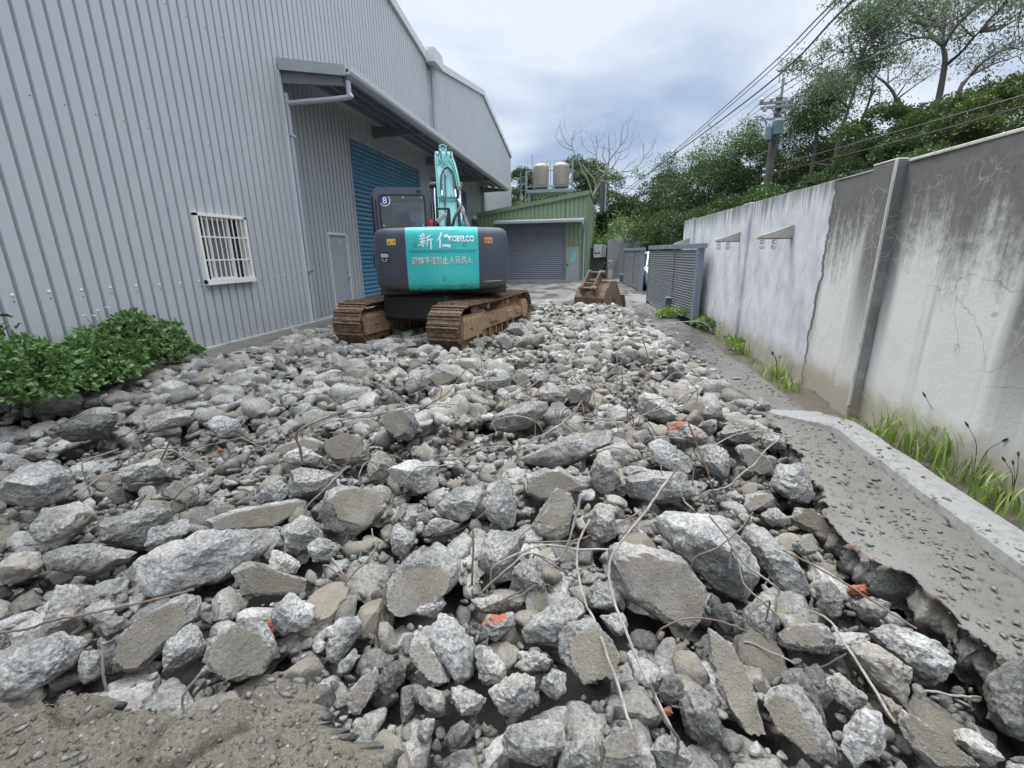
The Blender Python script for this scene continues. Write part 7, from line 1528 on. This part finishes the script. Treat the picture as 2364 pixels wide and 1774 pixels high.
# bamboo and creepers by the far gate
def bamboo(px, ptop, Y, w, label, seed, n=2600):
    rg = np.random.RandomState(seed); T = at_y(px, ptop, Y); t = empty('bamboo_clump', (T[0], Y, 0)); tag(t, label, 'bamboo', 'bamboo clumps by the far gate'); mb = MB(); C = []; N_ = []
    for i in range(16):
        a = rg.rand()*6.28; r = rg.rand()*w*.5; b = np.array((r*math.cos(a), r*math.sin(a), 0)); h = T[2]*rg.uniform(.7, 1.0); lean = rg.normal(size=2)*w*.5; e = b+np.array((lean[0], lean[1], h)); q = b+np.array((lean[0]*.2, lean[1]*.2, h*.65)); S_ = spline([b, q, e], 6); mb.tube(S_, np.linspace(.025, .006, len(S_)), 5)
        for s in S_[4:]: k = n//16//9; C.append(s+rg.normal(size=(k, 3))*.28); N_.append(rg.normal(size=(k, 3))+np.array((0, 0, -.3)))
    mb.build('cane', M_LEAFY if False else M_BARK, t, True); leaf_mesh('foliage', np.concatenate(C), np.concatenate(N_), .34, M_BAMBOO, seed, t, 'quad', None, .35, .16)
bamboo(1485, 525, 34, 1.7, 'pale feathery bamboo clump right of the streaked concrete wall', 320, 3200); bamboo(1445, 500, 36, 1.9, 'pale bamboo clump over the streaked concrete wall', 321, 3200); bamboo(1375, 545, 34, 1.0, 'bright bamboo sprays beside the green shed wall', 322, 1400)
def shrub_far(px, ptop, Y, w, label, seed, n=3800, mat=M_BUSH, leaf=.17):
    rg = np.random.RandomState(seed); T = at_y(px, ptop, Y); t = empty('shrub', (T[0], Y, 0)); tag(t, label, 'shrub', 'shrubs by the far gate'); h = T[2]
    bl = [(rg.normal()*w*.35, rg.normal()*w*.35, h*rg.uniform(.2, .8), w*.4, w*.4, h*.22) for _ in range(12)]; C, u, bi = shell_points(rg, bl, n); leaf_mesh('foliage', C, u, leaf, mat, seed, t, 'quad', rg.uniform(.2, .8, 12)[bi], .2, .5)
    limbs(rg, (0, 0, -.1), (0, 0, h*.7), .05, 6, w*.4, t, M_BARK, 'stem')
shrub_far(1430, 535, 33, 1.5, 'light green shrub spilling over the concrete wall', 330); shrub_far(1365, 500, 38, 1.3, 'green shrub between shed corner and vine-covered pole', 331); shrub_far(1480, 490, 42, 2.0, 'dark green shrub below the gap of sky', 332, 3800, M_LEAF, .2); shrub_far(1415, 505, 40, 1.6, 'green shrub right of the vine-covered pole', 333); shrub_far(1530, 555, 30, 1.6, 'dark shrub hidden behind the nearer gate top', 334, 3500, M_LEAF)

# leafy shrubs at the foot of the warehouse wall
def shrub(loc, blobs, n, label, seed, leaf=.075):
    rg = np.random.RandomState(seed); t = empty('leafy_shrub', loc); tag(t, label, 'shrub', 'leafy shrubs along the warehouse wall'); mb = MB()
    for i in range(16):
        b = blobs[i % len(blobs)]; e = np.array(b[:3])+rg.normal(size=3)*np.array(b[3:6])*.5; s = np.array((b[0]*.4+rg.normal()*.08, b[1]*.5+rg.normal()*.08, -.03)); mb.tube(spline([s, (s+e)/2+rg.normal(size=3)*.05, e], 4), np.linspace(.009, .003, 9), 5)
    mb.build('stem', M_BARK, t, True); C, u, bi = shell_points(rg, blobs, n//3, .5); C[:, 2] = np.maximum(C[:, 2], .01)
    # leaflets in threes
    C3 = np.repeat(C, 3, 0)+rg.normal(size=(len(C)*3, 3))*.012; N3 = np.repeat(u*np.array((1, 1, .6)), 3, 0)*.9+np.array((.25, -.1, .05)); leaf_mesh('foliage', C3, N3, leaf, M_BUSH, seed, t, 'ovate', np.repeat(rg.uniform(.1, .9, len(C)), 3), .25, .62)
    for k in range(3): pass
    return t
shrub((-6.66, 5.62, 0), [(0, 0, .55, .34, .42, .36), (.1, .42, .42, .32, .34, .34), (-.1, -.42, .46, .3, .36, .34), (.24, .1, .30, .32, .5, .28), (.15, .6, .2, .22, .22, .18), (.28, -.4, .25, .28, .34, .24), (-.1, .1, .72, .26, .3, .2), (.2, .45, .2, .3, .4, .2)], 5200, 'tallest leafy green shrub against the warehouse wall, below the window side', 401)
shrub((-6.60, 4.92, 0), [(0, 0, .40, .34, .36, .28), (.15, .3, .30, .30, .3, .26), (.1, -.3, .34, .32, .32, .26), (.35, 0, .2, .3, .36, .2), (-.15, .1, .46, .26, .3, .2)], 4200, 'lower rounded green shrub between the two taller shrubs', 402)
shrub((-6.50, 4.12, 0), [(0, 0, .5, .36, .36, .32), (.2, .2, .34, .34, .34, .3), (.1, -.35, .44, .34, .36, .32), (.42, .05, .22, .32, .4, .24), (-.2, .2, .55, .26, .28, .24), (.3, -.5, .3, .3, .3, .26)], 5000, 'leafy green shrub cut by the left picture edge', 403)
def sapling(loc, h, label, seed):
    rg = np.random.RandomState(seed); t = empty('sapling', loc); tag(t, label, 'plant'); MB().tube(spline([(0, 0, 0), (.01, .02, h*.5), (.0, .03, h)], 5), np.linspace(.008, .003, 11), 6).build('stem', M_BARK, t, True); C = []; N_ = []
    for z in np.linspace(h*.45, h, 7):
        for k in range(5): a = rg.rand()*6.28; l_ = rg.uniform(.05, .2)*(1.3-z/h*.6); C.append((l_*math.cos(a), l_*math.sin(a), z+rg.normal()*.02)); N_.append((math.cos(a), math.sin(a), -.15))
    leaf_mesh('foliage', np.array(C), np.array(N_), .13, M_LEAF, seed, t, 'ovate', None, .15, .36)
sapling((-6.75, 4.22, 0), 1.02, 'upright dark sapling rising behind the left edge shrub', 404)
rgf = np.random.RandomState(9); t = empty('wild_flower', (-6.75, 5.35, .55)); tag(t, 'thin white-flowered weed stalk rising from the tallest shrub', 'flower'); mb = MB(); mp = MB()
for i in range(4):
    e = (rgf.normal()*.10, rgf.normal()*.14, .32+rgf.rand()*.2); mb.tube([(0, 0, -.2), (e[0]*.4, e[1]*.4, .1), e], .003, 5)
    for k in range(5): a = k*1.256; mp.obox((e[0]+.012*math.cos(a), e[1]+.012*math.sin(a), e[2]), (.009, .009, .004))
mb.build('stem', M_BUSH, t); mp.build('petal', M_PETAL, t)

# weeds and grass in the ditch on the right
def grass(loc, n, h, spread, label, seed, name='grass_clump', mat=M_GRASS, grp='grass clumps along the ditch', seedheads=0):
    rg = np.random.RandomState(seed); t = empty(name, loc); tag(t, label, 'grass', grp); V = []; F = []; at = []; k = 0
    for i in range(int(n*.6)):
        a = rg.rand()*6.283; b = np.array((rg.normal()*spread*.45, rg.normal()*spread*.6, 0)); l_ = h*rg.uniform(.45, 1.15); bend = rg.uniform(.15, .75)*l_; w = rg.uniform(.0035, .008)*(1+h); side = np.array((-math.sin(a), math.cos(a), 0)); dr = np.array((math.cos(a), math.sin(a), 0)); tn = rg.rand()
        for j, f in enumerate((0, .3, .6, .85, 1)):
            c = b+dr*bend*f**2+np.array((0, 0, l_*(f-.35*f**3*bend/l_*1.2))); ww = w*(1-.9*f**2); V += [c-side*ww, c+side*ww]; at += [(0, tn, 0)]*2
        F += [(k+2*j, k+2*j+1, k+2*j+3, k+2*j+2) for j in range(4)]; k += 10
    link('blade', mesh_from('blade', np.array(V), np.array(F), [mat], False, None, np.array(at, float)), t)
    if seedheads:
        mb = MB()
        for i in range(seedheads):
            a = rg.rand()*6.28; e = np.array((.25*math.cos(a)*h, .3*math.sin(a)*h, h*rg.uniform(.95, 1.25))); S_ = spline([(0, 0, 0), (e[0]*.3, e[1]*.3, e[2]*.7), e], 5); mb.tube(S_, np.linspace(.003, .0015, len(S_)), 4); d = S_[-1]-S_[-3]; mb.tube([S_[-1], S_[-1]+d*.5, S_[-1]+d], [.003, .009, .002], 6)
        mb.build('seed_head', M_LEAFY, t)
for i, (px, py, n, h, sp_, lab, sh) in enumerate((
    (2150, 1045, 230, .46, .34, 'largest tuft of long bright grass in the ditch', 6), (2085, 1000, 90, .34, .2, 'grass tuft just beyond the largest tuft', 2), (2245, 1110, 150, .36, .34, 'grass tuft on the near side of the largest tuft', 3), (2330, 1165, 110, .30, .3, 'nearest grass tuft by the right picture edge', 3), (2005, 1005, 70, .20, .16, 'low grass tuft at the kerb edge', 0),
    (1960, 968, 26, .10, .1, 'tiny grass tuft by the kerb start', 0), (1792, 870, 120, .30, .26, 'grass tuft below the patch edge of the wall', 4), (1822, 895, 60, .2, .16, 'short grass tuft next to a bent leaf in the ditch', 0), (1742, 832, 50, .14, .12, 'small grass tuft beside a dark drain hole', 0), (1715, 815, 70, .2, .18, 'grass tuft midway along the ditch', 2), (1665, 775, 90, .24, .25, 'grass tuft at the second wall pilaster foot', 2))):
    G = at_z(px, py, -.06); grass((G[0], G[1], -.09), n, h, sp_, lab, 500+i, seedheads=sh)
def weed(px, py, h, w, n, label, seed, flowers=0):
    G = at_z(px, py, -.02); rg = np.random.RandomState(seed); t = empty('weed', (G[0], G[1], -.05)); tag(t, label, 'weed', 'leafy weeds along the ditch')
    bl = [(rg.normal()*w*.3, rg.normal()*w*.5, h*rg.uniform(.25, .7), w*.4, w*.55, h*.35) for _ in range(7)]; C, u, bi = shell_points(rg, bl, n, .3); C[:, 2] = np.maximum(C[:, 2], .01); leaf_mesh('foliage', C, u+np.array((0, 0, .2)), .075, M_GRASS if rg.rand() < .5 else M_BUSH, seed, t, 'quad', None, .1, .42)
    mb = MB()
    for i in range(9): e = (rg.normal()*w*.4, rg.normal()*w*.5, h*rg.uniform(.5, 1.0)); mb.tube([(e[0]*.3, e[1]*.3, 0), (e[0]*.7, e[1]*.7, e[2]*.6), e], .004, 4)
    mb.build('stem', M_BUSH, t)
    if flowers:
        mp = MB()
        for i in range(flowers): mp.lathe([(.004, 0), (.016, .006), (.016, .012), (.004, .016)], (rg.normal()*w*.45, rg.normal()*w*.5, h*rg.uniform(.9, 1.3)), 7)
        mp.build('flower', M_PETAL, t)
for i, a in enumerate(((1640, 760, .26, .34, 420, 'leafy weed patch under the arched rod', 0), (1600, 740, .34, .4, 520, 'white-flowered weed patch at the gate post foot', 14), (1565, 735, .32, .36, 480, 'weed patch right of the green motor box', 10), (1525, 735, .36, .26, 380, 'feathery weed left of the green motor box', 0), (1620, 752, .22, .3, 360, 'low weed patch along the strip edge', 0), (1690, 800, .2, .26, 300, 'low weed patch nearer along the ditch', 0), (480, 802, .14, .22, 220, 'small weed patch at the foot of the warehouse wall', 0))): weed(*a[:6], 600+i, a[6])
# ------------------------------------------------------------------ utility poles and wires
PY = 30.0
pb = at_y(1766, 462, PY); pt_ = at_y(1800, 226, PY); ptop = at_y(1808, 178, PY)
po = empty('utility_pole', (pb[0], PY, 0)); tag(po, 'utility pole with crossarms and two grey transformers above the wall', 'utility pole')
O_ = np.array((pb[0], PY, 0)); lean = (pt_-pb)/(pt_[2]-pb[2])
def pp(x, y, dy=0.0): return at_y(x, y, PY+dy)-O_
mb = MB().tube([np.array((0, 0, -.2))-lean*0+(pb-O_)*0, (pb-O_)*1.0, pt_-O_], [.25, .225, .165], 14); mb.build('pole', M_POLE, po, True)
MB().tube([pp(1800, 258), pp(1809, 180)], .075, 8).build('pole_top', M_POLE2, po, True)
mb = MB()
for (x0, y0, x1, y1) in ((1753, 240, 1831, 234), (1756, 251, 1834, 242)): mb.bar(pp(x0, y0, -.25), pp(x1, y1, -.25), .10, .13)
mb.bar(pp(1754, 277, -.3), pp(1824, 271, -.3), .07, .09); mb.bar(pp(1775, 245, -.25), pp(1792, 262, -.25), .05); mb.bar(pp(1815, 242, -.25), pp(1797, 266, -.25), .05); mb.build('crossarm', M_POLE2, po)
for (x, y) in ((1758, 236), (1780, 234), (1828, 230), (1765, 258)):
    c = pp(x, y, -.25); MB().lathe([(.03, -.02), (.09, .0), (.12, .06), (.06, .09), (.10, .13), (.05, .18)], tuple(c), 10).build('insulator', M_PORC, po, True)
for (x0, x1, y0, y1) in ((1784, 1807, 277, 312), (1768, 1782, 290, 324)):
    a = pp((x0+x1)/2, y0, -.55); b = pp((x0+x1)/2-1, y1, -.55); w = (x1-x0)/2*((at_y(x0, y0, PY)-EYE)@CF)/FPX
    tf = MB().lathe([(w*.92, b[2]), (w, b[2]+.05), (w, a[2]-.18), (w*1.06, a[2]-.15), (w*1.06, a[2]-.05), (w*.9, a[2])], ((a[0]+b[0])/2, a[1], 0), 18).build('transformer', M_TRANSF, po, True)
MB().bar(pp(1770, 326, -.4), pp(1806, 316, -.4), .1, .12).build('transformer_bracket', M_STEEL, po)
mb = MB().tube(spline([pp(1799, 192), pp(1801, 168), pp(1809, 163), pp(1818, 168), pp(1818, 178)], 5), .02, 5).tube(spline([pp(1744, 272), pp(1757, 270), pp(1766, 277), pp(1769, 290)], 5), .03, 5).tube(spline([pp(1846, 220), pp(1842, 232), pp(1838, 248), pp(1826, 275)], 5), .02, 5); mb.build('jumper_wire', M_CABLE, po)
for y in (392, 406, 426, 440): MB().lathe([(.05, -.06), (.09, -.02), (.09, .04), (.05, .08)], tuple(pp(1764-(y-392)*.07, y, -.35)), 8).build('spool_insulator', M_PORC, po, True)
p2_ = empty('utility_pole', (.42, 36, 0)); tag(p2_, 'creeper-covered pole beside the leafless tree behind the shed', 'utility pole')
MB().tube([(0, 0, -.1), (-.02, 0, 6.95)], [.20, .15], 12).build('pole', M_POLE, p2_, True); MB().tube([(.2, -.1, 3.2), (.2, -.1, 6.3)], .05, 8).build('conduit', M_PIPE, p2_, True)
rgv = np.random.RandomState(44); n_ = 3600; zz = 4.35*rgv.rand(n_)**.8; aa = rgv.rand(n_)*6.28; rr = .20+.28*rgv.rand(n_)*(1.25-zz/5.0)
leaf_mesh('creeper', np.stack([rr*np.cos(aa), rr*np.sin(aa), zz], 1), np.stack([np.cos(aa), np.sin(aa), 0*aa], 1), .16, M_LEAF, 44, p2_, 'quad', None, .4, .6)
p3 = empty('utility_pole', (at_y(1508, 440, 60)[0], 60, 0)); zt3 = at_y(1508, 428, 60)[2]; tag(p3, 'distant small utility pole against the sky gap', 'utility pole'); MB().tube([(0, 0, 0), (0, 0, zt3)], [.2, .15], 8).build('pole', M_POLE, p3, True); MB().bar((-.9, 0, zt3-.9), (.5, 0, zt3-.9), .14).bar((-.5, 0, zt3-1.4), (.5, 0, zt3-1.4), .14).tube([(.3, 0, zt3-.5), (.3, 0, zt3+1.2)], .06, 6).build('crossarm', M_POLE2, p3)
def wire(pts, r, label, mat=M_CABLE, sag=0.0, grp='overhead wires'):
    P = [np.array(at_y(*p)) for p in pts]; a, b = P[0], P[-1]; n = 24; Q = []
    if len(P) == 2:
        for t in np.linspace(0, 1, n): q = a+(b-a)*t; q[2] -= sag*4*t*(1-t); Q.append(q)
    else: Q = list(spline(P, 8))
    c0 = sum(Q)/len(Q); o = MB().tube([q-c0 for q in Q], r, 6).build('overhead_wire', mat, None, True); o.location = c0; tag(o, label, 'wire', grp)
wire([(1444, 447, 44), (1700, 223, 20), (1944, -14, 11)], .016, 'uppermost of the three thick wires crossing the sky'); wire([(1446, 448, 44), (1712, 222, 20), (1956, -14, 11)], .013, 'middle one of the three thick wires crossing the sky'); wire([(1440, 441, 45), (1715, 240, 20), (1982, -12, 11)], .023, 'thickest lowest one of the three wires crossing the sky')
wire([(1690, 310, 56), (1758, 235, 29.7), (1970, 100, 17), (2090, -10, 13)], .018, 'thin wire from the left end of the upper crossarm'); wire([(1600, 372, 70), (1780, 234, 29.7), (1970, 124, 17), (2250, -60, 11)], .014, 'thin wire over the second crossarm insulator'); wire([(1640, 380, 60), (1828, 229, 29.7), (2060, 110, 17), (2300, -20, 12)], .014, 'thin wire from the right end of the upper crossarm'); wire([(1560, 370, 80), (1804, 186, 30), (2070, 0, 14)], .012, 'thin wire passing the pole top')
wire([(1762, 390, 29.6), (2050, 310, 16), (2400, 210, 10)], .016, 'dark cable stretched across the trees over the wall, upper one'); wire([(1762, 406, 29.6), (2060, 330, 16), (2400, 236, 10)], .014, 'dark cable stretched across the trees over the wall, middle one'); wire([(1762, 440, 29.6), (2060, 380, 16), (2400, 286, 10)], .012, 'thin cable just above the wall coping')
wire([(1394, 420, 36), (1460, 437, 48), (1508, 436, 60)], .03, 'drooping cable from the creeper-covered pole', M_CABLEB); wire([(1508, 436, 60), (1640, 412, 45), (1718, 376, 36), (1770, 350, 30)], .028, 'blue-green cable sagging to the utility pole', M_CABLEB)

# ------------------------------------------------------------------ white car seen through the gap between the gate leaves
cr = empty('parked_car', (2.98, 22.4, 0), R(180)); tag(cr, 'white car parked behind the gap between the two gate leaves', 'car')
sec = []   # stations along the length: y (nose +), half width, sill z, belt z
prof = [(2.05, .62, .34, .62), (1.98, .74, .26, .74), (1.7, .82, .22, .84), (1.1, .86, .2, .93), (.5, .87, .2, .98), (-.6, .87, .2, 1.0), (-1.6, .86, .22, 1.0), (-2.0, .80, .28, .92), (-2.06, .74, .4, .8)]
V = []; F = []
for y, w, z0, z1 in prof: V += [(-w*.9, y, z0), (-w, y, z0+.14), (-w, y, (z0+z1)/2), (-w*.96, y, z1-.05), (-w*.82, y, z1), (w*.82, y, z1), (w*.96, y, z1-.05), (w, y, (z0+z1)/2), (w, y, z0+.14), (w*.9, y, z0)]
for i in range(len(prof)-1): F += [(i*10+j, i*10+(j+1) % 10, (i+1)*10+(j+1) % 10, (i+1)*10+j) for j in range(10)]
F += [tuple(range(10))[::-1], tuple((len(prof)-1)*10+j for j in range(10))]
MB().add(V, F).build('body', M_CAR, cr, True)
cb = [(1.15, .93), (.35, 1.56), (.1, 1.63), (-1.0, 1.62), (-1.6, 1.5), (-2.0, .95)]
MB().prism(cb[:1]+cb[1:], lambda p: (-.78+.16*(p[1]-.93)/.7, p[0], p[1]), lambda p: (.78-.16*(p[1]-.93)/.7, p[0], p[1])).build('cabin', M_CAR, cr)
MB().add([(-.72, 1.10, .985), (.72, 1.10, .985), (.60, .40, 1.54), (-.60, .40, 1.54)], [(0, 1, 2, 3)]).build('windscreen', M_PANE, cr)
for s in (-1, 1):
    f = lambda y, z: (s*(.79-.16*(z-.93)/.7), y, z)
    MB().add([f(.95, 1.0), f(.32, 1.50), f(-.42, 1.54), f(-.42, 1.0)], [(0, 1, 2, 3)]).add([f(-.5, 1.0), f(-.5, 1.54), f(-1.2, 1.50), f(-1.6, 1.0)], [(0, 1, 2, 3)]).build('side_window', M_PANE, cr)
    MB().box(s*.9, s*1.08, .62, .76, .98, 1.12, .04).build('mirror', M_CAR, cr); MB().box(s*.5, s*.78, 1.93, 2.03, .58, .74, .03).build('headlight', M_GLASS if False else M_PORC, cr)
    for y in (1.3, -1.3):
        w_ = MB().lathe([(.2, -.09), (.31, -.1), (.33, -.06), (.33, .06), (.31, .1), (.2, .09)], (s*.80, y, .33), 24, 'x').build('wheel', M_TYRE, cr, True); MB().lathe([(.04, -.095), (.2, -.09), (.2, .09), (.04, .095)], (s*.80, y, .33), 16, 'x').build('rim', M_CHROME, w_, True)
